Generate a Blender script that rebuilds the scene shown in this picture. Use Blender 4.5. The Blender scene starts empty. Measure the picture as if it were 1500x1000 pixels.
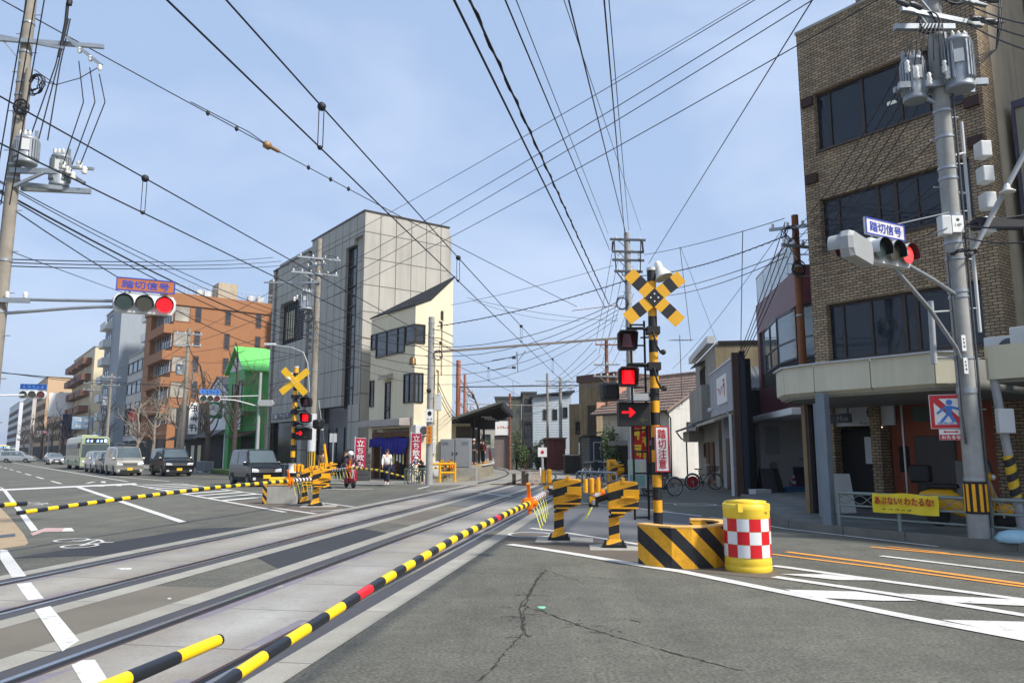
import bpy, math, random
from math import sin, cos, pi, atan2, sqrt, radians
from mathutils import Vector as V, Matrix as MX
random.seed(7)
SC = bpy.context.scene
COL = SC.collection
# ---------------------------------------------------------------- frames
F = 1100.0; PITCH = math.atan(162 / F); CH = 1.6
CA, SA = .803 / sqrt(.803**2 + .596**2), .596 / sqrt(.803**2 + .596**2)
PHI = atan2(SA, CA)                      # local x = into the block, local y = along the main road
TS = .163; TH = -math.atan(TS)           # the tram tracks run along (TS, 1)
def W(a, b, z=0.0): return V((CA * a - SA * b, SA * a + CA * b, z))
def ray(u, v):
    x = (u - 750) / F; y = (500 - v) / F
    return V((x, cos(PITCH) - y * sin(PITCH), sin(PITCH) + y * cos(PITCH)))
def at(u, v, Y):                         # point seen at (u, v) and Y metres away
    r = ray(u, v); s = Y / r.y
    return V((r.x * s, Y, CH + r.z * s))
def gp(u, v, z=0.0):                     # point on the ground seen at (u, v)
    r = ray(u, v); s = (z - CH) / r.z
    return V((r.x * s, r.y * s, z))
# ---------------------------------------------------------------- objects
def tag(o, label=None, cat=None, group=None, kind=None):
    if label: o['label'] = label
    if cat: o['category'] = cat
    if group: o['group'] = group
    if kind: o['kind'] = kind
    return o
def thing(name, label, cat, loc=(0, 0, 0), rz=0.0, group=None):
    o = bpy.data.objects.new(name, None); COL.objects.link(o)
    o.location = loc; o.rotation_euler = (0, 0, rz); o.empty_display_size = .2
    return tag(o, label, cat, group)
def dup(root, loc=None, rz=None, label=None, group=None):
    r = root.copy(); COL.objects.link(r)
    if loc is not None: r.location = loc
    if rz is not None: r.rotation_euler = (0, 0, rz)
    if label: r['label'] = label
    if group: r['group'] = group
    for ch in list(root.children):
        c = ch.copy(); COL.objects.link(c); c.parent = r
        for g in list(ch.children):
            d = g.copy(); COL.objects.link(d); d.parent = c
    return r
class MB:
    def __init__(s): s.v = []; s.f = []; s.m = []; s.sm = []; s.xf = None
    def _a(s, vs, fs, mi, smooth=False):
        n = len(s.v)
        s.v += [s.xf @ V(p) for p in vs] if s.xf else [V(p) for p in vs]
        for f in fs: s.f.append([n + i for i in f]); s.m.append(mi); s.sm.append(smooth)
        return s
    def box(s, x0, x1, y0, y1, z0, z1, mi=0):
        vs = [(x, y, z) for z in (z0, z1) for x, y in ((x0, y0), (x1, y0), (x1, y1), (x0, y1))]
        return s._a(vs, [(3, 2, 1, 0), (4, 5, 6, 7), (0, 1, 5, 4), (1, 2, 6, 5), (2, 3, 7, 6), (3, 0, 4, 7)], mi)
    def cyl(s, p0, p1, r0, r1=None, n=12, mi=0, caps=True, smooth=True):
        p0 = V(p0); p1 = V(p1); r1 = r0 if r1 is None else r1
        d = (p1 - p0).normalized(); u = d.orthogonal().normalized(); w = d.cross(u)
        vs = []
        for p, r in ((p0, r0), (p1, r1)):
            for i in range(n):
                t = 2 * pi * i / n + pi / n; vs.append(p + u * r * cos(t) + w * r * sin(t))
        s._a(vs, [(i, (i + 1) % n, n + (i + 1) % n, n + i) for i in range(n)], mi, smooth)
        if caps:
            s._a(vs[:n], [tuple(range(n - 1, -1, -1))], mi); s._a(vs[n:], [tuple(range(n))], mi)
        return s
    def tube(s, pts, r, n=6, mi=0, caps=True, smooth=True):
        pts = [V(p) for p in pts]; rs = r if isinstance(r, (list, tuple)) else [r] * len(pts)
        u = None; vs = []
        for i, p in enumerate(pts):
            d = (pts[min(i + 1, len(pts) - 1)] - pts[max(i - 1, 0)]).normalized()
            if u is None: u = d.orthogonal().normalized()
            else:
                u = u - d * u.dot(d)
                u = d.orthogonal().normalized() if u.length < 1e-5 else u.normalized()
            w = d.cross(u)
            for k in range(n):
                t = 2 * pi * k / n; vs.append(p + (u * cos(t) + w * sin(t)) * rs[i])
        fs = [(i * n + k, i * n + (k + 1) % n, (i + 1) * n + (k + 1) % n, (i + 1) * n + k) for i in range(len(pts) - 1) for k in range(n)]
        s._a(vs, fs, mi, smooth)
        if caps: s._a(vs[:n], [tuple(range(n - 1, -1, -1))], mi); s._a(vs[-n:], [tuple(range(n))], mi)
        return s
    def lathe(s, prof, c=(0, 0, 0), n=20, mi=0, smooth=True, axis=None):
        vs = []; m = len(prof)
        rot = V((0, 0, 1)).rotation_difference(V(axis)).to_matrix() if axis is not None else None
        for r, z in prof:
            for k in range(n):
                t = 2 * pi * k / n; p = V((r * cos(t), r * sin(t), z))
                vs.append((rot @ p if rot else p) + V(c))
        s._a(vs, [(i * n + k, i * n + (k + 1) % n, (i + 1) * n + (k + 1) % n, (i + 1) * n + k) for i in range(m - 1) for k in range(n)], mi, smooth)
        if prof[0][0] > 1e-4: s._a(vs[:n], [tuple(range(n - 1, -1, -1))], mi)
        if prof[-1][0] > 1e-4: s._a(vs[-n:], [tuple(range(n))], mi)
        return s
    def poly(s, pts, mi=0): return s._a(pts, [tuple(range(len(pts)))], mi)
    def prism(s, pts, d, mi=0):           # closed polygon pushed along vector d
        n = len(pts); a = [V(p) for p in pts]; b = [p + V(d) for p in a]
        return s._a(a + b, [tuple(range(n - 1, -1, -1)), tuple(range(n, 2 * n))] + [(i, (i + 1) % n, n + (i + 1) % n, n + i) for i in range(n)], mi)
    def bar(s, p0, p1, w, h=None, mi=0, up=(0, 0, 1)):   # rectangular bar from p0 to p1
        p0 = V(p0); p1 = V(p1); h = w if h is None else h
        d = (p1 - p0).normalized(); up = V(up)
        if abs(d.dot(up)) > .98: up = V((1, 0, 0))
        x = d.cross(up).normalized() * w / 2; y = x.cross(d).normalized() * h / 2
        q = [-x - y, x - y, x + y, -x + y]
        return s.prism([p0 + k for k in q], p1 - p0, mi)
    def ball(s, c, r, nu=12, nv=8, mi=0, smooth=True):
        r = (r, r, r) if not isinstance(r, (tuple, list)) else r; c = V(c); vs = []; fs = []
        for j in range(nv + 1):
            f = pi * j / nv
            for i in range(nu):
                t = 2 * pi * i / nu; vs.append(c + V((r[0] * sin(f) * cos(t), r[1] * sin(f) * sin(t), r[2] * cos(f))))
        for j in range(nv):
            for i in range(nu):
                a, b = j * nu + i, j * nu + (i + 1) % nu
                if j == 0: fs.append((a, a + nu, b + nu))
                elif j == nv - 1: fs.append((a, a + nu, b))
                else: fs.append((a, a + nu, b + nu, b))
        return s._a(vs, fs, mi, smooth)
    def loft(s, secs, mi=0, smooth=True, caps=True, closed=True):
        n = len(secs[0]); vs = [p for q in secs for p in q]
        rng = n if closed else n - 1
        s._a(vs, [(i * n + k, i * n + (k + 1) % n, (i + 1) * n + (k + 1) % n, (i + 1) * n + k) for i in range(len(secs) - 1) for k in range(rng)], mi, smooth)
        if caps: s._a(secs[0], [tuple(range(n - 1, -1, -1))], mi); s._a(secs[-1], [tuple(range(n))], mi)
        return s
    def build(s, name, mats, parent=None, loc=None, rz=None, bev=0, kind=None, sub=0):
        me = bpy.data.meshes.new(name)
        v = s.v
        me.from_pydata([tuple(p) for p in v], [], s.f)
        mats = mats if isinstance(mats, (list, tuple)) else [mats]
        for m in mats: me.materials.append(m)
        me.polygons.foreach_set('material_index', s.m)
        me.polygons.foreach_set('use_smooth', s.sm)
        me.update()
        o = bpy.data.objects.new(name, me); COL.objects.link(o)
        if parent: o.parent = parent
        if loc is not None: o.location = loc
        if rz is not None: o.rotation_euler = (0, 0, rz)
        if kind: o['kind'] = kind
        if bev:
            b = o.modifiers.new('bevel', 'BEVEL'); b.width = bev; b.segments = 2; b.limit_method = 'ANGLE'; b.angle_limit = radians(40); b.harden_normals = False
        if sub:
            b = o.modifiers.new('sub', 'SUBSURF'); b.levels = b.render_levels = sub
        return o
def box(name, mats, parent, x0, x1, y0, y1, z0, z1, bev=0): return MB().box(x0, x1, y0, y1, z0, z1).build(name, mats, parent, bev=bev)
# flat text standing in the local XZ plane facing -Y, fitted into w x h centred on c (rotation rz about Z)
_tc = {}
def text_polys(s, ls=1.0):
    if (s, ls) not in _tc and set(s) <= set('#\n'):     # characters too blurred to read: a few strokes each
        rk = random.Random(len(s) * 7 + len(_tc)); vs = []; fs = []
        for r, row in enumerate(s.split('\n')):
            for c in range(len(row)):
                for k in range(5):
                    h = k % 2 == 0; x = c * 1.1 + (rk.uniform(.02, .2) if h else rk.uniform(.2, .75)); y = -r * 1.15 + (rk.uniform(.1, .85) if h else rk.uniform(0, .25)); w_, h_ = (rk.uniform(.5, .75), .11) if h else (.12, rk.uniform(.5, .75))
                    n = len(vs); z = len(vs) * 0; vs += [V((x, y, z)), V((x + w_, y, z)), V((x + w_, y + h_, z)), V((x, y + h_, z))]; fs.append((n, n + 1, n + 2, n + 3))
        _tc[(s, ls)] = (vs, fs)
    if (s, ls) not in _tc:
        cu = bpy.data.curves.new('t', 'FONT'); cu.body = s; cu.align_x = 'CENTER'; cu.space_line = ls; cu.resolution_u = 2
        o = bpy.data.objects.new('t', cu); COL.objects.link(o)
        dg = bpy.context.evaluated_depsgraph_get(); dg.update()
        me = bpy.data.meshes.new_from_object(o.evaluated_get(dg))
        _tc[(s, ls)] = ([v.co.copy() for v in me.vertices], [tuple(p.vertices) for p in me.polygons])
        bpy.data.objects.remove(o); bpy.data.curves.remove(cu); bpy.data.meshes.remove(me)
    return _tc[(s, ls)]
def add_text(mb, s, c, w, h, mx=None, mi=0, ls=1.0, bold=0.0):
    vs, fs = text_polys(s, ls)
    if not vs: return mb
    x0 = min(v.x for v in vs); x1 = max(v.x for v in vs); y0 = min(v.y for v in vs); y1 = max(v.y for v in vs)
    kx = w / max(x1 - x0, 1e-4); ky = h / max(y1 - y0, 1e-4)
    for dx, dz, dy in ([(0, 0, 0)] if not bold else [(-bold, 0, 0), (bold, 0, -.0004), (0, bold, -.0008), (0, -bold, -.0012)]):
        P = [V(((v.x - (x0 + x1) / 2) * kx + dx, dy - (.00012 * (i // 4 % 9) if '#' in s else 0), (v.y - (y0 + y1) / 2) * ky + dz)) for i, v in enumerate(vs)]
        P = [(mx @ p if mx else p) + V(c) for p in P]
        mb._a(P, fs, mi)
    return mb
# ---------------------------------------------------------------- materials
class NT:
    def __init__(s, name):
        s.m = bpy.data.materials.new(name); s.m.use_nodes = True; s.t = s.m.node_tree; s.n = s.t.nodes; s.l = s.t.links
        s.b = s.n['Principled BSDF']
    def add(s, ty, **k):
        n = s.n.new(ty)
        for a, b in k.items():
            if a.startswith('i_'): n.inputs[a[2:].replace('_', ' ')].default_value = b
            else: setattr(n, a, b)
        return n
    def co(s, out='Object'): return s.add('ShaderNodeTexCoord').outputs[out]
    def lk(s, a, b): s.l.new(a, b)
    def noise(s, sc, det=4, rough=.55, vec=None, dist=0):
        n = s.add('ShaderNodeTexNoise'); n.inputs['Scale'].default_value = sc; n.inputs['Detail'].default_value = det; n.inputs['Roughness'].default_value = rough; n.inputs['Distortion'].default_value = dist
        s.lk(vec if vec is not None else s.co(), n.inputs['Vector']); return n.outputs['Fac']
    def ramp(s, fac, stops):
        r = s.add('ShaderNodeValToRGB'); e = r.color_ramp.elements
        e[0].position, e[0].color = stops[0][0], c4(stops[0][1]); e[1].position, e[1].color = stops[-1][0], c4(stops[-1][1])
        for p, c in stops[1:-1]: q = e.new(p); q.color = c4(c)
        s.lk(fac, r.inputs['Fac']); return r.outputs['Color']
    def math(s, op, a, b=None, clamp=False):
        n = s.add('ShaderNodeMath', operation=op, use_clamp=clamp)
        for i, x in enumerate((a, b)):
            if x is None: continue
            if isinstance(x, (int, float)): n.inputs[i].default_value = x
            else: s.lk(x, n.inputs[i])
        return n.outputs[0]
    def mix(s, f, a, b, mode='MIX'):
        n = s.add('ShaderNodeMix', data_type='RGBA', blend_type=mode)
        for k, x in ((0, f), (6, a), (7, b)):
            if isinstance(x, (int, float)): n.inputs[k].default_value = x
            elif isinstance(x, (tuple, list)): n.inputs[k].default_value = c4(x)
            else: s.lk(x, n.inputs[k])
        return n.outputs[2]
    def col(s, c):
        if isinstance(c, (tuple, list)): s.b.inputs['Base Color'].default_value = c4(c)
        else: s.lk(c, s.b.inputs['Base Color'])
    def set(s, **k):
        for a, b in k.items(): s.b.inputs[a.replace('_', ' ')].default_value = b
        return s
    def bump(s, h, st=.3, d=.01):
        n = s.add('ShaderNodeBump'); n.inputs['Strength'].default_value = st; n.inputs['Distance'].default_value = d
        s.lk(h, n.inputs['Height']); s.lk(n.outputs[0], s.b.inputs['Normal'])
    def vary(s, base, amt, sc, det=5):
        f = s.noise(sc, det)
        lo = 1 - amt; hi = 1 + amt
        r = s.ramp(f, [(.25, (lo, lo, lo)), (.75, (hi, hi, hi))])
        return s.mix(1.0, base, r, 'MULTIPLY')
def c4(c): return (c[0], c[1], c[2], 1.0)
_mc = {}
def hexc(h):
    def f(x): x /= 255; return x / 12.92 if x < .04045 else ((x + .055) / 1.055) ** 2.4
    return tuple(f(int(h[i:i + 2], 16)) for i in (0, 2, 4))
def mat(name, col, rough=.6, metal=0.0, var=.12, sc=3.0, bump=0.0, bsc=60, streak=0.0):
    if name in _mc: return _mc[name]
    if isinstance(col, str): col = hexc(col)
    t = NT(name); t.set(Roughness=rough, Metallic=metal)
    c = t.vary(col, var, sc) if var else None
    if streak:                          # rain streaks: noise stretched along z
        mp = t.add('ShaderNodeMapping'); mp.inputs['Scale'].default_value = (2.2, 2.2, .12); t.lk(t.co(), mp.inputs['Vector'])
        f = t.noise(1.6, 5, .65, mp.outputs[0]); lo = 1 - streak
        r = t.ramp(f, [(.3, (lo, lo, lo * .97)), (.62, (1, 1, 1))]); c = t.mix(1.0, c if c is not None else col, r, 'MULTIPLY')
    t.col(c if c is not None else col)
    if bump: t.bump(t.noise(bsc, 3), bump, .01)
    _mc[name] = t.m; return t.m
def emit(name, col, st=1):
    if name in _mc: return _mc[name]
    t = NT(name); t.col(col); t.set(Roughness=.3); t.b.inputs['Emission Color'].default_value = c4(col); t.b.inputs['Emission Strength'].default_value = st
    _mc[name] = t.m; return t.m
def stripes(name, A, B, vec, period, off=0.0, duty=.5, rough=.4, wear=.12):
    t = NT(name); t.set(Roughness=rough)
    d = t.add('ShaderNodeVectorMath', operation='DOT_PRODUCT'); t.lk(t.co(), d.inputs[0]); d.inputs[1].default_value = vec
    f = t.math('FRACT', t.math('ADD', t.math('DIVIDE', d.outputs['Value'], period), off))
    g = t.math('GREATER_THAN', f, duty)
    c = t.mix(g, hexc(A) if isinstance(A, str) else A, hexc(B) if isinstance(B, str) else B)
    n = t.noise(9, 6, .75); r = t.ramp(n, [(.3, (1 - wear * 2.4,) * 3), (.6, (1, 1, 1))])
    c = t.mix(1.0, c, r, 'MULTIPLY')
    c = t.mix(t.ramp(t.noise(22, 6, .8), [(.66, (0, 0, 0)), (.70, (.75, .75, .75))]), c, hexc('6B5A48'))
    t.col(c); t.lk(t.ramp(n, [(.3, (.75, .75, .75)), (.7, (rough, rough, rough))]), t.b.inputs['Roughness']); t.bump(t.noise(30, 4), .12, .01); return t.m
def tiles(name, col, joint, sx, sz, off=0.0, w=.012, var=.08, rough=.6, streak=.12, row=.0):
    # grid of panels or bricks on upright faces; (x + y, z) of the object spans the wall
    t = NT(name); t.set(Roughness=rough)
    sp = t.add('ShaderNodeSeparateXYZ'); t.lk(t.co(), sp.inputs[0])
    cm = t.add('ShaderNodeCombineXYZ'); t.lk(t.math('ADD', sp.outputs[0], sp.outputs[1]), cm.inputs[0]); t.lk(sp.outputs[2], cm.inputs[1])
    b = t.add('ShaderNodeTexBrick', offset=off); t.lk(cm.outputs[0], b.inputs['Vector'])
    col = hexc(col) if isinstance(col, str) else col; joint = hexc(joint) if isinstance(joint, str) else joint
    b.inputs['Color1'].default_value = c4([x * (1 - var) for x in col]); b.inputs['Color2'].default_value = c4([x * (1 + var) for x in col]); b.inputs['Mortar'].default_value = c4(joint)
    b.inputs['Scale'].default_value = 1; b.inputs['Brick Width'].default_value = sx; b.inputs['Row Height'].default_value = sz; b.inputs['Mortar Size'].default_value = w; b.inputs['Mortar Smooth'].default_value = .2
    c = t.vary(b.outputs['Color'], .10, .5)
    mp = t.add('ShaderNodeMapping'); mp.inputs['Scale'].default_value = (1.6, 1.6, .1); t.lk(t.co(), mp.inputs['Vector'])
    r = t.ramp(t.noise(1.5, 5, .65, mp.outputs[0]), [(.3, (1 - streak,) * 3), (.65, (1, 1, 1))])
    t.col(t.mix(1.0, c, r, 'MULTIPLY')); t.bump(b.outputs['Fac'], -.4, .02); return t.m
def ribs(name, col, period, vec=(1, 1, 0), rough=.5, metal=0.0, var=.12, st=.6, streak=.15):
    t = NT(name); t.set(Roughness=rough, Metallic=metal)
    col = hexc(col) if isinstance(col, str) else col
    d = t.add('ShaderNodeVectorMath', operation='DOT_PRODUCT'); t.lk(t.co(), d.inputs[0]); d.inputs[1].default_value = vec
    w = t.math('SINE', t.math('MULTIPLY', d.outputs['Value'], 2 * pi / period))
    c = t.vary(col, var, 1.3)
    mp = t.add('ShaderNodeMapping'); mp.inputs['Scale'].default_value = (2, 2, .12); t.lk(t.co(), mp.inputs['Vector'])
    r = t.ramp(t.noise(1.5, 5, .65, mp.outputs[0]), [(.3, (1 - streak,) * 3), (.65, (1, 1, 1))])
    t.col(t.mix(1.0, c, r, 'MULTIPLY')); t.bump(w, st, .03); return t.m
def glass(name, col=(.02, .025, .03), rough=.04, var=.5):
    t = NT(name); t.set(Roughness=rough); t.b.inputs['Specular IOR Level'].default_value = .8
    t.col(t.vary(col, var, .7, 3)); return t.m
# ================================================================ camera, sky, sun
cam = bpy.data.cameras.new('camera'); co = bpy.data.objects.new('camera', cam); COL.objects.link(co); SC.camera = co
cam.sensor_width = 36; cam.lens = 36 * F / 1500; cam.clip_end = 6000; cam.clip_start = .05
co.location = (0, 0, CH); co.rotation_euler = (pi / 2 + PITCH, 0, 0)
SUN_EL = radians(44); SDIR = V((.84, -.54, 0)).normalized()
wd = bpy.data.worlds.new('World'); SC.world = wd; wd.use_nodes = True
wn = wd.node_tree.nodes; wl = wd.node_tree.links; bg = wn['Background']
sky = wn.new('ShaderNodeTexSky'); sky.sky_type = 'NISHITA'; sky.sun_disc = False; sky.sun_elevation = SUN_EL
sky.sun_rotation = atan2(SDIR.x, SDIR.y); sky.air_density = 1.0; sky.dust_density = 2.2; sky.ozone_density = 1.5; sky.altitude = 50
tc = wn.new('ShaderNodeTexCoord')
mp = wn.new('ShaderNodeMapping'); mp.inputs['Scale'].default_value = (1.0, 1.0, 2.2); wl.new(tc.outputs['Generated'], mp.inputs['Vector'])
ns = wn.new('ShaderNodeTexNoise'); ns.inputs['Scale'].default_value = 3.1; ns.inputs['Detail'].default_value = 6; ns.inputs['Roughness'].default_value = .5; ns.inputs['Distortion'].default_value = .3
wl.new(mp.outputs[0], ns.inputs['Vector'])
cr = wn.new('ShaderNodeValToRGB'); cr.color_ramp.elements[0].position = .42; cr.color_ramp.elements[0].color = (.0, .0, .0, 1); cr.color_ramp.elements[1].position = .78; cr.color_ramp.elements[1].color = (.5, .5, .5, 1)
wl.new(ns.outputs['Fac'], cr.inputs['Fac'])
# thin even overcast: the clear sky seen through a pale veil
vl = wn.new('ShaderNodeMix'); vl.data_type = 'RGBA'; vl.inputs[0].default_value = .62; vl.inputs[7].default_value = (5.6, 7.55, 11.1, 1); wl.new(sky.outputs[0], vl.inputs[6])
cl = wn.new('ShaderNodeMix'); cl.data_type = 'RGBA'; cl.inputs[7].default_value = (8.6, 9.6, 11.6, 1); wl.new(cr.outputs[0], cl.inputs[0]); wl.new(vl.outputs[2], cl.inputs[6])
wl.new(cl.outputs[2], bg.inputs['Color']); bg.inputs['Strength'].default_value = .086
sl = bpy.data.lights.new('sun', 'SUN'); sl.energy = 4.8; sl.angle = radians(8); sl.color = (1, .94, .86)
so = bpy.data.objects.new('sun', sl); COL.objects.link(so)
so.rotation_euler = V((SDIR.x * cos(SUN_EL), SDIR.y * cos(SUN_EL), sin(SUN_EL))).to_track_quat('Z', 'Y').to_euler()
SC.view_settings.view_transform = 'Standard'; SC.view_settings.look = 'None'; SC.view_settings.exposure = .3; SC.view_settings.gamma = 1
# ================================================================ shared materials
YEL = '#E9AE12'.strip('#'); BLK = '17181A'
m_blk = mat('black_paint', '1B1C1F', .45, var=.2)
m_yel = mat('safety_yellow', 'E8A508', .42, var=.1, sc=6)
m_lyel = mat('lemon_yellow', 'EFC62A', .45, var=.08)
m_org = mat('orange_plastic', 'EE7A0C', .45)
m_wht = mat('white_paint', 'E4E4E0', .5, var=.06)
m_red = mat('red_paint', 'C0202A', .45)
m_steel = mat('galvanised_steel', '9CA2A6', .42, .55, .15, 8)
m_dsteel = mat('dark_steel', '4B4E52', .45, .4, .2, 6)
m_conc = mat('concrete', 'A7A49B', .85, var=.2, sc=2.5, bump=.25, streak=.2)
m_pole = mat('spun_concrete', '9A9A97', .8, var=.16, sc=4, bump=.15, streak=.18)
m_polew = mat('weathered_pole', '8F887D', .85, var=.2, sc=4, bump=.2, streak=.2)
m_rust = mat('rusted_steel', '7E5440', .8, .1, .35, 6, .2)
m_wood = mat('brown_wood', '6A4630', .75, 0, .25, 4, .2, streak=.2)
m_cable = mat('cable_rubber', '1C1E26', .6, var=.1)
m_porc = mat('porcelain', 'DAD9D2', .25, var=.05)
m_grey = mat('grey_paint', '9A9D9E', .5, var=.08)
m_lgrey = mat('light_grey_paint', 'C3C6C5', .5, var=.06)
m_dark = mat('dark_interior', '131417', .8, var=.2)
m_glass = glass('window_glass')
m_glassb = glass('pale_window_glass', (.09, .115, .13), .06)
m_frame = mat('bronze_frame', '3A342F', .4, .4)
m_alum = mat('aluminium', 'B6B9BA', .35, .6, .06)
m_black = mat('matt_black', '0E0F11', .6, var=.1)
m_rubber = mat('tyre_rubber', '1A1A1B', .85, var=.15)
m_skin = mat('skin', 'CC9B7E', .55, var=.04)
m_hair = mat('black_hair', '17130F', .5, var=.1)
m_leaf = mat('leaf_green', '3E5526', .6, var=.4, sc=9)
# ================================================================ ground, tracks, markings
def struct(mb, name, m, **k): return mb.build(name, m, kind='structure', **k)
t = NT('asphalt'); t.set(Roughness=.88)
c = t.vary(t.vary(hexc('63625A'), .35, 130, 2), .6, 34, 3)
c = t.mix(1.0, c, t.ramp(t.noise(1.1, 6, .6), [(.3, (.78, .78, .77)), (.7, (1.14, 1.14, 1.12))]), 'MULTIPLY')
c = t.mix(1.0, c, t.ramp(t.noise(6, 6, .7), [(.32, (.8, .8, .79)), (.5, (1, 1, 1)), (.72, (1.12, 1.12, 1.1))]), 'MULTIPLY')
c = t.mix(1.0, c, t.ramp(t.noise(.12, 4, .6), [(.35, (.86, .88, .9)), (.65, (1.06, 1.05, 1.02))]), 'MULTIPLY')
v = t.add('ShaderNodeTexVoronoi'); v.inputs['Scale'].default_value = 55; t.lk(t.co(), v.inputs['Vector'])
sp = t.ramp(v.outputs['Distance'], [(.0, (2.6, 2.6, 2.5)), (.2, (1, 1, 1))])
c = t.mix(t.ramp(t.noise(19, 2), [(.45, (.1, .1, .1)), (.6, (.8, .8, .8))]), c, t.mix(1.0, c, sp, 'MULTIPLY'))
# wheel wear along the main road, oil spots, fine cracks
mq = t.add('ShaderNodeMapping'); mq.inputs['Rotation'].default_value = (0, 0, -PHI); mq.inputs['Scale'].default_value = (1.1, .05, 1); t.lk(t.co(), mq.inputs['Vector'])
c = t.mix(1.0, c, t.ramp(t.noise(1, 4, .6, mq.outputs[0]), [(.32, (.84, .84, .85)), (.62, (1.1, 1.1, 1.08))]), 'MULTIPLY')
c = t.mix(t.ramp(t.noise(1.7, 5, .6), [(.66, (0, 0, 0)), (.74, (.4, .4, .4))]), c, hexc('3C3A36'))
vc = t.add('ShaderNodeTexVoronoi', feature='DISTANCE_TO_EDGE'); vc.inputs['Scale'].default_value = .28
wv = t.add('ShaderNodeVectorMath', operation='ADD'); nz = t.add('ShaderNodeTexNoise'); nz.inputs['Scale'].default_value = 2.2; nz.inputs['Detail'].default_value = 6; t.lk(t.co(), nz.inputs['Vector'])
sc_ = t.add('ShaderNodeVectorMath', operation='SCALE'); t.lk(nz.outputs['Color'], sc_.inputs[0]); sc_.inputs['Scale'].default_value = .9
t.lk(t.co(), wv.inputs[0]); t.lk(sc_.outputs[0], wv.inputs[1]); t.lk(wv.outputs[0], vc.inputs['Vector'])
ck = t.ramp(vc.outputs['Distance'], [(.0, (.5, .5, .5)), (.0045, (1, 1, 1))])
ck = t.mix(t.ramp(t.noise(.35, 2), [(.46, (1, 1, 1)), (.6, (0, 0, 0))]), ck, (1, 1, 1))
t.col(t.mix(1.0, c, ck, 'MULTIPLY')); t.bump(t.noise(140, 3, .7), .55, .012)
m_asph = t.m
def asphalt2(name, col, v=.1):
    t = NT(name); t.set(Roughness=.88)
    c = t.vary(hexc(col), .1, 240, 2); t.col(t.mix(1.0, c, t.ramp(t.noise(.9, 6, .62), [(.3, (1 - v,) * 3), (.7, (1 + v,) * 3)]), 'MULTIPLY'))
    t.bump(t.noise(140, 3, .7), .4, .01); return t.m
m_patch = asphalt2('new_asphalt', '303338'); m_worn = asphalt2('worn_asphalt', '6C665B', .14); m_isl = asphalt2('brown_asphalt', '61594F', .14)
m_patch2 = asphalt2('grey_asphalt', '646567', .1)
t = NT('road_paint'); t.set(Roughness=.7)
wr = t.ramp(t.noise(7, 9, .78), [(.32, (.5, .5, .48)), (.46, (1, 1, 1))])
t.col(t.vary(t.mix(1.0, hexc('CFCEC8'), wr, 'MULTIPLY'), .1, 1.1)); m_mark = t.m
m_omark = mat('orange_road_paint', 'E39A45', .7, var=.14, sc=8); m_pink = mat('pink_road_paint', 'B79A94', .8, var=.15, sc=6)
S_ = 3000
MB().poly([(-S_, -S_, 0), (S_, -S_, 0), (S_, S_, 0), (-S_, S_, 0)]).build('ground', m_asph, kind='structure')
# ---- track slabs (local frame along the tracks)
RAIL = [-7.72, -6.27, -4.425, -2.975]; Y0, Y1 = -14, 37.0
t = NT('track_slab'); t.set(Roughness=.8)
sx = t.add('ShaderNodeSeparateXYZ'); t.lk(t.co(), sx.inputs[0])
b = t.add('ShaderNodeTexBrick', offset=0); t.lk(t.co(), b.inputs['Vector'])
b.inputs['Color1'].default_value = c4(hexc('96948D')); b.inputs['Color2'].default_value = c4(hexc('9F9D96')); b.inputs['Mortar'].default_value = c4(hexc('6E6C69'))
b.inputs['Scale'].default_value = 1; b.inputs['Brick Width'].default_value = 40; b.inputs['Row Height'].default_value = 1.5; b.inputs['Mortar Size'].default_value = .012
c = t.vary(b.outputs['Color'], .16, 1.2, 7)
c = t.mix(1.0, c, t.ramp(t.noise(30, 3, .7), [(.3, (.86, .86, .86)), (.6, (1.04, 1.04, 1.04))]), 'MULTIPLY')
c = t.mix(1.0, c, t.ramp(t.noise(.35, 4), [(.4, (.9, .86, .8)), (.6, (1, 1, 1.02))]), 'MULTIPLY')
k = None
for x in RAIL:
    q = t.math('SUBTRACT', 1, t.math('DIVIDE', t.math('ABSOLUTE', t.math('SUBTRACT', sx.outputs[0], x)), .6), True); k = q if k is None else t.math('MAXIMUM', k, q)
c = t.mix(t.math('MULTIPLY', k, t.math('MULTIPLY', t.noise(3, 6, .7), .9)), c, hexc('5F5146'))
c = t.mix(t.ramp(t.noise(2.3, 6, .7), [(.58, (0, 0, 0)), (.72, (.45, .45, .45))]), c, hexc('6A665F'))
# steel edge plates, ragged, along the rails
def near(x, w):
    d = t.math('ABSOLUTE', t.math('SUBTRACT', sx.outputs[0], x))
    return t.math('LESS_THAN', d, t.math('ADD', w, t.math('MULTIPLY', t.math('GREATER_THAN', t.noise(1.3, 2), .52), .13)))
k = near(RAIL[0], .13)
for x in RAIL[1:]: k = t.math('MAXIMUM', k, near(x, .13))
c = t.mix(k, c, t.mix(t.noise(6, 4), hexc('6C686E'), hexc('85808A'))); t.col(c); t.bump(t.noise(45, 4, .7), .5, .012); m_slab = t.m
mb = MB()
for l, r in ((RAIL[0], RAIL[1]), (RAIL[2], RAIL[3])): mb.poly([(l + .11, Y0, .006), (r - .11, Y0, .006), (r - .11, Y1, .006), (l + .11, Y1, .006)])
struct(mb, 'track_slab', m_slab, rz=TH)
mb = MB()
for x, s in ((RAIL[0], -1), (RAIL[1], 1), (RAIL[2], -1), (RAIL[3], 1)):
    q = sorted((x + s * .22, x + s * .50)); mb.poly([(q[0], Y0, .0055), (q[1], Y0, .0055), (q[1], Y1, .0055), (q[0], Y1, .0055)])
m_strip = tiles('concrete_kerb_strip', 'ACA99F', '777570', 40, 40, var=.05)
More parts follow.
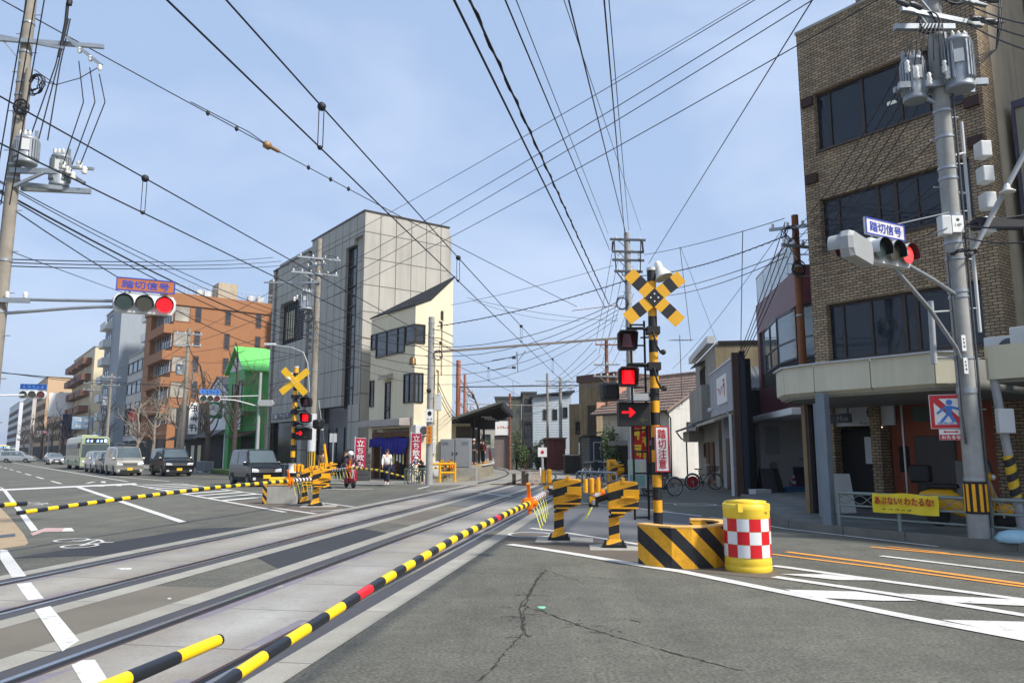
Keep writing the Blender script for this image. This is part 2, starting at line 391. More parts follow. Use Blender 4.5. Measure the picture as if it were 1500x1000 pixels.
t = NT('concrete_edge_strip'); b = t.add('ShaderNodeTexBrick', offset=0); t.lk(t.co(), b.inputs['Vector']); b.inputs['Color1'].default_value = c4(hexc('8F8C82')); b.inputs['Color2'].default_value = c4(hexc('9B988E')); b.inputs['Mortar'].default_value = c4(hexc('66645F'))
b.inputs['Scale'].default_value = 1; b.inputs['Brick Width'].default_value = 40; b.inputs['Row Height'].default_value = 1.9; b.inputs['Mortar Size'].default_value = .01
t.col(t.vary(t.vary(b.outputs['Color'], .14, 2.0, 7), .12, 45)); t.bump(t.noise(60, 4), .4, .01); t.set(Roughness=.85); m_edge = t.m
struct(mb, 'concrete_strip', m_edge, rz=TH)
mb = MB()
for x, s in zip(RAIL, (-1, 1, -1, 1)):
    q = sorted((x - s * .12, x + s * .225)); mb.poly([(q[0], Y0, .0025), (q[1], Y0, .0025), (q[1], Y1, .0025), (q[0], Y1, .0025)])
struct(mb, 'rail_joint_filler', asphalt2('joint_filler', '45464B', .15), rz=TH)
t = NT('rail_steel'); t.set(Metallic=.9, Roughness=.22); t.col(t.vary(hexc('A9ADB2'), .1, 3)); m_rail = t.m
m_railside = mat('rail_web', '4A3A3A', .7, .2, .2)
mb = MB()
for x, s in zip(RAIL, (-1, 1, -1, 1)):
    mb.box(x - .03, x + .03, Y0, Y1, -.05, .011, 0)
    f = x - s * .075; mb.box(f - .04, f + .04, Y0, Y1, -.05, .0035, 1)
    f2 = x - s * .125; mb.box(f2 - .012, f2 + .012, Y0, Y1, -.05, .0095, 2)
struct(mb, 'tram_rails', [m_rail, m_black, m_railside], rz=TH)
# rails beyond the crossing curve to the left on ballast
def trk(x0, y):                          # rail centre line in world coordinates beyond Y = 37
    th0 = atan2(TS, 1); R = 100 - x0; L = y
    p0 = V((x0 * cos(th0) + sin(th0) * Y1, -x0 * sin(th0) + cos(th0) * Y1, 0)); a = L / R
    # heading th0 - a
    return p0 + V((R * (cos(th0 - a) - cos(th0)), R * (sin(th0) - sin(th0 - a)), 0))
mb = MB()
for x in RAIL: mb.tube([trk(x, i * 2.0) + V((0, 0, .06)) for i in range(0, 40)], .055, 6)
struct(mb, 'curving_rails', [mat('brown_rail', '4A4140', .5, .5, .2)])
mb = MB()
for i in range(0, 95):
    for x in (-7.0, -3.7):
        p = trk(x, i * .72 + .3); q = trk(x, i * .72 + .5); d = (q - p).normalized(); n = V((d.y, -d.x, 0))
        mb.bar(p - n * 1.1 + V((0, 0, .0)), p + n * 1.1 + V((0, 0, .0)), .2, .08)
struct(mb, 'sleepers', mat('sleeper_wood', '584A40', .9, var=.3))
mb = MB(); S1 = [trk(-10.2, i * 2.5) for i in range(32)]; S2 = [trk(3.2 if i < 4 else 1.2, i * 2.5) for i in range(32)]
for i in range(31): mb.poly([S1[i] + V((0, 0, .006)), S2[i] + V((0, 0, .006)), S2[i + 1] + V((0, 0, .006)), S1[i + 1] + V((0, 0, .006))])
t = NT('ballast_bed'); v = t.add('ShaderNodeTexVoronoi'); v.inputs['Scale'].default_value = 9; t.lk(t.co(), v.inputs['Vector'])
t.col(t.vary(t.mix(.75, hexc('77675A'), v.outputs['Color'], 'SOFT_LIGHT'), .25, 2)); t.bump(v.outputs['Distance'], 1.0, .08); t.set(Roughness=.95); m_ball = t.m
struct(mb, 'track_bed', m_ball)
mb = MB(); rr = random.Random(3)         # loose stones heaped beside the near rails
for i in range(1500):
    L = rr.random() ** 1.5 * 30; x = rr.uniform(-2.4, 3.2) if rr.random() < .55 else rr.uniform(-6.0, -4.8)
    p = trk(x, L + .3); h = max(0, .32 - abs(x - .8) * .16) if x > -2.4 else .02
    s = rr.uniform(.05, .11); mb.ball(p + V((0, 0, h * rr.random() + .02)), (s, s * rr.uniform(.7, 1.1), s * .7), 5, 3, 0, False)
mb.build('ballast', mat('ballast_stone', '85776B', .95, var=.35, sc=2), kind='stuff')
# ---- asphalt patches
def flat(name, polys, m, z):
    mb = MB()
    for i, p in enumerate(polys): mb.poly([V((q.x, q.y, z + (i % 37) * .00008)) for q in p])
    return struct(mb, name, m)
def px(*a): return [gp(u, v) for u, v in a]
def loc2w(x, y): return V((cos(TH) * x - sin(TH) * y, sin(TH) * x + cos(TH) * y, 0))
def trq(x0, x1, y0, y1, sk=0): return [loc2w(x0, y0), loc2w(x1, y0 + sk), loc2w(x1, y1 + sk), loc2w(x0, y1)]
flat('dark_asphalt_patch', [[loc2w(RAIL[0] - .5, 11.0), loc2w(RAIL[0] - .5, 15.6), loc2w(RAIL[0] - 1.5, 15.0), loc2w(RAIL[0] - 1.7, 10.4)], [loc2w(RAIL[1] + .5, 11.1), loc2w(RAIL[2] - .5, 10.1), loc2w(RAIL[2] - .5, 14.8), loc2w(RAIL[1] + .5, 15.6)]], m_patch, .0036)
flat('worn_asphalt_patch', [trq(RAIL[1] + .5, RAIL[2] - .5, -6, 8.6), trq(RAIL[1] + .5, RAIL[2] - .5, 17.0, 22.5, -.6)], m_worn, .0032)
flat('grey_asphalt_patch', [trq(RAIL[1] + .5, RAIL[2] - .5, 23, 36, -.6), [W(9.4, 12.6), W(9.1, 9.6), W(10.2, 8.7), W(15.5, 12.8), W(16, 16.5), W(13.2, 16.6)]], m_patch2, .0032)
flat('median_island', [[W(8.1, 12.5), W(8.15, 7.2), W(8.7, 5.6), W(9.3, 6.6), W(9.5, 8.6), W(9.55, 11.6), W(9.1, 13.0)]], m_isl, .0045)
flat('far_median_island', [px((330, 738), (395, 728), (505, 742), (500, 752), (462, 757), (400, 746))], m_isl, .0045)
# ---- road markings
def line(pts, w=.15):
    pts = [V((p.x, p.y, 0)) for p in pts]; out = []; L = []; R = []
    for i, p in enumerate(pts):
        d = (pts[min(i + 1, len(pts) - 1)] - pts[max(i - 1, 0)]).normalized(); n = V((-d.y, d.x, 0)) * w / 2
        L.append(p + n); R.append(p - n)
    return [[L[i], R[i], R[i + 1], L[i + 1]] for i in range(len(pts) - 1)]
wl_ = [px((0, 805), (10, 805.5), (38.5, 844), (17.6, 846.5), (0, 819)), px((24, 856), (45, 853), (64, 877), (41, 880)), px((50.6, 893.5), (73.7, 888), (116, 939), (91, 955)), px((104.5, 975), (120, 968), (139, 967), (161, 1002), (121, 1003)),
       px((0, 712.5), (9.7, 718), (56, 776.5), (45.5, 778.5)), px((0, 716.6), (198, 707.4), (202, 709.4), (0, 718.6)), px((106, 712), (115.5, 712), (273, 764), (263, 765.6))]
wl_ += line([W(7.45, 42), W(7.4, 20.2)]) + line([W(9.7, 41.5), W(9.7, 27.5)], .13) + line([W(7.5, 42), W(9.8, 41.5)], .2)
for i in range(9): wl_.append([W(7.5, 26 + i * 1.7), W(9.65, 27.6 + i * 1.7), W(9.65, 28.1 + i * 1.7), W(7.5, 26.5 + i * 1.7)])
for i in range(16): wl_ += line([W(4.75, 45 + i * 9), W(4.75, 49.5 + i * 9)], .16)
wl_ += line([W(8.0, 46), W(8.05, 160)], .16) + line([W(9.9, 45), W(8.6, 62)], .14)
for b_ in (40.5, 45): wl_ += [[W(5.8, b_), W(6.4, b_ + 2.0), W(6.6, b_ + 1.9), W(6.0, b_ - .1)], [W(6.6, b_ + .2), W(6.9, b_ + 2.4), W(7.1, b_ + 2.3), W(6.8, b_)]]
wl_ += line([W(1.9, 39), W(1.95, 120)], .15)
wl_ += line(px((746, 797.3), (790, 803.3), (840, 811.3), (900, 821.5), (950, 830), (1000, 837.5), (1150, 868), (1330, 904), (1560, 947)), .19)
wl_ += line(px((777.6, 773.6), (814, 778), (892, 790.3), (936, 797.5)), .14)
wl_ += line(px((1134, 845), (1160, 849), (1300, 869.5), (1560, 911)), .16) + line(px((1132, 829), (1150, 831), (1300, 852), (1560, 887)), .16)
wl_ += [px((1150, 864), (1255, 867), (1345, 880.5), (1290, 880.5), (1195, 876)), px((1318, 870), (1477, 878), (1520, 881), (1520, 889), (1397, 883)), px((1142, 841), (1208, 841.5), (1285, 850.5), (1227, 850)), px((1379, 908.5), (1520, 912), (1520, 938), (1500, 934)), px((1146, 868), (1165, 865), (1199, 873.5), (1190, 875.5))]
wl_ += line(px((1290, 814.5), (1500, 839.6), (1600, 851)), .13)
wl_ += line(px((847, 736), (928, 744), (1028, 756)), .12) + line(px((1040, 758), (1066, 761), (1100, 766), (1150, 774.5), (1240, 785), (1374, 801)), .1)
wl_ += line(px((865, 727), (960, 736), (1062, 741)), .09)
wl_ += line(px((400, 743.5), (462, 752.5)), .14) + line(px((438, 733), (470, 736), (518, 742.3)), .13) + line(px((465, 716.5), (546, 716)), .25) + line(px((625, 718.5), (700, 721), (748, 727)), .13) + line(px((640, 709), (612, 716)), .12)
for q in range(18): a_ = q / 17 * 2 * pi
def ring(c, r, w, n=28): return line([c + V((cos(2 * pi * i / n) * r, sin(2 * pi * i / n) * r, 0)) for i in range(n + 1)], w)
wl_ += ring(gp(777, 783.2), .42, .07) + ring(gp(1018, 739), .62, .07) + line(px((455, 748.5), (485, 748), (504, 746)), .12)
# bicycle pictograms and arrows on the cycle lane
def bike_mark(a, b, s=1.0):
    o = ring(W(a, b), .27 * s, .06) + ring(W(a, b + 1.05 * s), .27 * s, .06)
    P_ = [W(a, b), W(a + .42 * s, b + .35 * s), W(a + .42 * s, b + .85 * s), W(a, b + 1.05 * s)]
    return o + line([P_[0], P_[1]], .06) + line([P_[1], P_[2]], .06) + line([P_[2], P_[0]], .06) + line([P_[2], P_[3]], .06) + line([W(a + .55 * s, b + .2 * s), W(a + .42 * s, b + .35 * s)], .05)
wl_ += bike_mark(1.95, 15.1) + bike_mark(2.2, 27.5)
wl_ += [px((170, 832.5), (193, 832), (192, 834.5), (178, 835)), px((245, 876.5), (250, 876), (251, 878), (246, 878.3))]
flat('white_road_marking', wl_, m_mark, .0085)
flat('pink_cycle_arrow', [px((44.5, 781), (66, 773.2), (99, 773.2), (91, 778.3), (64, 779), (48, 784.5)), px((20, 737), (33, 735), (45, 735.5), (40, 737.5))], m_pink, .0065)
flat('white_cycle_arrow_end', [px((95, 773.2), (105, 773.2), (109, 778), (90, 778.4))], m_mark, .0072)
flat('orange_road_marking', line(px((1152, 808.3), (1290, 826), (1500, 855.7), (1600, 870)), .14) + line(px((1130, 811.5), (1290, 831.5), (1500, 859.6), (1600, 873)), .1) + line(px((1275, 801), (1400, 812.5), (1500, 823), (1600, 833)), .12) + line(px((1302, 800.5), (1390, 810.5)), .07), m_omark, .0075)
flat('green_survey_mark', [px((787, 888.5), (798, 888), (800, 890.5), (796, 892), (790, 891.5))], mat('green_paint', '7FC4A4', .8), .006)
# long cracks in the near carriageway
def crack(pts, w, seed):
    r = random.Random(seed); P_ = []
    for i in range(len(pts) - 1):
        p, q = pts[i], pts[i + 1]; n = max(2, int((q - p).length / .05))
        for k in range(n): P_.append(p.lerp(q, k / n) + V((r.uniform(-.016, .016), r.uniform(-.016, .016), 0)))
    return [s for i in range(len(P_) - 1) for s in line([P_[i], P_[i + 1]], w * r.uniform(.35, 1.8))]
ck_ = crack(px((800, 835), (785, 850), (775, 870), (760, 888), (765, 905), (770, 925), (745, 950), (715, 985), (700, 1000)), .011, 1) + crack(px((762, 886), (800, 897), (845, 915), (900, 932), (980, 955), (1100, 985)), .013, 2) + crack(px((793, 838), (780, 862), (768, 888)), .012, 3)
ck_ += crack(px((895, 905), (930, 909), (945, 913)), .01, 4) + crack(px((860, 845), (905, 848)), .009, 5) + crack(px((1024, 890), (1040, 893)), .01, 6) + crack(px((770, 890), (764, 920), (775, 935)), .008, 7) + crack(px((800, 835), (830, 845), (850, 850)), .006, 8)
rk = random.Random(9)
for i in range(70):
    b_ = px(((800, 835), (785, 850), (775, 870), (763, 888), (765, 905), (800, 897), (845, 915), (880, 925), (772, 925))[i % 9])[0] + V((rk.gauss(0, .09), rk.gauss(0, .14), 0)); a_ = rk.uniform(0, 2 * pi); l_ = rk.uniform(.06, .22)
    ck_ += crack([b_, b_ + V((cos(a_) * l_, sin(a_) * l_, 0))], .007, 100 + i)
flat('asphalt_crack', ck_, mat('crack_fill', '2C2A26', .95), .0025)
# ---- pavements
m_tan = mat('tan_pavement', 'A08C70', .85, var=.16, sc=3, bump=.2)
flat('near_pavement', [px((0, 743), (14, 757), (35.5, 783), (41.5, 795), (37, 799), (0, 804), (-60, 812), (-300, 745), (-150, 720))], m_tan, .006)
flat('drain_grate', [px((-5, 784.5), (22, 781.5), (22.5, 785.5), (-4, 788.5))], m_dsteel, .010)
t = NT('pavement_tiles'); b = t.add('ShaderNodeTexBrick', offset=0); rt = t.add('ShaderNodeMapping'); rt.inputs['Rotation'].default_value = (0, 0, -PHI); t.lk(t.co(), rt.inputs['Vector']); t.lk(rt.outputs[0], b.inputs['Vector'])
b.inputs['Scale'].default_value = 1; b.inputs['Brick Width'].default_value = .3; b.inputs['Row Height'].default_value = .3; b.inputs['Mortar Size'].default_value = .008
b.inputs['Color1'].default_value = c4(hexc('6C6F6E')); b.inputs['Color2'].default_value = c4(hexc('777A78')); b.inputs['Mortar'].default_value = c4(hexc('585A5A'))
ckk = t.add('ShaderNodeTexChecker'); ckk.inputs['Scale'].default_value = 1.1; t.lk(rt.outputs[0], ckk.inputs['Vector'])
c = t.mix(t.math('MULTIPLY', ckk.outputs['Fac'], .55), b.outputs['Color'], hexc('4E5654')); t.col(t.vary(c, .14, 1.5)); t.set(Roughness=.8); t.bump(b.outputs['Fac'], -.3, .01); m_ptile = t.m
m_kerb = mat('kerb_stone', '6E6C66', .85, var=.2, sc=2, bump=.2)
kp = px((1239, 783), (1160, 772.5), (1134, 757.5), (1116, 742.5), (1088, 730))
KB = [W(14.17, -14), W(14.17, 5.2)] + kp + [W(31, 16.5), W(31, -14)]
mb = MB(); mb.prism([V((p.x, p.y, -.1)) for p in KB], (0, 0, .24)); struct(mb, 'pavement', m_ptile)
mb = MB(); Kq = [W(14.17, -14), W(14.17, 1), W(14.17, 3.1), W(14.17, 5.2), W(14.17, 7)] + kp
for i in range(len(Kq) - 1):
    p, q = Kq[i], Kq[i + 1]; d = (q - p).normalized(); n = V((d.y, -d.x, 0)) * .075
    mb.prism([V((p - n).to_tuple()) + d * .004, V((q - n).to_tuple()) - d * .004, V((q + n).to_tuple()) - d * .004, V((p + n).to_tuple()) + d * .004], (0, 0, .155))
struct(mb, 'kerb', m_kerb)
mb = MB(); mb.prism([W(15.4, 36.5, -.1), W(15.4, 240, -.1), W(60, 240, -.1), W(60, 36.5, -.1), W(20, 30.8, -.1), W(18.6, 31.5, -.1), W(16.2, 34.2, -.1)], (0, 0, .16)); struct(mb, 'far_pavement', asphalt2('far_pavement_asphalt', '8A8880', .1))
mb = MB(); mb.prism([W(.9, 40, -.1), W(-12, 40, -.1), W(-12, 240, -.1), W(.9, 240, -.1)], (0, 0, .22)); struct(mb, 'left_pavement', m_conc)
# ================================================================ building kit: local x into the block, y along the street, fronts at x = 0 (side 'F') and y = 0 (side 'S')
def bpt(side, u, d, z): return (-d, u, z) if side == 'F' else (u, -d, z)   # d metres proud of the front
def bbox(mb, side, u0, u1, d0, d1, z0, z1, mi=0, off=0.0):
    if side == 'F': return mb.box(off - d1, off - d0, u0, u1, z0, z1, mi)
    return mb.box(u0, u1, off - d1, off - d0, z0, z1, mi)
def win(root, side, u0, u1, z0, z1, mull=(), tr=(), fm=None, gm=None, off=0.0, w=.06, d=.07, name='window', deep=0.0):
    fm = fm or m_frame; gm = gm or m_glass; mb = MB()
    bbox(mb, side, u0, u1, .0, d, z0, z0 + w, 0, off); bbox(mb, side, u0, u1, .0, d, z1 - w, z1, 0, off)
    bbox(mb, side, u0, u0 + w, .0, d, z0 + w, z1 - w, 0, off); bbox(mb, side, u1 - w, u1, .0, d, z0 + w, z1 - w, 0, off)
    for q in mull: bbox(mb, side, u0 + (u1 - u0) * q - w / 2, u0 + (u1 - u0) * q + w / 2, .0, d * .9, z0 + w, z1 - w, 0, off)
    for q in tr: bbox(mb, side, u0 + w, u1 - w, .0, d * .8, z0 + (z1 - z0) * q - w / 2, z0 + (z1 - z0) * q + w / 2, 0, off)
    f = mb.build(name, fm, root)
    g = MB(); bbox(g, side, u0 + w * .5, u1 - w * .5, .002, .012, z0 + w * .5, z1 - w * .5, 0, off); g.build('pane', gm, f)
    return f
def aircon(loc, rz, label, group='air conditioner units'):
    r = thing('air_conditioner', label, 'air conditioner', loc, rz, group)
    box('casing', m_lgrey, r, -.14, .14, -.4, .4, .05, .62, .015)
    mb = MB(); mb.lathe([(.23, 0), (.23, .02), (.2, .025)], (-.14, -.1, .33), 20, 0, True, (-1, 0, 0)); mb.build('fan_grille', m_dsteel, r)
    mb = MB()
    for s in (-.3, .3): mb.box(-.16, .16, s - .03, s + .03, 0, .05)
    mb.build('foot', m_dsteel, r); return r
# ---------------------------------------------------------------- brown brick building
m_brick = tiles('brown_brick', 'A48E70', '3E362E', .2, .076, .5, .011, .26, .8, .3)
t = NT('tinted_glass'); t.set(Roughness=.03); t.b.inputs['Specular IOR Level'].default_value = .7; t.col(hexc('28323E'))  # base colour lightened to carry a painted bluish sky reflection
tr_ = t.add('ShaderNodeBsdfTransparent'); tr_.inputs[0].default_value = (.6, .66, .72, 1); mx_ = t.add('ShaderNodeMixShader'); mx_.inputs[0].default_value = .62
t.lk(tr_.outputs[0], mx_.inputs[1]); t.lk(t.b.outputs[0], mx_.inputs[2]); t.lk(mx_.outputs[0], t.n['Material Output'].inputs['Surface']); m_tint = t.m
B = thing('brick_building', 'four storey brown brick building with dark ribbon windows and rounded cream canopy', 'building', W(19, 6.83), PHI)
mb = MB(); L = 4.72
bands = [(4.05, 5.6), (7.15, 8.6), (10.0, 11.75)]
mb.box(0, .35, 0, .42, .1, 13.75); mb.box(0, .35, 4.3, L, .1, 13.75)
zz = 3.1
for z0, z1 in bands: mb.box(.003, .35, .42, 4.3, zz, z0); zz = z1
mb.box(.003, .35, .42, 4.3, zz, 13.75)
mb.box(.35, 13, 4.4, L, .1, 13.75); mb.box(.35, .7, 0, .3, .1, 13.75); mb.box(12.7, 13, .3, 4.4, .1, 13.75)
mb.box(0.003, .5, 3.05, 3.3, .1, 3.0)
mb.box(-.003, .5, -.35, 0, .1, 3.0)
wl = mb.build('wall', m_brick, B)
box('side_wall', mat('side_stucco', 'B5A78F', .85, var=.14, sc=1.5, bump=.15, streak=.25), B, .7, 13, -.01, .3, .1, 13.75)
mb = MB(); mb.box(-.03, .38, -.03, L + .03, 13.75, 13.83); mb.box(2.2, 9, .8, 4.0, 13.4, 15.4, 1); mb.build('parapet', [m_conc, m_brick], wl)
box('roof', m_conc, B, .35, 12.7, .3, 4.4, 13.2, 13.4)
mb = MB()
for z in (3.5, 6.4, 9.3, 12.5): mb.box(.36, 12.6, .31, 4.39, z - .2, z)
mb.box(5, 5.1, .31, 4.39, 3.5, 12.5); fl = mb.build('floor_slab', mat('office_interior', '4B4C4C', .9), B)
mu = [(.1, .3, .52, .6, .8), (.12, .4, .52, .66, .88), (.1, .34, .6, .78)]
for (z0, z1), mm in zip(bands, mu):
    mb = MB(); mb.box(.16, .24, .42, 4.3, z0, z0 + .07); mb.box(.16, .24, .42, 4.3, z1 - .07, z1)
    for q in mm: y = 4.3 - 3.88 * q; k = .05 if q in (.4, .34, .52, .6) else .028; mb.box(.15, .24, y - k, y + k, z0 + .07, z1 - .07)
    f = mb.build('ribbon_window', m_frame, B); box('pane', m_tint, f, .19, .2, .42, 4.3, z0 + .03, z1 - .03)
    box('sill', mat('brown_sill', '463B33', .6), f, -.05, .16, .42, 4.3, z0 - .05, z0 + .012)
    mb = MB(); mb.box(.5, .54, 2.5, 4.2, z0, z1); mb.build('blind', mat('blind_cloth', '6F7679', .9), f) if z0 > 9 else None
box('ceiling_lamp', emit('lamp_tube', (1, .95, .8), 5), B, 1.3, 1.42, 2.65, 3.5, 11.25, 11.3)
for y, z in ((4.3, 11.55), (4.3, 9.25), (.05, 9.9), (.05, 8.9)): box('wall_bracket', mat('rusty_bracket', '3B2420', .8), B, -.1, .0, y, y + .34, z - .13, z + .13)
# canopy
m_cream = mat('cream_panel', 'C9C5AE', .55, var=.07, sc=1.2, streak=.12)
cp = [(14.98, 6.02), (14.55, 6.45), (14.55, 8.9), (14.75, 9.75), (15.5, 10.45), (18.96, 11.7)]
loc = lambda a, b, z: (a - 19, b - 6.83, z)
cn = MB(); dens = []
for i in range(len(cp) - 1):
    p, q = V(cp[i]), V(cp[i + 1]); n = max(1, round((q - p).length / 1.15))
    for k in range(n): dens.append(p.lerp(q, k / n))
dens.append(V(cp[-1]))
for i in range(len(dens) - 1):
    p, q = dens[i], dens[i + 1]; d = (q - p).normalized(); g = d * .011; n = V((-d.y, d.x)) * .06
    if n.dot(V((17, 8)) - p) < 0: n = -n
    P4 = [p + g, q - g, q - g + n, p + g + n]
    cn.prism([loc(v.x, v.y, 2.86) for v in P4], (0, 0, .57))
    p2, q2 = p + n * 1.2, q + n * 1.2; cn.poly([loc((p + g).x, (p + g).y, 2.86), loc((q - g).x, (q - g).y, 2.86), loc(q2.x + n.x * 2, q2.y + n.y * 2, 2.74), loc(p2.x + n.x * 2, p2.y + n.y * 2, 2.74)])
can = cn.build('canopy', m_cream, B)
mb = MB(); pl = [loc(a + (17 - a) * .02 + .06, b + (8 - b) * .02, 2.76) for a, b in cp] + [loc(18.96, 6.0, 2.76)]
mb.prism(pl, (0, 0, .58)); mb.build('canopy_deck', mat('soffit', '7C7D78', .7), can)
mb = MB()
for i in range(len(dens) - 1):
    p, q = dens[i], dens[i + 1]; d = (q - p).normalized(); n = V((-d.y, d.x)) * .02
    mb.prism([loc(*(p - n), 3.43), loc(*(q - n), 3.43), loc(*(q + n * 3), 3.43), loc(*(p + n * 3), 3.43)], (0, 0, .03))
mb.build('canopy_trim', m_alum, can)
m_col = mat('blue_grey_column', '76828C', .5, var=.08, streak=.15)
for a, b, s in ((14.42, 8.66, 1), (17.69, 11.01, 0)):
    mb = MB(); x, y, _ = loc(a, b, 0); mb.box(x - .1, x + .1, y - .1, y + .1, .1, 2.8)
    if s: mb.box(x - .05, x + .05, y + .12, y + .19, .3, 2.6); mb.box(x - .02, x + .02, y + .1, y + .13, 1.6, 1.7)
    mb.build('canopy_column', m_col, B, bev=.012)
x, y, _ = loc(16.9, 10.65, 0); box('timber_post', mat('tan_post', '8C7458', .7), B, x - .06, x + .06, y - .05, y + .05, .1, 2.76)
x, y, _ = loc(17.1, 10.6, 0); box('timber_post', m_black, B, x - .05, x + .05, y - .05, y + .05, .1, 2.76)
# ground floor: hair salon and terracotta shop
m_terra = mat('terracotta_render', 'A85B40', .85, var=.1, sc=2)
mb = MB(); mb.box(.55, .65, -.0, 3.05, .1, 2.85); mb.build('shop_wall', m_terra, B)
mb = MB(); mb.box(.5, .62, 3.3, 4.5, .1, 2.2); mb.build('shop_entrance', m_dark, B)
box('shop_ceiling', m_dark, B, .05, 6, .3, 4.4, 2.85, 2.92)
sg = box('shop_sign', m_lgrey, B, .12, .2, 2.72, 4.3, 2.28, 2.98); RF = MX.Rotation(-pi / 2, 3, 'Z')
mb = MB(); add_text(mb, 'e.', (.115, 3.28, 2.62), .3, .3, RF); mb.build('lettering', m_blk, sg)
mb = MB(); add_text(mb, 'hair', (.115, 3.45, 2.36), .34, .09, RF); mb.build('lettering', m_dsteel, sg)
ps = MB().box(-.32, -.27, 3.62, 4.22, 2.36, 2.6).build('projecting_sign', mat('dark_sign', '2D2B2E', .5), B)
mb = MB(); add_text(mb, 'Hue', (-.326, 3.84, 2.48), .3, .14, RF); mb.build('lettering', m_grey, ps)
mb = MB(); mb.bar((-.3, 3.7, 2.6), (-.3, 3.7, 2.85), .03); mb.build('sign_bracket', m_dsteel, ps)
box('wall_plate', m_lgrey, B, .46, .5, 3.5, 3.72, 1.3, 2.0)
dr = box('door', mat('dark_door', '231F22', .35), B, .5, .56, 1.5, 2.45, .15, 2.0, .01)
def disc_part(name, m, par, y, z, r, a0, a1, x):
    mb = MB(); P_ = [(x, y + r * cos(a), z + r * sin(a)) for a in [a0 + (a1 - a0) * i / 24 for i in range(25)]]
    return mb.prism(P_, (-.012, 0, 0)).build(name, m, par)
disc_part('pane', m_glassb, dr, 1.52, .98, .42, -pi / 2 + pi, -pi / 2 + 2 * pi, .499)
dw = disc_part('round_window', m_frame, B, 1.3, 1.15, .56, pi / 2, pi * 1.5, .548); disc_part('pane', m_glassb, dw, 1.28, 1.15, .5, pi / 2, pi * 1.5, .534)
mb = MB(); mb.box(.3, .34, 2.6, 2.64, .1, 2.8); mb.build('drain_pipe', m_alum, B)
gs = box('green_sign_board', mat('dull_green', '3C4A40', .6), B, .3, .36, 1.55, 2.35, 2.35, 2.72)
box('menu_board', mat('grey_green_board', '6F7466', .7), B, .5, .54, .05, .3, .6, 2.0)
box('notice_board', m_dark, B, .5, .54, 2.62, 2.85, 1.1, 1.75)
box('ceiling_lamp', emit('lamp_white', (1, 1, .95), 3), B, .1, .14, 3.05, 3.25, 2.22, 2.25)
# ---------------------------------------------------------------- the two pale buildings beyond its right end
m_lwall = mat('cream_stucco', 'B5A78F', .85, var=.14, sc=1.5, bump=.15, streak=.25)
A2 = thing('concrete_building', 'tall stained cream concrete building rising behind the brick building', 'building', W(22.2, 5.9), PHI)
mb = MB(); mb.box(0, 12, -9, .85, 0, 19); mb.build('wall', m_lwall, A2)
A3 = thing('panel_building', 'grey green panel clad building with dark trim beside the brick building', 'building', W(20.2, 6.6), PHI)
m_pan = tiles('grey_green_panel', '9C9A88', '5C5B52', 1.4, 2.9, 0, .012, .05, .6, .15)
mb = MB(); mb.box(0, 1.9, -8, 0, 0, 9.9); w_ = mb.build('wall', m_pan, A3)
mb = MB(); mb.box(-.06, 1.95, -8.05, .05, 9.9, 10.08); mb.box(-.06, 0, .0, .06, 6.6, 9.9); mb.build('trim', mat('violet_trim', '4A475C', .5), w_)
win(A3, 'F', -3.2, -.6, 5.2, 7.6, (.5,)); win(A3, 'F', -3.2, -.6, 3.6, 4.9, (.5,))
cn = MB(); q_ = [(14.55 - 20.2, 5.85 - 6.6), (14.55 - 20.2, -6.0)]
for k in range(9): y0 = 5.55 - 6.6 - k * 1.15; cn.box(-5.65, -5.58, y0 - 1.14, y0, 2.86, 3.45)
cn.box(-5.58, -5.2, -1.05, -.98, 2.86, 3.45)
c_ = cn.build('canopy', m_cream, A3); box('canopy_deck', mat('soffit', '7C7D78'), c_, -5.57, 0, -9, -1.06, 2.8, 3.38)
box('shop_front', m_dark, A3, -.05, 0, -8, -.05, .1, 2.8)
aircon(W(18.1, 6.5, 3.45), PHI, 'air conditioner standing at the end of the rounded cream canopy')
aircon(W(17.0, 5.6, 3.45), PHI, 'large air conditioner on the cream canopy beside the concrete pole')
# ---------------------------------------------------------------- maroon tiled building on the side street
def frame_dir(p, dx):                      # side street frame: local y runs back along the street
    return p, -atan2(dx, 1)
m_mar = tiles('maroon_tile', '6B3A40', '4C2A2E', .22, .1, .5, .006, .14, .45, .1)
M_ = thing('maroon_building', 'maroon tiled two storey building with bowed glass bay and roof balustrade', 'building', (10.0, 25.5, 0), -atan2(.12, 1))
mb = MB(); mb.box(.0, 8, 0, 7.55, 6.75, 8.05); mb.box(.0, 8, 0, 7.55, 3.1, 4.3); mb.box(.5, 8, .3, 7.4, 4.3, 6.75); mb.box(1.6, 8, .3, 7.5, 0, 3.1); mb.box(.0, .5, 7.1, 7.55, 4.3, 6.75); mb.build('wall', m_mar, M_)
mb = MB(); bay = [(.12, 7.1), (.0, 5.0), (-.12, 3.2), (.1, 1.2), (.6, .1)]
def fac(z0, z1, o=0, mi=0, tgt=mb):
    for i in range(len(bay) - 1): tgt.prism([(bay[i][0] - o, bay[i][1], z0), (bay[i + 1][0] - o, bay[i + 1][1], z0), (bay[i + 1][0] - o + .05, bay[i + 1][1], z0), (bay[i][0] - o + .05, bay[i][1], z0)], (0, 0, z1 - z0), mi)
fac(4.95, 6.7); g_ = mb.build('bay_window', glass('bay_glass', (.16, .2, .22), .03, .2), M_)
mb = MB(); fac(4.9, 4.98, .03, 0, mb); fac(5.6, 5.66, .03, 0, mb); fac(6.68, 6.78, .03, 0, mb)
for x, y in bay: mb.box(x - .04, x + .03, y - .03, y + .03, 4.9, 6.75)
mb.box(.0, .06, 6.1, 6.16, 4.9, 5.66); mb.box(-.06, .0, 4.1, 4.16, 4.9, 5.66); mb.build('bay_frame', m_dsteel, g_)
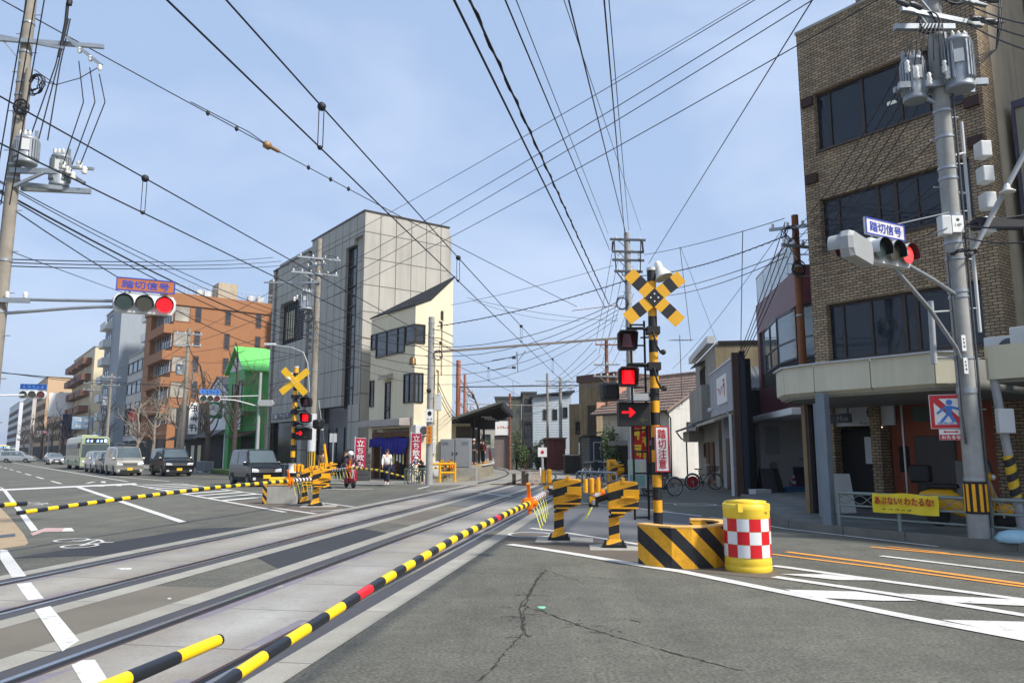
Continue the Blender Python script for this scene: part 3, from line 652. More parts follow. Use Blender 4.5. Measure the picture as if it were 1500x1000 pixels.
mb = MB(); fac(4.3, 4.9, .0, 0, mb); mb.build('bay_skirt', m_black, M_)
mb = MB(); mb.box(-.55, 1.7, -.1, 7.6, 2.86, 3.1); mb.build('shop_canopy', m_wht, M_, bev=.03)
mb = MB()
for i in range(6): mb.box(.05, .09, .4 + i * 1.4, .44 + i * 1.4, 8.05, 9.3)
mb.box(.04, .1, .3, 7.5, 9.27, 9.33); r_ = mb.build('balustrade', m_alum, M_)
mb = MB(); mb.box(.06, .08, .45, 7.4, 8.15, 9.2); mb.build('pane', glass('clear_rail_glass', (.35, .42, .45), .05, .1), r_)
mb = MB(); mb.box(-.3, 1.6, 6.55, 7.5, .0, 2.86); mb.build('meter_wall', m_wht, M_)
mb = MB(); mb.box(-.1, .5, 6.5, 6.55, 1.5, 2.7); mb.build('switch_box', m_lgrey, M_, bev=.01)
mb = MB(); mb.lathe([(.16, 0), (.16, .06), (.12, .09)], (.2, 6.55, 1.05), 16, 0, True, (0, -1, 0)); mb.build('electric_meter', m_grey, M_)
mb = MB(); mb.box(.9, 1.6, 6.0, 6.2, .0, 1.0); mb.box(1.3, 1.6, 2.0, 6.2, 0, 1.02)
ct = mb.build('shop_counter', mat('indigo_panel', '241F48', .5), M_); box('counter_top', m_wood, ct, 1.15, 1.6, 2.0, 6.0, 1.3, 1.34)
sf = box('shop_front', m_dark, M_, 1.55, 1.6, 2.0, 6.1, 1.34, 2.86)
mb = MB()
for y in (2.6, 3.6, 4.6, 5.6): mb.box(1.5, 1.56, y - .03, y + .03, 1.34, 2.86)
for z in (1.9, 2.4): mb.box(1.5, 1.56, 2.0, 6.1, z - .02, z + .02)
mb.build('shelf_frame', m_wood, sf)
mb = MB(); rr = random.Random(5)
for i in range(9): y = 2.2 + i * .42; mb.box(1.46, 1.5, y, y + .22, 1.95 + .45 * (i % 2), 2.25 + .45 * (i % 2), i % 3)
mb.build('poster', [m_lgrey, mat('teal_card', '3C7F86'), mat('pink_card', 'B5487E')], sf)
# dark house in the alley
D = thing('alley_house', 'dark timber house with slate roof in the gap before the maroon building', 'house', (9.9, 33.4, 0), -atan2(.12, 1))
mb = MB(); mb.box(.6, 7, 0, 1.6, 0, 4.4); mb.box(1.6, 7, .0, 5, 0, 4.2); mb.build('wall', mat('charred_timber', '1E1B1C', .8, var=.25, streak=.2), D)
mb = MB(); mb.prism([(.2, -.1, 4.3), (7, -.1, 4.3), (7, 3, 6.0), (.2, 3, 6.0)], (0, 0, .12)); mb.build('roof', ribs('slate_roof', '5B6066', .25, (1, 0, 0)), D)
dd_ = box('door', mat('dull_door', '24282A', .5), D, .55, .6, .2, 1.0, .1, 2.0); box('letter_slot', m_grey, dd_, .53, .55, .5, .8, 1.05, 1.12)
# ---------------------------------------------------------------- grey shop with red lettered sign, and the grey house behind it
m_lav = mat('lavender_grey_render', 'A3A4AB', .8, var=.1, sc=1.2, streak=.18)
G_ = thing('grey_shop', 'flat lavender grey shed wall carrying a white sign with red lettering', 'building', (8.4, 28.2, 0), -atan2(.13, 1))
mb = MB(); mb.box(.0, .12, 0, 7.1, 3.2, 5.15); mb.box(.45, .55, .1, 7.1, 0, 5.1); mb.build('wall', m_lav, G_)
box('alley_shade_panel', m_dark, G_, .13, .6, .05, .1, 0, 5.1); box('roof_edge', m_alum, G_, -.04, .3, 0, 7.15, 5.15, 5.22)  # black end panel stands in for the shade of the alley
s_ = box('sign_board', m_wht, G_, -.05, -.0, 1.9, 4.6, 3.6, 4.75); R90 = MX.Rotation(-pi / 2, 3, 'Z')
mb = MB(); add_text(mb, '###', (-.06, 3.6, 4.15), 1.3, .34, R90); add_text(mb, '#', (-.06, 2.5, 4.2), .5, .75, R90); mb.build('lettering', mat('faded_red', 'C0483C'), s_)
aw = MB().prism([(-.75, .6, 2.75), (-.75, 6.8, 2.75), (.45, 6.8, 3.2), (.45, .6, 3.2)], (0, 0, .1)).build('awning', mat('beige_awning', 'A8A08C', .8), G_)
box('door', mat('brown_door', '4D3326', .5), G_, .38, .45, 4.6, 5.6, .0, 2.2); box('shutter', ribs('grey_shutter', '5A5B5C', .12, (0, 0, 1)), G_, .36, .45, 1.0, 4.2, .0, 2.5)
mb = MB(); mb.tube([(-.0, 1.2, 3.0), (-.35, 1.2, 3.25), (-.75, 1.2, 3.3)], .02); mb.ball((-.8, 1.2, 3.22), .1, 10, 6); mb.build('wall_lamp', m_lgrey, G_)
box('corner_post', mat('brown_steel_post', '4A352B', .6, var=.15, streak=.2), G_, -.12, .12, -.25, .0, 0, 5.3)
box('drain_channel', mat('dark_blue_pipe', '1F2B38', .5), G_, .14, .34, -.3, -.08, 0, 5.35)
box('white_post', m_wht, G_, -.25, -.16, .15, .25, 0, 3.0)
m_hs = mat('grey_house_render', '9A9890', .85, var=.1, sc=1.2, streak=.25)
H_ = thing('grey_house', 'two storey grey rendered house with hooded window and tan side wall', 'house', (9.4, 35.6, 0), -atan2(.13, 1))
mb = MB(); mb.box(.3, 7, 0, 8.4, 0, 6.7); mb.box(-.1, .3, 2.6, 8.5, 3.2, 5.0); mb.build('wall', m_hs, H_)
box('side_wall', mat('tan_side_render', '8F8368', .9, var=.25, sc=.8, streak=.25), H_, .31, 7, -.03, 0, 0, 6.65)
mb = MB(); mb.box(-.06, .3, -.06, 8.6, 6.75, 7.1); mb.build('roof_fascia', m_lgrey, H_); box('roof_coping', m_frame, H_, .45, 7.1, -.1, 8.5, 6.7, 6.85)
f = win(H_, 'F', 4.0, 5.8, 5.0, 6.1, (.5,), off=.3); mb = MB(); mb.prism([(.3, 3.8, 6.35), (-.25, 3.8, 6.15), (-.25, 6.0, 6.15), (.3, 6.0, 6.35)], (0, 0, .06)); mb.build('hood', m_dsteel, f)
mb = MB(); mb.prism([(-.9, -.1, 2.75), (-.9, 9.2, 2.75), (.3, 9.2, 3.2), (.3, -.1, 3.2)], (0, 0, .1)); mb.build('tiled_eave', ribs('dark_roof_tile', '3D3E42', .22, (0, 1, 0)), H_)
box('plinth_beam', mat('beige_beam', '9F988A', .8), H_, -.5, .3, 5.5, 8.8, 2.2, 2.75)
for y in (1.4, 3.2): box('door', m_wood, H_, .22, .3, y, y + 1.0, 0, 2.1)
win(H_, 'F', 4.6, 5.4, 1.3, 2.1, off=.3); mb = MB(); mb.tube([(-.85, 9.0, 2.75), (-.6, 9.0, 2.4), (-.3, 9.0, 2.2), (-.3, 9.0, 0)], .045); mb.build('rain_pipe', m_frame, H_)
# ---------------------------------------------------------------- tiled roof house
T_ = thing('tiled_roof_house', 'white gabled house under a brown tiled roof with a dark garage', 'house', (9.8, 47, 0), PHI)
mb = MB(); mb.box(0, 9, 0, 6, 0, 4.35); mb.build('wall', mat('white_house_render', 'C9C7C2', .8, var=.06, streak=.12), T_)
mb = MB(); mb.prism([(0, -.01, 4.3), (9, -.01, 4.3), (4.5, -.01, 6.6)], (0, 6, 0)); mb.build('gable', mat('white_house_render', ''), T_)
m_tile = ribs('brown_roof_tile', '8C7769', .3, (0, 1, 0), .6, 0, .2, 1.0, .1)
mb = MB(); mb.prism([(-.7, -.5, 4.05), (4.5, -.5, 6.75), (4.5, -.5, 6.9), (-.7, -.5, 4.2)], (0, 7, 0)); mb.prism([(9.7, -.5, 4.05), (4.5, -.5, 6.75), (4.5, -.5, 6.9), (9.7, -.5, 4.2)], (0, 7, 0)); mb.tube([(4.5, -.6, 6.92), (4.5, 6.6, 6.92)], .14)
rf = mb.build('roof', m_tile, T_)
mb = MB()
for i in range(12): x = -.5 + i * .42; z = 4.05 + (x + .7) * .5192 + .17; mb.box(x, x + .035, -.52, 6.5, z - .01, z + .03)
mb.build('tile_course', mat('roof_course', '5E4E45'), rf)
mb = MB(); mb.tube([(-.7, -.5, 4.08), (-.7, 6.5, 4.08)], .06); mb.tube([(-.7, -.3, 4.05), (-.1, -.2, 3.7), (-.05, -.1, 0)], .045); mb.build('gutter', m_frame, rf)
win(T_, 'S', 1.6, 2.6, 2.3, 3.5); win(T_, 'F', .7, 1.7, 1.9, 3.3)
gr_ = box('garage', m_dark, T_, -2.6, 0, .2, 2.4, 0, 2.0); box('garage_roof', mat('grey_slab', '6D6C6A', .8), gr_, -2.8, .1, 0, 2.6, 2.0, 2.3)
mb = MB(); mb.tube([(1.0, -.2, 4.5), (1.0, -.2, 9.0)], .025); mb.tube([(.1, -.2, 8.6), (2.2, -.2, 8.8)], .015)
for k in range(6): mb.tube([(.2 + k * .36, -.55, 8.6 + k * .03), (.2 + k * .36, .15, 8.6 + k * .03)], .01)
mb.build('tv_aerial', m_dsteel, T_)
# ================================================================ buildings across the main road
m_crw = mat('cream_render', 'DED3B6', .8, var=.05, sc=1.5, bump=.12, streak=.08)
K = thing('noodle_shop_building', 'cream rendered shop building with wedge roof, corner windows and an indigo shop curtain', 'building', W(20.3, 36.4), PHI)
mb = MB()
mb.box(0, 2.45, 0, 5.5, 2.95, 9.7); mb.box(0, .3, 0, .45, .05, 2.95); mb.box(0, .3, 4.95, 5.5, .05, 2.95); mb.box(.9, 2.45, 0, 5.5, .05, 2.95); mb.box(.3, .9, 0, .2, .05, 2.95)
mb.prism([(0, .001, 9.69), (2.45, .001, 9.69), (2.45, .001, 11.55), (1.0, .001, 10.15), (0, .001, 9.72)], (0, .3, 0))
mb.poly([(2.45, .3, 9.69), (.3, 5.4, 9.69), (2.45, .3, 11.5)])
mb.build('wall', m_crw, K)
P0, P1, P2, P3 = V((-.08, 5.6, 9.7)), V((-.1, -.08, 9.7)), V((1.0, -.08, 10.17)), V((2.55, -.08, 11.68)); up = V((0, 0, .09))
mb = MB(); mb._a([P0, P1, P2, P3, P0 + up, P1 + up, P2 + up, P3 + up], [(0, 2, 1), (0, 3, 2), (4, 5, 6), (4, 6, 7), (0, 1, 5, 4), (1, 2, 6, 5), (2, 3, 7, 6), (3, 0, 4, 7)], 0)
mb.build('roof', ribs('charcoal_roof', '222328', .4, (0, 1, 0), .85), K)
win(K, 'F', 1.15, 4.75, 7.2, 8.72, (.24, .62)); win(K, 'F', -.06, 1.13, 7.6, 8.68); win(K, 'S', 0, .62, 7.6, 8.68); win(K, 'F', 4.78, 5.45, 7.75, 8.72)
win(K, 'F', -.06, 1.15, 4.3, 5.95, (.5,)); win(K, 'S', 0, .55, 4.3, 5.95, (.5,), gm=m_glassb); win(K, 'F', 4.9, 5.45, 4.3, 5.9)
f = win(K, 'F', 2.75, 3.4, 3.3, 5.65, (), (.32,)); mb = MB(); mb.prism([(0, 2.55, 5.85), (-.38, 2.55, 5.75), (-.38, 3.65, 5.75), (0, 3.65, 5.85)], (0, 0, .28)); mb.build('window_hood', mat('beige_hood', 'A9A28C', .6), f)
win(K, 'S', 1.65, 1.78, 8.6, 9.6, name='slit_window'); win(K, 'S', 1.05, 1.3, 5.1, 5.9, name='slit_window')
m_mauve = mat('mauve_beige_metal', 'A39A94', .5, .1)
mb = MB(); mb.prism([(-.75, .25, 3.05), (0, .25, 3.05), (0, .25, 3.5), (-.75, .25, 3.42)], (0, 5.1, 0)); mb.build('awning', m_mauve, K, bev=.02)
mb = MB(); mb.box(-.05, .35, .46, .66, .05, 2.45); mb.box(-.05, .35, 4.6, 4.94, .05, 2.45); mb.box(-.05, .35, .46, 4.94, 2.45, 2.75); mb.box(.12, .3, 2.1, 2.22, .05, 2.45)
mb.build('timber_front', mat('aged_timber', '6B4A30', .8, var=.25, sc=3, streak=.2), K)
mb = MB(); mb.box(.6, .9, .2, 5.0, .05, 2.45); mb.build('shop_interior', m_dark, K)
for i in range(6): mb = MB(); y = .9 + i * .36; mb.box(-.07, -.055, y, y + .17, .95 + (i % 3) * .08, 1.55); mb.build('paper_strip', m_wht if i % 3 else mat('yellow_paper', 'C6BE62'), K)
cu = MB(); n = 60
def fold(k): return -.16 + .05 * sin(k * 1.1) + .03 * sin(k * 2.3 + 1)
top = [(fold(k) * .6 - .06, .35 + k / n * 4.7, 2.42 - .05 * sin(k * .25)) for k in range(n + 1)]; bot = [(fold(k) - .04, .35 + k / n * 4.7, (1.5 if 2 < k < 38 else 1.9) - .04 * sin(k * .9)) for k in range(n + 1)]
bk = [(x + .02, y, z) for x, y, z in top]; bb = [(x + .02, y, z) for x, y, z in bot]
for k in range(n): cu._a([top[k], top[k + 1], bot[k + 1], bot[k], bk[k], bk[k + 1], bb[k + 1], bb[k]], [(0, 1, 2, 3), (5, 4, 7, 6), (3, 2, 6, 7), (0, 4, 5, 1)], 0, True)
tag(cu.build('shop_curtain', mat('indigo_cloth', '2A2A8C', .85, var=.12), loc=W(20.3, 36.4), rz=PHI), 'indigo cloth curtain hung across the noodle shop front', 'curtain')
for (x0, z0, z1) in ((1.3, 3.2, 7.0), (1.75, 6.0, 9.0), (1.55, 2.0, 6.2)):
    mb = MB(); mb.tube([(x0, -.05, z0), (x0, -.06, z1 - .1), (x0 - .08, -.06, z1), (x0 - .2, -.06, z1)], .05); mb.build('wall_pipe', m_crw, K)
mb = MB(); mb.box(1.05, 1.35, -.18, 0, 1.5, 2.2); mb.build('meter_box', m_lgrey, K, bev=.02); mb = MB(); mb.box(1.0, 1.5, -.3, 0, .2, 1.1); mb.build('water_heater', m_lgrey, K, bev=.02)
aircon(W(20.65, 36.2, 2.45), PHI + pi / 2, 'air conditioner on the cream wall above the red banner')
# ---- grey panel clad building
m_tan = tiles('stone_panel', 'A9A69D', '4F4C46', 1.15, 1.75, 0, .03, .05, .7, .2)
N = thing('stone_panel_building', 'big grey beige panel clad building with tall black slot windows behind the shop', 'building', W(20.4, 43.5), PHI)
mb = MB(); Lq = 17.2
mb.box(.5, 6.4, 0, Lq, 4.6, 17.1); mb.box(0, .5, 0, .75, 15.6, 17.1); mb.box(0, .5, .75, 1.5, 15.6, 17.1); mb.box(0, .5, 2.8, 8.9, 4.6, 17.1); mb.box(0, .5, 0, .2, 4.6, 15.6); mb.box(.25, .5, .2, 1.5, 4.6, 15.6)
mb.box(0, .5, 1.5, 2.8, 15.2, 17.1); mb.box(0, .5, 9.5, 10, 4.6, 16.4); mb.box(0, .5, 10, 15.2, 4.6, 9.9); mb.box(0, .5, 10, 15.2, 13.3, 16.4); mb.box(0, .5, 15.2, 16.2, 4.6, 16.4); mb.box(0, .5, 16.8, Lq, 0, 16.4)
mb.box(.5, 6.4, 0, Lq, 0, 4.6); mb.box(0, .5, 0, 1.7, 0, 4.6); mb.box(0, .5, 6.6, 10.5, 3.6, 4.6); mb.box(0, .5, 10.5, 16.2, 3.9, 4.6); mb.box(0, .5, 9.6, 10.3, 0, 3.9)
mb.prism([(6.4, 0.01, 0), (7.6, 1.6, 0), (7.6, Lq, 0), (6.4, Lq, 0)], (0, 0, 16.9)); wl = mb.build('wall', m_tan, N)
mb = MB(); mb.box(-.06, 6.45, -.06, 9, 17.1, 17.2); mb.box(-.06, .5, 9.4, Lq, 16.4, 16.5); mb.build('parapet_cap', m_frame, wl)
for (y0, y1, z0, z1) in ((1.5, 2.8, 4.4, 15.2), (8.9, 9.5, 9.9, 16.0), (16.2, 16.8, .2, 14.2)):
    mb = MB(); q = 8
    for k in range(q + 1): z = z0 + (z1 - z0) * k / q; mb.box(.2, .32, y0, y1, z - .04, z + .04)
    for y in (y0 + .03, y1 - .03): mb.box(.2, .32, y - .03, y + .03, z0, z1)
    f = mb.build('slot_window', m_frame, N); box('pane', m_glass, f, .3, .31, y0, y1, z0, z1)
for k, y in enumerate((10.1, 12.7)):
    f = win(N, 'F', y, y + 2.4, 9.95, 13.25, (.2, .4, .6, .8) if k else (.25, .5, .75), (), off=.4, d=.12, gm=m_glass if not k else m_glassb)
    mb = MB()
    if not k:
        for z in range(16): mb.box(.32, .36, y, y + 2.4, 10.0 + z * .2, 10.1 + z * .2)
    else:
        for z in range(4): mb.box(.34, .37, y + .1 + z * .55, y + .45 + z * .55, 10.4, 12.6)
    mb.build('louvre' if not k else 'curtain', m_dsteel if not k else mat('pale_curtain', 'B9B49C', .8), f)
mb = MB(); mb.box(.42, .5, 1.7, 6.6, 0, 4.6); mb.box(.42, .5, 10.4, 16.2, 0, 3.9); mb.box(.45, .5, 6.6, 9.6, 0, 3.6); mb.build('dark_entrance', mat('blue_black_glass', '14181D', .12), N)
for y in (3.0, 4.3, 5.6): box('door_mullion', m_dsteel, N, .36, .42, y, y + .06, 0, 3.2)
sg = box('wall_sign', mat('violet_grey_sign', '55525E', .5), N, -.06, .0, 11.2, 15.6, 4.15, 4.55)
mb = MB(); mb.box(-.07, -.06, 14.7, 15.3, 4.2, 4.5); add_text(mb, '###', (-.065, 13.2, 4.35), 1.8, .24, R90); mb.build('lettering', m_lgrey, sg)
box('white_notice', m_lgrey, N, .3, .36, 7.6, 8.4, 1.4, 3.4)
# ---- green house, white house, brown shop
m_grn = ribs('green_cladding', '439E4E', .45, (1, 1, 0), .5, 0, .08, .5, .1)
Q = thing('green_house', 'bright green gabled house with a lime metal roof', 'house', W(20.6, 67.7), PHI)
mb = MB(); mb.box(0, 9, 0, 5, 5.2, 8.9); mb.box(.0, 9, 3.9, 5, 0, 5.2); mb.box(1.2, 9, 0, 3.9, 0, 5.2); mb.prism([(0.02, 0, 8.9), (.02, 5, 8.9), (.02, 2.5, 11.0)], (9, 0, 0)); mb.build('wall', m_grn, Q)
mb = MB(); mb.prism([(-.3, -.25, 8.75), (-.3, 2.5, 11.1), (9, 2.5, 11.1), (9, -.25, 8.75)], (0, -.05, .14)); mb.prism([(-.3, 5.25, 8.75), (-.3, 2.5, 11.1), (9, 2.5, 11.1), (9, 5.25, 8.75)], (0, .05, .14)); mb.build('roof', ribs('lime_roof', '6CCB62', .6, (0, 1, 0), .4, 0, .06, .4, .05), Q)
mb = MB(); mb.prism([(-.02, .5, 8.95), (-.02, 4.5, 8.95), (-.02, 2.5, 10.6)], (.03, 0, 0)); mb.build('gable_panel', m_lgrey, Q)
win(Q, 'F', .5, 1.6, 5.6, 8.0); win(Q, 'F', 2.6, 3.4, 5.8, 7.8); win(Q, 'S', 4, 5, 6.2, 7.4)
mb = MB(); mb.prism([(-.3, -.2, 2.9), (1.2, -.2, 3.4), (1.2, 3.8, 3.4), (-.3, 3.8, 2.9)], (0, 0, .12)); mb.build('awning', mat('brown_awning', '5A4038', .7), Q)
box('shop_front', m_dark, Q, 1.1, 1.2, .1, 3.8, 0, 3); sg = box('sign_board', m_lgrey, Q, -.06, 0, .6, 1.5, 3.6, 5.4); mb = MB(); add_text(mb, '#\n#\n#', (-.065, 1.05, 4.5), .4, 1.4, R90, ls=.9); mb.build('lettering', m_dsteel, sg)
Wh = thing('white_house', 'small white gabled house with a dark roof next to the green house', 'house', W(20.6, 72.8), PHI)
mb = MB(); mb.box(0, 8, 0, 6.6, 0, 7.4); mb.prism([(0, 0, 7.4), (0, 6.6, 7.4), (0, 3.3, 8.7)], (8, 0, 0)); mb.build('wall', mat('white_siding', 'DADDE0', .7, var=.05, streak=.1), Wh)
mb = MB(); mb.prism([(-.1, -.3, 7.25), (-.1, 3.3, 8.8), (8, 3.3, 8.8), (8, -.3, 7.25)], (0, 0, .14)); mb.prism([(-.1, 6.9, 7.25), (-.1, 3.3, 8.8), (8, 3.3, 8.8), (8, 6.9, 7.25)], (0, 0, .14)); mb.build('roof', ribs('dark_tile_roof', '3B3C40', .3, (1, 0, 0)), Wh)
for y in (1.2, 3.2, 5.0): win(Wh, 'F', y, y + .7, 5.2, 7.0)
box('shop_front', m_dark, Wh, -.1, 0, .3, 6.3, 0, 3.2); mb = MB(); mb.prism([(-1.2, 0, 3.0), (0, 0, 3.6), (0, 6.6, 3.6), (-1.2, 6.6, 3.0)], (0, 0, .12)); mb.build('awning', m_dsteel, Wh)
Br = thing('brown_shop', 'low dark brown shop with lit pavement windows between orange and white buildings', 'building', W(20.6, 78.5), PHI)
mb = MB(); mb.box(0, 8, 1.2, 14, 0, 6.6); mb.build('wall', mat('brown_grey_render', '6A5F54', .85, var=.12, streak=.2), Br)
for y in (1.5, 5.5, 9.5): win(Br, 'F', y, y + 1.6, 3.8, 5.9, (.5,))
box('shop_front', m_dark, Br, -.1, 0, .4, 13.6, 0, 2.9); mb = MB(); mb.prism([(-1.0, 0, 2.9), (0, 0, 3.3), (0, 14, 3.3), (-1.0, 14, 2.9)], (0, 0, .1)); mb.build('awning', m_black, Br)
for y, c in ((2, 'C9B98A'), (4.6, 'B8B8A8'), (8.2, 'C7C2B2'), (11, 'A9563B')): box('show_window', mat('show_' + c, c, .4), Br, -.12, -.1, y, y + 1.2, .5, 2.3)
# ---- orange tiled block
m_or = mat('orange_tile', '96653F', .75, var=.06, sc=.7, streak=.06)
O_ = thing('orange_apartment_block', 'six storey orange tiled block with recessed windows and roof railings', 'building', W(20.5, 100), PHI)
mb = MB(); mb.box(.8, 14, 0, 13, 0, 20.0); mb.box(-.2, 14.1, -.2, 13.1, 20.0, 21.5); mb.box(0.0, .8, 9.5, 13, 0, 20)
for i in range(6): z = 1.6 + i * 3.35; mb.box(-.3, .8, -.05, 9.5, z + 1.55 - .2, z + 2.7 - .2) if i < 6 and i > 0 else None
mb.build('wall', m_or, O_); m_br2 = mat('recess_brown', '7A4C2F', .8)
for i in range(5):
    z = 5.2 + i * 3.2
    for x in (3.3, 7.0, 11.0): f = win(O_, 'S', x, x + .75, z, z + 2.1, (), (.25,), fm=m_br2, d=.05)
    win(O_, 'S', .85, 2.7, z - .1, z + 1.9, (), fm=m_br2, gm=glass('beige_window', (.3, .27, .22), .2)) if i < 4 or 1 else None
    f = win(O_, 'F', .2, 9.3, z - .1, z + 2.0, (.15, .3, .45, .6, .75, .9), off=.75, d=.1, fm=m_alum)
box('shop_front', m_dark, O_, -.05, .8, .2, 12.8, 0, 3.2)
mb = MB()
for i in range(24): mb.cyl((.2 + i * .55, .2, 21.5), (.2 + i * .55, .2, 22.7), .025, n=5, caps=False)
mb.tube([(.2, .2, 22.7), (13.4, .2, 22.7)], .03, 5); mb.tube([(.2, .2, 22.1), (13.4, .2, 22.1)], .02, 5); mb.build('roof_railing', m_steel, O_)
box('roof_hut', m_lwall, O_, 6.5, 9, 2, 5, 21.5, 24); 
for x, y in ((3.6, 1.2), (4.6, 1.2), (10.2, 1), (11.4, 1)): box('roof_plant', m_lgrey, O_, x, x + .8, y, y + .8, 21.5, 22.5)
sb = thing('rooftop_sign_tower', 'brown stair tower rising between the orange block and the panel building', 'building', W(34, 98), PHI)
mb = MB(); mb.box(0, 9, 0, 9, 0, 22.0); mb.box(1, 8, 1, 8, 22, 26); mb.build('wall', mat('brown_grey_tile', '7E7263', .8, streak=.15), sb); box('vertical_pipe', m_lgrey, sb, -.3, 0, -.2, .1, 0, 21)
# ---- farther blocks along the left
def block(name, label, a, b, w, d, h, m, floors, fwin=None, z0=4.2, fh=3.1, side=True, gm=None):
    r = thing(name, label, 'building', W(a, b), PHI)
    mb = MB(); mb.box(0, d, 0, w, 0, h); wl = mb.build('wall', m, r)
    mb = MB(); mb.box(-.12, d, -.12, w + .1, h, h + .25); mb.build('parapet', m_conc, wl)
    for i in range(floors):
        z = z0 + i * fh
        for (y0, y1) in (fwin or []): win(r, 'F', y0, y1, z, z + 1.7, (.33, .66), d=.1, gm=gm)
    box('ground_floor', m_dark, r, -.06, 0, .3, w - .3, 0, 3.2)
    return r
def balc(r, y0, y1, n, z0, fh, m, dep=1.2):
    for i in range(n):
        z = z0 + i * fh; mb = MB(); mb.box(-dep, -dep + .12, y0, y1, z, z + 1.1); mb.box(-dep, 0, y0, y0 + .12, z, z + 1.1); mb.box(-dep, 0, y1 - .12, y1, z, z + 1.1); mb.box(-dep, 0, y0, y1, z - .12, z); mb.build('balcony', m, r)
m_gw = mat('white_grey_tile', 'B9B7B2', .7, var=.05, streak=.12)
r = block('white_office', 'narrow white office with long ribbon windows left of the orange block', 20.6, 113.5, 11, 10, 15.5, m_gw, 4, [(.4, 10.6)], 3.9, 3.0); 
mb = MB(); mb.prism([(-.1, -.05, 15.7), (9, -.05, 15.7), (9, -.05, 18.6), (2.2, -.05, 18.6)], (0, 4, 0)); mb.build('sloping_roof', mat('violet_roof', '4B4A66', .5), r)
r = block('dark_glass_office', 'dark glass fronted office squeezed between white and orange blocks', 20.9, 113.0, .45, 10, 15.0, m_dark, 0)
r = block('white_apartment_tower', 'tall white apartment tower with white balconies behind the ribbon window office', 23.5, 116, 12, 10, 24.5, mat('pale_white_tile', 'D6D2C6', .7, var=.04), 0); balc(r, 6.5, 10.5, 6, 6, 3.1, m_wht)
for i in range(6): win(r, 'F', 6.7, 10.3, 6 + i * 3.1, 8.2 + i * 3.1, (.5,))
r = block('grey_apartment_tower', 'slim blue grey apartment tower with small balconies', 20.6, 134, 15, 12, 25.5, mat('blue_grey_tile', '8F979F', .7, var=.06, streak=.1), 0); balc(r, 8, 13, 7, 3.9, 3.1, m_lgrey); box('roof_room', mat('blue_grey_tile', ''), r, 1, 10, 4, 13, 25.7, 28.5)
for i in range(7): win(r, 'F', 8.2, 12.8, 3.9 + i * 3.1, 6.2 + i * 3.1, (.5,))
r = block('cream_apartment_block', 'cream apartment block with rows of brown rounded balconies', 20.6, 160, 30, 12, 21.3, mat('cream_tile', 'CFC2A2', .7, var=.05), 0)
m_bb = mat('brown_balcony', '74503F', .7)
for k in range(3): balc(r, 3 + k * 9.5, 11 + k * 9.5, 6, 3.2, 3.05, m_bb, 1.6)
specs = [('beige_mansion', 'broad beige block with stepped terraces far down the road', 20.6, 205, 34, 20, 15.5, 'B59A7E'), ('tan_mansion', 'plain tan gable ended block far down the road', 20.6, 246, 30, 26, 22.5, 'BB9C7C'),
         ('pale_mansion', 'pale grey block beyond the tan one far away', 20.6, 290, 40, 22, 20, 'B9B2AC'), ('brown_mansion', 'brown topped block rising behind the tan one', 38, 300, 30, 24, 31, '94705E'), ('white_mansion', 'last white block near the end of the road', 20.6, 350, 60, 22, 21, 'C9CCD0'), ('grey_mansion', 'grey glazed block behind the stepped beige terraces', 36, 232, 30, 20, 32, '9DA3A8')]
for nm, lb, a, b, w, d, h, c in specs:
    r = block(nm, lb, a, b, w, d, h, mat('render_' + c, c, .8, var=.06), 0); nf = int((h - 4) / 3.1); nw = int(w / 4)
    for i in range(nf):
        for k in range(nw): win(r, 'F', 1 + k * 4, 3.2 + k * 4, 4.3 + i * 3.1, 6.0 + i * 3.1, (.5,))
        if i % 2 == 0: win(r, 'S', 3, 4, 4.5 + i * 3.1, 6 + i * 3.1); win(r, 'S', 9, 10, 4.5 + i * 3.1, 6 + i * 3.1)
r = block('parking_sign_shop', 'white low shop beside the far navy sign', 20.6, 190, 12, 9, 7, m_wht, 1, [(1, 11)])
m_navy = mat('navy_sign', '1E3A78', .5)
pk = thing('roadside_sign', 'tall navy sign with a white curved mark on twin posts', 'sign', W(18.3, 172), PHI - .9)
mb = MB(); mb.box(-.1, .1, -1.2, 1.2, 4.2, 9.0); mb.build('panel', m_navy, pk)
mb = MB(); add_text(mb, 'し', (-.11, 0, 6.0), 1.4, 1.6, R90, bold=.08); mb.build('lettering', m_wht, pk); mb = MB(); mb.cyl((0, -.8, 0), (0, -.8, 4.2), .1); mb.build('post', m_steel, pk); mb = MB(); mb.cyl((0, .8, 0), (0, .8, 4.2), .1); mb.build('post', m_steel, pk)
# left hand (near) side of the main road, a few blocks closing the vista
for i, (b, w, h, c, lb) in enumerate([(330, 60, 17, 'AEB3B8', 'bluish block on the near side at the far end of the road'), (270, 50, 9, 'A9A49C', 'low grey block on the near side far down the road')]):
    r = thing('distant_block', lb, 'building', W(-14, b), PHI); mb = MB(); mb.box(-20, 0, 0, w, 0, h); mb.build('wall', mat('dist_' + c, c, .8), r)
    for k in range(int(w / 5)):
        mb = MB(); mb.box(0.01, .06, 1 + k * 5, 3.5 + k * 5, 3, h - 2); mb.build('window', m_glass, r)
# hills closing the road
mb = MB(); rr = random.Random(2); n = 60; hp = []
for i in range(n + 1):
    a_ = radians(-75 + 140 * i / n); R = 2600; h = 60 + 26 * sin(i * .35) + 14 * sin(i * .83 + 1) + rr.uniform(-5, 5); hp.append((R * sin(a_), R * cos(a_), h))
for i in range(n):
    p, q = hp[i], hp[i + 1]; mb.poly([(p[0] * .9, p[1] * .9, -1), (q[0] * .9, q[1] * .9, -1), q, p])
mb.build('hills', mat('hill_haze_green', '7C8AA0', .9, var=.08, sc=.01), kind='structure')
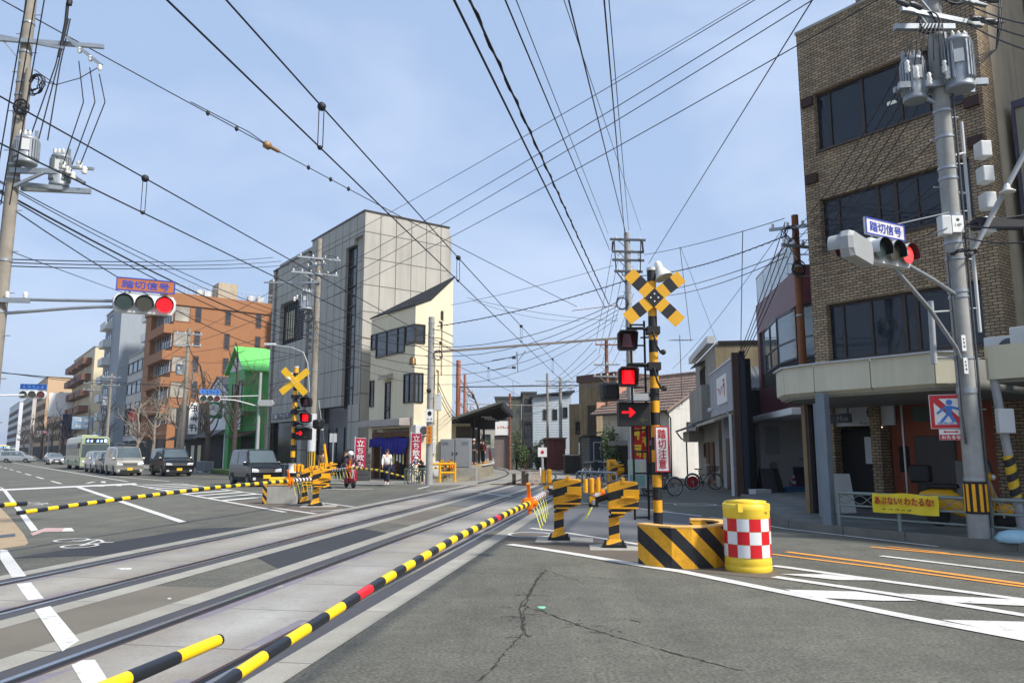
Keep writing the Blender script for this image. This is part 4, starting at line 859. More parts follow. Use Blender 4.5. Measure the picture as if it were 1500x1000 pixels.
# ================================================================ buildings, platform and greenery beyond the crossing
m_wth = mat('weathered_render', '8C7C62', .9, var=.3, sc=.9, bump=.3, streak=.45)
m_wth2 = mat('weathered_tan', 'A8946F', .9, var=.22, sc=.9, bump=.2, streak=.3)
p = V((6.5, 58, 0)); Z = thing('weathered_house', 'low stained brown house with a salmon painted band and one small window', 'house', p, PHI)
mb = MB(); mb.box(0, 2.4, 0, 3.2, 0, 5.4); mb.build('wall', m_wth, Z); box('salmon_band', mat('salmon_paint', 'B0806A', .8), Z, .02, 2.44, -.03, 0, 4.7, 5.42); box('timber_panel', mat('dark_boards', '3E342B', .85, var=.3, streak=.3), Z, -.03, .0, .1, 1.0, 2.2, 5.2)
win(Z, 'F', 1.9, 2.4, 3.0, 4.0)
Z2 = thing('tall_weathered_house', 'taller soot streaked brown house with a red brown roof edge', 'house', (8.6, 62, 0), PHI)
mb = MB(); mb.box(0, 5, 0, 4.6, 0, 7.6); mb.build('wall', m_wth, Z2); mb = MB(); mb.box(-.15, 5.1, -.15, 4.75, 7.6, 8.2); mb.build('roof_edge', mat('red_brown_metal', '5A3A34', .7, streak=.2), Z2)
box('salmon_wall', mat('salmon_paint', ''), Z2, .1, 5, -.04, 0, 4.2, 7.58)
def flat_house(name, label, u0, u1, Y, h, m, dep=8):
    a, b = at(u0, 662, Y), at(u1, 662, Y); w = b.x - a.x
    r = thing(name, label, 'house', (a.x, Y, 0), 0); mb = MB(); mb.box(0, w, 0, dep, 0, h); mb.build('wall', m, r); return r, w
def win2(r, x0, x1, z0, z1, **k): return win(r, 'S', x0, x1, z0, z1, **k)
r, w = flat_house('pale_blue_house', 'pale blue sided house with small dark windows past the curve', 781, 838, 73, 7.0, ribs('pale_blue_siding', 'B3BEC6', .25, (0, 0, 1), .6, 0, .05, .25, .12))
mb = MB(); mb.prism([(-.3, -.4, 6.9), (w + .3, -.4, 7.4), (w + .3, 8, 7.4), (-.3, 8, 6.9)], (0, 0, .15)); mb.build('roof', m_dsteel, r)
for x, z in ((1.0, 4.7), (1.9, 4.7), (2.9, 4.9), (1.1, 1.9), (1.9, 1.9), (2.7, 1.9)): win2(r, x, x + .45, z, z + 1.0)
r, w = flat_house('tan_apartment', 'tan apartment house with shaded balconies past the curve', 766, 784, 78, 7.6, mat('tan_grey_render', '9B9082', .8, streak=.2)); box('roof', m_dsteel, r, -.2, w + .2, -.3, 8, 7.6, 7.8)
for z in (2.9, 5.6): f = win2(r, .15, w - .15, z, z + 1.5, mull=(.4,)); mb = MB(); mb.box(.1, w - .1, -.7, -.6, z - .9, z + .05); mb.box(.1, w - .1, -.7, 0, z - .95, z - .85); mb.build('balcony', mat('tan_grey_render', ''), f)
r, w = flat_house('pale_grey_apartment', 'pale grey apartment house with flat roof beside the tan one', 727, 764, 80, 7.2, mat('warm_grey_render', 'A8A69F', .8, streak=.2)); box('roof', m_dsteel, r, -.2, w + .2, -.3, 8, 7.2, 7.45)
for x in (.4, 1.6): win2(r, x, x + .6, 5.0, 6.0); win2(r, x, x + .6, 2.6, 3.5)
r2, w2 = flat_house('mauve_shed', 'low mauve brown building under the red lettered signboard', 724, 752, 74, 3.2, mat('mauve_brown', '7B6D6A', .85, streak=.2), 5)
sg = box('sign_board', m_wht, r2, .1, 1.5, -.25, -.15, 3.25, 4.6); mb = MB(); add_text(mb, '#####', (.85, -.26, 4.0), 1.1, .3); mb.build('lettering', m_red, sg)
box('post_wall', mat('grey_green_wall', '5B5D54', .85, streak=.3), r2, 1.7, 2.4, -.5, 0, 0, 6.6)
r, w = flat_house('maroon_shed', 'maroon boarded shed beside the curving track', 801, 828, 66, 2.75, ribs('maroon_boards', '5C2B28', .3, (1, 0, 0), .8, 0, .2, .6, .3), 4)
box('roof', mat('rusty_sheet', '6B4A40', .8), r, -.15, w + .15, -.2, 4.2, 2.75, 2.85)
r, w = flat_house('smoking_booth', 'dark glass kiosk with slanted roof and mirror window beside the crossing', 853, 893, 52, 2.7, m_dark, 2.5)
mb = MB(); mb.prism([(-.1, -.3, 2.65), (w + .3, -.3, 3.1), (w + .3, 2.6, 3.1), (-.1, 2.6, 2.65)], (0, 0, .08)); mb.build('roof', m_dsteel, r); win2(r, .75, 1.3, 1.0, 2.3, gm=m_glassb, fm=m_alum); box('blue_panel', mat('dark_blue_panel', '1C2A3C', .5), r, .5, w, -.03, 0, 0, 2.6); box('block_wall', tiles('grey_block', '6B6B66', '44443F', .4, .2, .5), r, -.05, .5, -.04, 0, 0, 2.62)
r, w = flat_house('low_wall_store', 'low dark concrete bin store in front of the weathered house', 828, 862, 55, 1.35, mat('black_concrete', '3A3936', .9, streak=.3), 2); box('coping', m_conc, r, -.05, w + .05, -.05, 2, 1.35, 1.43)
for i in range(2): tag(MB().cyl((0, 0, 0), (0, 0, .85), .17, .16, 14).build('white_drum', m_wht, loc=at(851 + i * 4.5, 660, 54) * 1 - V((0, 0, at(851, 660, 54).z - 1.43))), ['white plastic drum on the dark bin store, farther from the kiosk', 'white plastic drum on the dark bin store, nearer the kiosk'][i], 'drum', 'white drums on the bin store')
# white construction hoarding and cones beyond the platform
hd = thing('hoarding', 'white sheet construction hoarding past the platform', 'fence', (at(688, 662, 88).x, 88, 0)); mb = MB()
for i in range(5): mb.box(i * .66, i * .66 + .64, 0, .05, .9, 2.1)
mb.build('panel', m_wht, hd); mb = MB()
for i in range(6): mb.cyl((i * .65, .08, 0), (i * .65, .08, 2.1), .03, n=6)
mb.build('post', m_steel, hd)
for i, u in enumerate((717, 733)):
    b_ = at(u, 670, 84); ob = thing('orange_barrier_board', 'leaning orange board propped by the hoarding' if not i else 'second orange board propped nearer the mauve building', 'board', (b_.x, 84, .0)); mb = MB(); mb.prism([(0, 0, .0), (.35, 0, 0), (.1, .25, 2.0), (-.15, .25, 2.0)], (0, .05, 0)); mb.build('board', mat('orange_board', 'D2552E', .6), ob); mb = MB(); mb.bar((.0, .3, 1.7), (.2, 1.0, 0), .05); mb.build('prop', m_dsteel, ob)
# background infill far beyond
rr = random.Random(11); cols = ['A9A59C', '8F8A82', 'B5B0A4', '7F8287', 'A3968A', '9BA3A8']
for i, (u, Y, h, w_) in enumerate([(700, 120, 8, 8), (735, 130, 9, 9), (690, 150, 9, 14), (850, 100, 6, 8), (880, 92, 7, 7), (905, 85, 6.2, 6), (930, 95, 7, 7)]):
    c = at(u, 662, Y); r = thing('distant_house', ['far grey house with a dark roof past the platform', 'far brown grey house above the hoarding', 'far wide house low on the skyline', 'far house behind the weathered brown pair', 'far house glimpsed between wires and the brown house', 'far house behind the crossing lamps', 'far house behind the striped crossing mast'][i], 'house', (c.x - w_ / 2, Y, 0)); mb = MB(); mb.box(0, w_, 0, 8, 0, h * .7); mb.build('wall', mat('far_' + cols[i % 6], cols[i % 6], .85), r)
    mb = MB(); mb.prism([(-.3, -.3, h * .7), (w_ + .3, -.3, h * .7), (w_ / 2, -.3, h)], (0, 8.6, 0)); mb.build('roof', m_dsteel, r)
    for x in (w_ * .2, w_ * .6): win2(r, x, x + 1.2, h * .35, h * .55)
# ---------------------------------------------------------------- platform
PL = thing('station_platform', 'raised concrete tram platform with yellow edge and ramp', 'platform', (0, 0, 0)); m_plat = mat('platform_concrete', '8F8875', .85, var=.25, sc=2, bump=.3, streak=.35)
E1 = [trk(-7.72 - 1.15, y) for y in (1.5, 5, 8, 12, 16, 20, 24, 28, 32)]; E2 = [trk(-7.72 - 3.4, y) for y in (1.5, 5, 8, 12, 16, 20, 24, 28, 32)]
hz = [.02, .42, .8] + [.8] * 6; mb = MB(); tp = MB(); ye = MB()
for i in range(8):
    A_, B_, C_, D_ = E1[i], E2[i], E2[i + 1], E1[i + 1]; q0, q1 = V((0, 0, hz[i])), V((0, 0, hz[i + 1]))
    mb._a([A_, B_, C_, D_, A_ + q0, B_ + q0, C_ + q1, D_ + q1], [(0, 3, 7, 4), (1, 5, 6, 2), (0, 4, 5, 1), (3, 2, 6, 7), (4, 7, 6, 5)], 0)
    k = V((0, 0, .012)); f0, f1 = A_.lerp(B_, .12), D_.lerp(C_, .12); g0, g1 = A_.lerp(B_, .3), D_.lerp(C_, .3)
    ye.poly([f0 + q0 + k, g0 + q0 + k, g1 + q1 + k, f1 + q1 + k]) if i > 1 else None
mb.build('platform_body', m_plat, PL); ye.build('tactile_strip', mat('ochre_tactile', 'B58B3C', .8, var=.15), PL)
mb = MB()
for i in range(2, 8):
    d = (E1[i + 1] - E1[i]).normalized(); n = V((d.y, -d.x, 0)) * .1; z = V((0, 0, .8)); mb.prism([E1[i] - n + z, E1[i + 1] - n + z, E1[i + 1] + n + z, E1[i] + n + z], (0, 0, .05))
mb.build('edge_stone', m_lgrey, PL)
rl = MB(); Rp = [E2[0].lerp(E1[0], .55), E2[1].lerp(E1[1], .55), E2[2].lerp(E1[2], .55)]
for k in (.3, .6, .95): rl.tube([p + V((0, 0, h + k)) for p, h in zip(Rp, hz)], .025, 6)
for j in range(9): p = Rp[0].lerp(Rp[2], j / 8); rl.cyl(p + V((0, 0, .0)), p + V((0, 0, .8 * j / 8 + .98)), .022, n=6)
rl.build('ramp_railing', mat('brown_railing', '5E574E', .5), PL)
RC = thing('platform_canopy', 'black tilted platform canopy on dark posts', 'canopy', E1[3] + V((0, 0, 0)), -atan2(.05, 1)); m_cz = mat('black_canopy', '16171A', .6)
mb = MB(); mb.prism([(-2.9, -1.0, 3.5), (.9, -1.0, 4.75), (.9, -1.0, 4.85), (-2.9, -1.0, 3.6)], (0, 14, 0)); mb.build('roof', m_cz, RC); mb = MB()
for k in range(8): mb.bar((-2.8, -.8 + k * 1.9, 3.45), (.8, -.8 + k * 1.9, 4.62), .1, .16)
mb.prism([(.85, -1.03, 4.4), (1.0, -1.03, 4.5), (1.0, -1.03, 4.9), (.85, -1.03, 4.86)], (0, 14.05, 0)); mb.prism([(-2.95, -1.1, 3.45), (1.0, -1.1, 4.77), (1.0, -1.1, 4.93), (-2.95, -1.1, 3.62)], (0, .08, 0), 1); mb.build('beam', [m_cz, mat('grey_fascia', '55564F', .6)], RC)
for y in (1.0, 5.0, 9.0):
    mb = MB(); mb.box(-1.2, -1.05, y, y + .15, .7, 4.0); mb.build('post', m_cz, RC)
mb = MB(); mb.box(-2.9, -1.3, .6, .75, 2.4, 3.5); mb.build('end_panel', mat('cream_board', 'AEA88C', .7), RC)
for k in range(4): lm = MB(); lm.box(-.6, .1, 1 + k * 2.5, 1.15 + k * 2.5, 3.92, 3.98); lm.build('lamp_fitting', m_lgrey, RC); box('departure_board', m_black, RC, -.7, .4, .2, .35, 3.1, 3.7)
wl_ = thing('waiting_shelter', 'dark shuttered waiting shelter under the platform canopy', 'shelter', E2[3], 0); mb = MB(); mb.box(.0, 1.0, .2, 10, .8, 3.3); mb.build('wall', mat('brown_black_boards', '3A322B', .8), wl_); box('window', m_dark, wl_, .1, .9, .15, .2, 1.8, 2.6)
cb = thing('relay_cabinet', 'large grey steel relay cabinet with twin doors in front of the platform', 'cabinet', (at(645, 662, 42).x, 42, 0), radians(-6)); m_cab = mat('cabinet_grey', '8E9294', .5, .1, .05)
box('plinth', m_conc, cb, -.05, 2.0, -.05, .9, 0, .75); box('casing', m_cab, cb, 0, .8, 0, .8, .75, 2.32, .01); 
mb = MB()
d1 = box('door', m_cab, cb, .03, .75, -.03, 0, .8, 2.28, .01); d2 = box('door', m_cab, cb, .84, 1.62, -.03, .0, .8, 2.33, .01); box('casing', m_cab, cb, .82, 1.64, 0, .8, .75, 2.37, .01)
for d_, x in ((d1, .68), (d2, .9)):
    box('handle', m_black, d_, x, x + .05, -.06, -.03, 1.45, 1.6)
for d_, x in ((d1, .1), (d2, 1.2)):
    for z in (2.0, 2.1): box('vent', m_dsteel, d_, x, x + .35, -.035, -.03, z, z + .04)
# ---------------------------------------------------------------- greenery
def leaf_cloud(mb, c, r, n, s, rnd, mis=3):
    for i in range(n):
        while True:
            d = V((rnd.uniform(-1, 1), rnd.uniform(-1, 1), rnd.uniform(-1, 1)))
            if .25 < d.length < 1: break
        p = V(c) + V((d.x * r[0], d.y * r[1], d.z * r[2])); a = V((rnd.gauss(0, 1), rnd.gauss(0, 1), rnd.gauss(0, 1))).normalized(); b = a.orthogonal().normalized(); k = s * rnd.uniform(.6, 1.4)
        mb.poly([p - a * k, p + b * k * .5, p + a * k, p - b * k * .5], rnd.randrange(mis))
gm = [mat('leaf_dark', '26361B', .6, var=.3), mat('leaf_mid', '3A4E27', .6, var=.3), mat('leaf_light', '56682F', .6, var=.3)]
def shrub(label, u, Y, w, h, d, n, seed, z=0, mats=gm, name='shrub', group=None):
    rnd = random.Random(seed); c = at(u, 662, Y); r = thing(name, label, 'shrub', (c.x, Y, 0), 0, group); mb = MB()
    for k in range(5): leaf_cloud(mb, (rnd.uniform(-.3, .3) * w, rnd.uniform(-.2, .2) * d, z + h * rnd.uniform(.35, .62)), (w * .36, d * .4, h * .38), n // 5, .085, rnd)
    mb.build('foliage', mats, r); st = MB()
    for k in range(4): st.tube([(rnd.uniform(-.1, .1), 0, 0), (rnd.uniform(-.3, .3) * w, rnd.uniform(-.2, .2), h * .7)], [.05, .015], 5)
    st.build('stem', m_wood, r)
yg = [mat('leaf_yellow_green', '6E6F2C', .6, var=.3), gm[1], gm[2]]
shrub('dark clipped evergreen shrub by the rusty catenary mast', 770, 67, 1.5, 2.4, 1.2, 1700, 1); shrub('rounded evergreen shrub left of the maroon shed', 787, 67.5, 2.0, 2.1, 1.4, 1900, 2); shrub('yellow green leafy bush topping the evergreen hedge', 791, 69.5, 1.5, 3.0, 1.2, 1300, 3, mats=yg)
shrub('tall thin conifer beside the grey green post wall', 757, 68, 1.0, 4.6, .9, 900, 4); shrub('dark evergreen hedge at the foot of the bare cherry', 697, 92, 5.5, 3.6, 2, 1600, 5); shrub('bushy tree behind the striped mast beside bicycles', 893, 50, 1.5, 3.7, 1.4, 1800, 6); shrub('second dark bush behind the red banners', 905, 47, 1.3, 2.3, 1.0, 1000, 7)
def bare_tree(label, loc, h, r0, seed, m, pollard=True, group=None, cat='tree', spread=.5, name='bare_tree', blossom=None):
    rnd = random.Random(seed); T = thing(name, label, cat, loc, rnd.uniform(0, 6), group); tk = MB()
    pts = [V((0, 0, 0))]; n = 6
    for i in range(n): pts.append(pts[-1] + V((rnd.uniform(-.06, .06) * h / 6, rnd.uniform(-.06, .06) * h / 6, h * .62 / n)))
    tk.tube(pts, [r0 * (1 - .5 * i / n) for i in range(n + 1)], 8); tk.build('trunk', m, T); br = MB(); tips = []
    def grow(p, d, L, r, lv):
        q = p; P_ = [p]; R_ = [r]; k = 4
        for i in range(k):
            d = (d + V((rnd.gauss(0, .2), rnd.gauss(0, .2), rnd.gauss(.08, .15)))).normalized(); q = q + d * L / k; P_.append(q); R_.append(r * (1 - .55 * (i + 1) / k))
        br.tube(P_, R_, 5)
        if pollard and lv >= 1: br.ball(q, r * .75, 6, 4)
        if lv < 3:
            for j in range(rnd.randint(2, 4)):
                b = P_[rnd.randint(1, k)]; grow(b, (d + V((rnd.gauss(0, .75), rnd.gauss(0, .75), rnd.gauss(.1, .45)))).normalized(), L * rnd.uniform(.4, .7), r * .5, lv + 1)
        else: tips.append(q)
    for j in range(7):
        i = rnd.randint(3, n); b = pts[i]; a_ = j * 2.4; grow(b, V((cos(a_) * spread * 1.6, sin(a_) * spread * 1.6, .7)).normalized(), h * .3 * rnd.uniform(.7, 1.1), r0 * .34, 0)
    grow(pts[-1], V((0, 0, 1)), h * .36, r0 * .5, 0)
    br.build('branches', m, T)
    if blossom:
        lf = MB()
        for q in tips: leaf_cloud(lf, q, (.3, .3, .3), 9, .05, rnd, 1)
        lf.build('blossom', blossom, T)
    return T
m_bark = mat('pale_bark', '8A7F72', .9, var=.3, sc=5); m_bark2 = mat('dark_bark', '4E453E', .9, var=.3, sc=5)
bare_tree('leafless cherry tree with sparse pale blossom past the platform', (at(700, 662, 86).x, 86, 0), 8.6, .32, 21, m_bark2, False, name='cherry_tree', blossom=mat('pale_blossom', 'C9B7B4', .8))
# ================================================================ level crossing equipment
st_gate = stripes('gate_stripes', '17181A', 'E8A416', (-.28, 0, 1), .285, .17, .5)
st_arm = None
def ring_mats(): return [mat('arm_yellow', 'F2C81C', .4, var=.06), mat('arm_black', '20242B', .4, var=.1), mat('arm_red', 'D8202B', .4), mat('arm_white', 'E6DAD6', .45), m_org]
RM = ring_mats()
def gate_arm(label, path, r0, r1, red_len=2.2, seg=.225, droppers=6, base=True, group='crossing gate arms', drop_dir=(0, 0), reds=(9, 22), flip=0):
    """long striped pole following path (world points); first red_len metres are red and white"""
    P = [V(p) for p in path]; L = [0]
    for i in range(1, len(P)): L.append(L[-1] + (P[i] - P[i - 1]).length)
    def ev(t):
        for i in range(1, len(P)):
            if t <= L[i] or i == len(P) - 1: k = (t - L[i - 1]) / (L[i] - L[i - 1]); return P[i - 1].lerp(P[i], k)
    root = thing('crossing_barrier', label, 'crossing barrier', P[0], 0, group); o = P[0]
    mb = MB(); t = 0.0; k = 0
    while t < L[-1] - .01:
        s = .115 if t < red_len else seg; e = min(t + s, L[-1]); r_a = r0 + (r1 - r0) * t / L[-1]; r_b = r0 + (r1 - r0) * e / L[-1]
        if t < red_len: c = (3, 1)[k % 2]; r_a *= 1.15; r_b *= 1.15
        else: c = (0, 1)[(k + flip) % 2]; c = 2 if k - int(red_len / .115) in reds else c
        mb.cyl(ev(t) - o, ev(e) - o, r_a, r_b, 12, c, caps=(e >= L[-1] - .01)); t = e; k += 1
    mb.build('striped_pole', RM, root)
    if base:
        c = ev(red_len) - o; d = (ev(red_len + .1) - ev(red_len)).normalized(); s = V((d.y, -d.x, 0)); b = MB()
        b.bar(c - d * .13, c + d * .13, .13, .16); b.bar(c - d * .05, c - d * .02 + V((0, 0, -.16)), .07, .05); b.bar(c + V((0, 0, .05)), c + d * .12 - s * .0 + V((0, 0, .3)), .05, .045); b.cyl(c - s * .12, c + s * .12, .05, n=10)
        b.build('break_bracket', [m_org, m_red], root)
        for j in range(droppers):
            q = ev(red_len * (.93 - .8 * j / max(1, droppers - 1))) - o; e = q + V((drop_dir[0] * (1 - .12 * j), drop_dir[1], -.42 + .03 * (j % 3)))
            MB().tube([q, q.lerp(e, .5) + V((.012, 0, .0)), e], .008, 5).build('hanging_strip', mat('fluorescent_strip', 'DEDE62', .5), root)
    return root
def gate_machine(label, loc, rz, lobes=3, cw=(-.3, .0, 1.02), plinth=True):
    g = thing('gate_machine', label, 'gate machine', loc, rz, 'crossing gate machines')
    mb = MB(); mb.box(-.2, .2, -.16, .16, .0, .045, 1); mb.box(-.19, .19, -.15, .15, .045, .07, 1)
    for x in (-.15, .15):
        for y in (-.12, .12): mb.cyl((x, y, .07), (x, y, .12), .018, n=6, mi=1)
    mb.build('base_plate', [m_blk, m_black], g)
    cl = MB(); cl.loft([[(x * a, y * b, z) for x, y in ((-1, -1), (1, -1), (1, 1), (-1, 1))] for a, b, z in ((.16, .13, .07), (.09, .085, .16), (.085, .08, .5), (.085, .08, .54))], 0, False); cl.build('column', st_gate, g, bev=.01)
    hd = MB(); hd.prism([(-.1, -.17, .66), (-.08, -.17, .6), (-.02, -.17, .52), (.14, -.17, .52), (.22, -.17, .62), (.36, -.17, .66), (.41, -.17, .7), (.41, -.17, 1.1), (.12, -.17, 1.12), (-.1, -.17, 1.1)], (0, .34, 0)); h = hd.build('housing', st_gate, g, bev=.02)
    mb = MB(); mb.box(.14, .19, -.19, .19, 1.08, 1.17); mb.box(.16, .42, -.2, -.165, .82, .98); mb.box(.12, .2, -.22, -.165, .83, .87); mb.cyl((.2, -.21, .85), (.34, -.21, .85), .022, n=8); mb.box(-.06, .4, -.185, -.168, .66, .69); mb.box(-.05, .2, -.185, .185, .58, .61); mb.box(.22, .3, -.03, .03, .6, .66); mb.build('lid_latch', m_yel, h, bev=.006)
    x, y, z = cw; mb = MB()
    for i in range(lobes):
        u = x + (i - (lobes - 1) / 2) * .105; mb.box(u - .042, u + .042, y - .09, y + .09, z - .14 + .04 * (i % 2 == 0), z + .14 - .04 * (i != 1)); mb.cyl((u, y - .1, z - .1), (u, y - .1, z + .13), .035, n=10)
    mb.box(x - .05, x + .05, y - .08, y + .08, z - .28, z - .16); mb.build('counterweight', m_yel, g, bev=.02)
    mb = MB(); mb.box(x - .06, x + .1, y - .06, y + .1, z - .34, z - .22); mb.cyl((x, y, z - .25), (-.08, 0, .86), .05, n=10); mb.cyl((x + .02, y - .08, z - .3), (x + .02, y - .08, z - .22), .03, n=8, mi=1); mb.build('drive_shaft', [m_black, m_steel], g, bev=.006)
    if plinth: MB().box(-.42, .62, -.35, .35, -.03, .022).build('foundation_slab', m_conc, g, bev=.01)
    return g
M1 = gp(819, 791.5); M2 = gp(900, 802.5)
gate_machine('black and yellow gate machine nearest the rails, its arm lowered toward us', M1, TH * .6, 2, (-.24, .25, 1.14))
gate_machine('black and yellow gate machine beside the curved guard, triple weights hanging on its left', M2, TH * .6, 3, (-.36, .0, 1.02))
gate_arm('long yellow and black gate arm lying diagonally over the near track', [(.62, 13.95, .87), (.26, 11.7, .83), (-.50, 7.0, .835), (-.82, 5, .79), (-1.07, 3.5, .725), (-1.25, 2.4, .66)], .05, .024, 2.25, .22, 6, drop_dir=(.16, -.05), reds=(0, 13, 33))
gate_arm('short visible yellow and black arm tip in the bottom corner over the near track', [(-3.2, -7.5, .8), (-2.1, -1.0, .82), (-1.31, 3.52, .77)], .05, .026, 1.2, .30, 4, reds=(), flip=1)
gate_arm('far yellow and black arm reaching left across the road lanes', [(-5.85, 23.5, .8), (-6.2, 21.2, .81), (-6.8, 17.5, .80), (-7.35, 14.2, .73), (-7.72, 12.0, .66)], .055, .034, 2.3, .225, 7, drop_dir=(.1, .1), reds=())
gate_arm('arm tip entering from beyond the left edge above the cycle lane', [(-9.6, 1.0, .85), (-8.7, 6.5, .85), (-7.76, 12.25, .79)], .055, .036, 1.2, .225, 3, reds=())
gate_arm('gate arm swung away along the tracks behind the triple weights', [(M2.x - .36, M2.y + .1, .78), (M2.x + .0, M2.y + 2.2, .8), (M2.x + .8, M2.y + 7, .7)], .05, .03, 2.2, .22, 3, drop_dir=(-.22, -.1), reds=())
gate_arm('slim gate arm crossing in front of the woman in white', [(-7.9, 33.2, .80), (-6.75, 31.8, .95), (-5.4, 30.4, .9), (-4.15, 29.1, .68)], .055, .035, 1.7, .18, 6, drop_dir=(.18, -.05), reds=())
gate_arm('short gate arm lowered behind the yellow pipe guard by the platform', [(-3.1, 41.2, .82), (-3.6, 40.6, .85), (-5.0, 39.4, .62)], .05, .035, .3, .16, 0, reds=())
M3 = gp(462, 741.5); M4 = gp(446, 738)
gate_machine('black and yellow gate machine at the far median, nearer of the pair', M3, PHI * .2, 2, (-.1, .3, 1.06)); gate_machine('black and yellow gate machine at the far median, behind its twin', M4, PHI * .2, 3, (-.2, -.1, 1.1))
gate_machine('gate machine by the scooter rider with a raised whip', V((-8.15, 33.6, 0)), 0, 3, (-.15, -.1, 1.0), False); wp = MB(); wp.tube([(-8.15, 33.5, 1.0), (-8.3, 33.5, 1.95)], .06, 8, 0); wp.tube([(-8.3, 33.5, 1.95), (-8.4, 33.5, 2.55), (-8.46, 33.5, 2.95)], .04, 8, 1); wp.tube([(-8.46, 33.5, 2.95), (-8.62, 33.5, 3.9)], .012, 6, 2); wp.ball((-8.46, 33.5, 2.95), .08, 8, 6, 2); wp.ball((-8.42, 33.5, 2.6), .07, 8, 6, 2)
tag(wp.build('raised_barrier', [m_yel, m_dsteel, m_lgrey]), 'thin raised gate arm, yellow below and grey above, beside the scooter rider', 'barrier arm')
gate_machine('black and yellow gate machine behind the yellow pipe guard', V((-3.6, 41.2, 0)), 0, 2, (-.2, .1, 1.05)); gate_machine('gate machine beyond the steel bicycle rail across the side street', V((4.2, 31.5, 0)), 0, 2, (-.1, .1, 1.1))
# ---- crossing masts with cross boards and lamps
st_mast = stripes('mast_stripes', '17181A', 'E8A416', (0, 0, 1), .42, .1, .52)
st_mast2 = stripes('far_mast_stripes', '17181A', 'E8AE16', (0, 0, 1), .42, .1, .5)
m_lamp_on = emit('red_lamp_lit', (1, .0, .004), 1.1); m_lamp_off = mat('red_lamp_dark', '50101A', .15, var=.2)
def lamp_head(root, x, y, z, on, name='warning_lamp', back=False):
    s = 1 if not back else -1; sh = [(-.17, -.13), (-.13, -.17), (.13, -.17), (.17, -.13), (.17, .13), (.13, .17), (-.13, .17), (-.17, .13)]
    o = MB(); ot = [[(x + a * k, y + s * d, z + b * k) for a, b in sh] for k, d in ((.62, .16), (.85, .1), (.95, -.02), (1.0, -.12))]
    o.loft(ot[:4], 0, False, True); f = o.build(name, m_black, root)
    h = MB(); a0 = [(x + a, y - s * .12, z + b) for a, b in sh]; a1 = [(x + a, y - s * (.12 + (.16 if b > 0 else .03)), z + b) for a, b in sh]; a2 = [(x + a * .88, y - s * (.12 + (.16 if b > 0 else .03)), z + b * .88) for a, b in sh]; a3 = [(x + a * .88, y - s * .12, z + b * .88) for a, b in sh]
    h.loft([a0, a1, a2, a3], 0, False, False); h.build('visor', m_black, f)
    g = MB(); g.loft([[(x + a, y - s * d, z + b * .115) for b in (-1, 1)] for a, d in ((-.105, .135), (-.07, .16), (0, .17), (.07, .16), (.105, .135))], 0, True, False, False); g.build('lens', m_lamp_on if on else m_lamp_off, f)
    return f
def arrow_pts(x, y, z, s, d=1): return [(x + d * px_ * s, y, z + pz * s) for px_, pz in ((-1, -.16), (.25, -.16), (.0, -.62), (.28, -.7), (1.0, 0), (.28, .7), (.0, .62), (.25, .16), (-1, .16))]
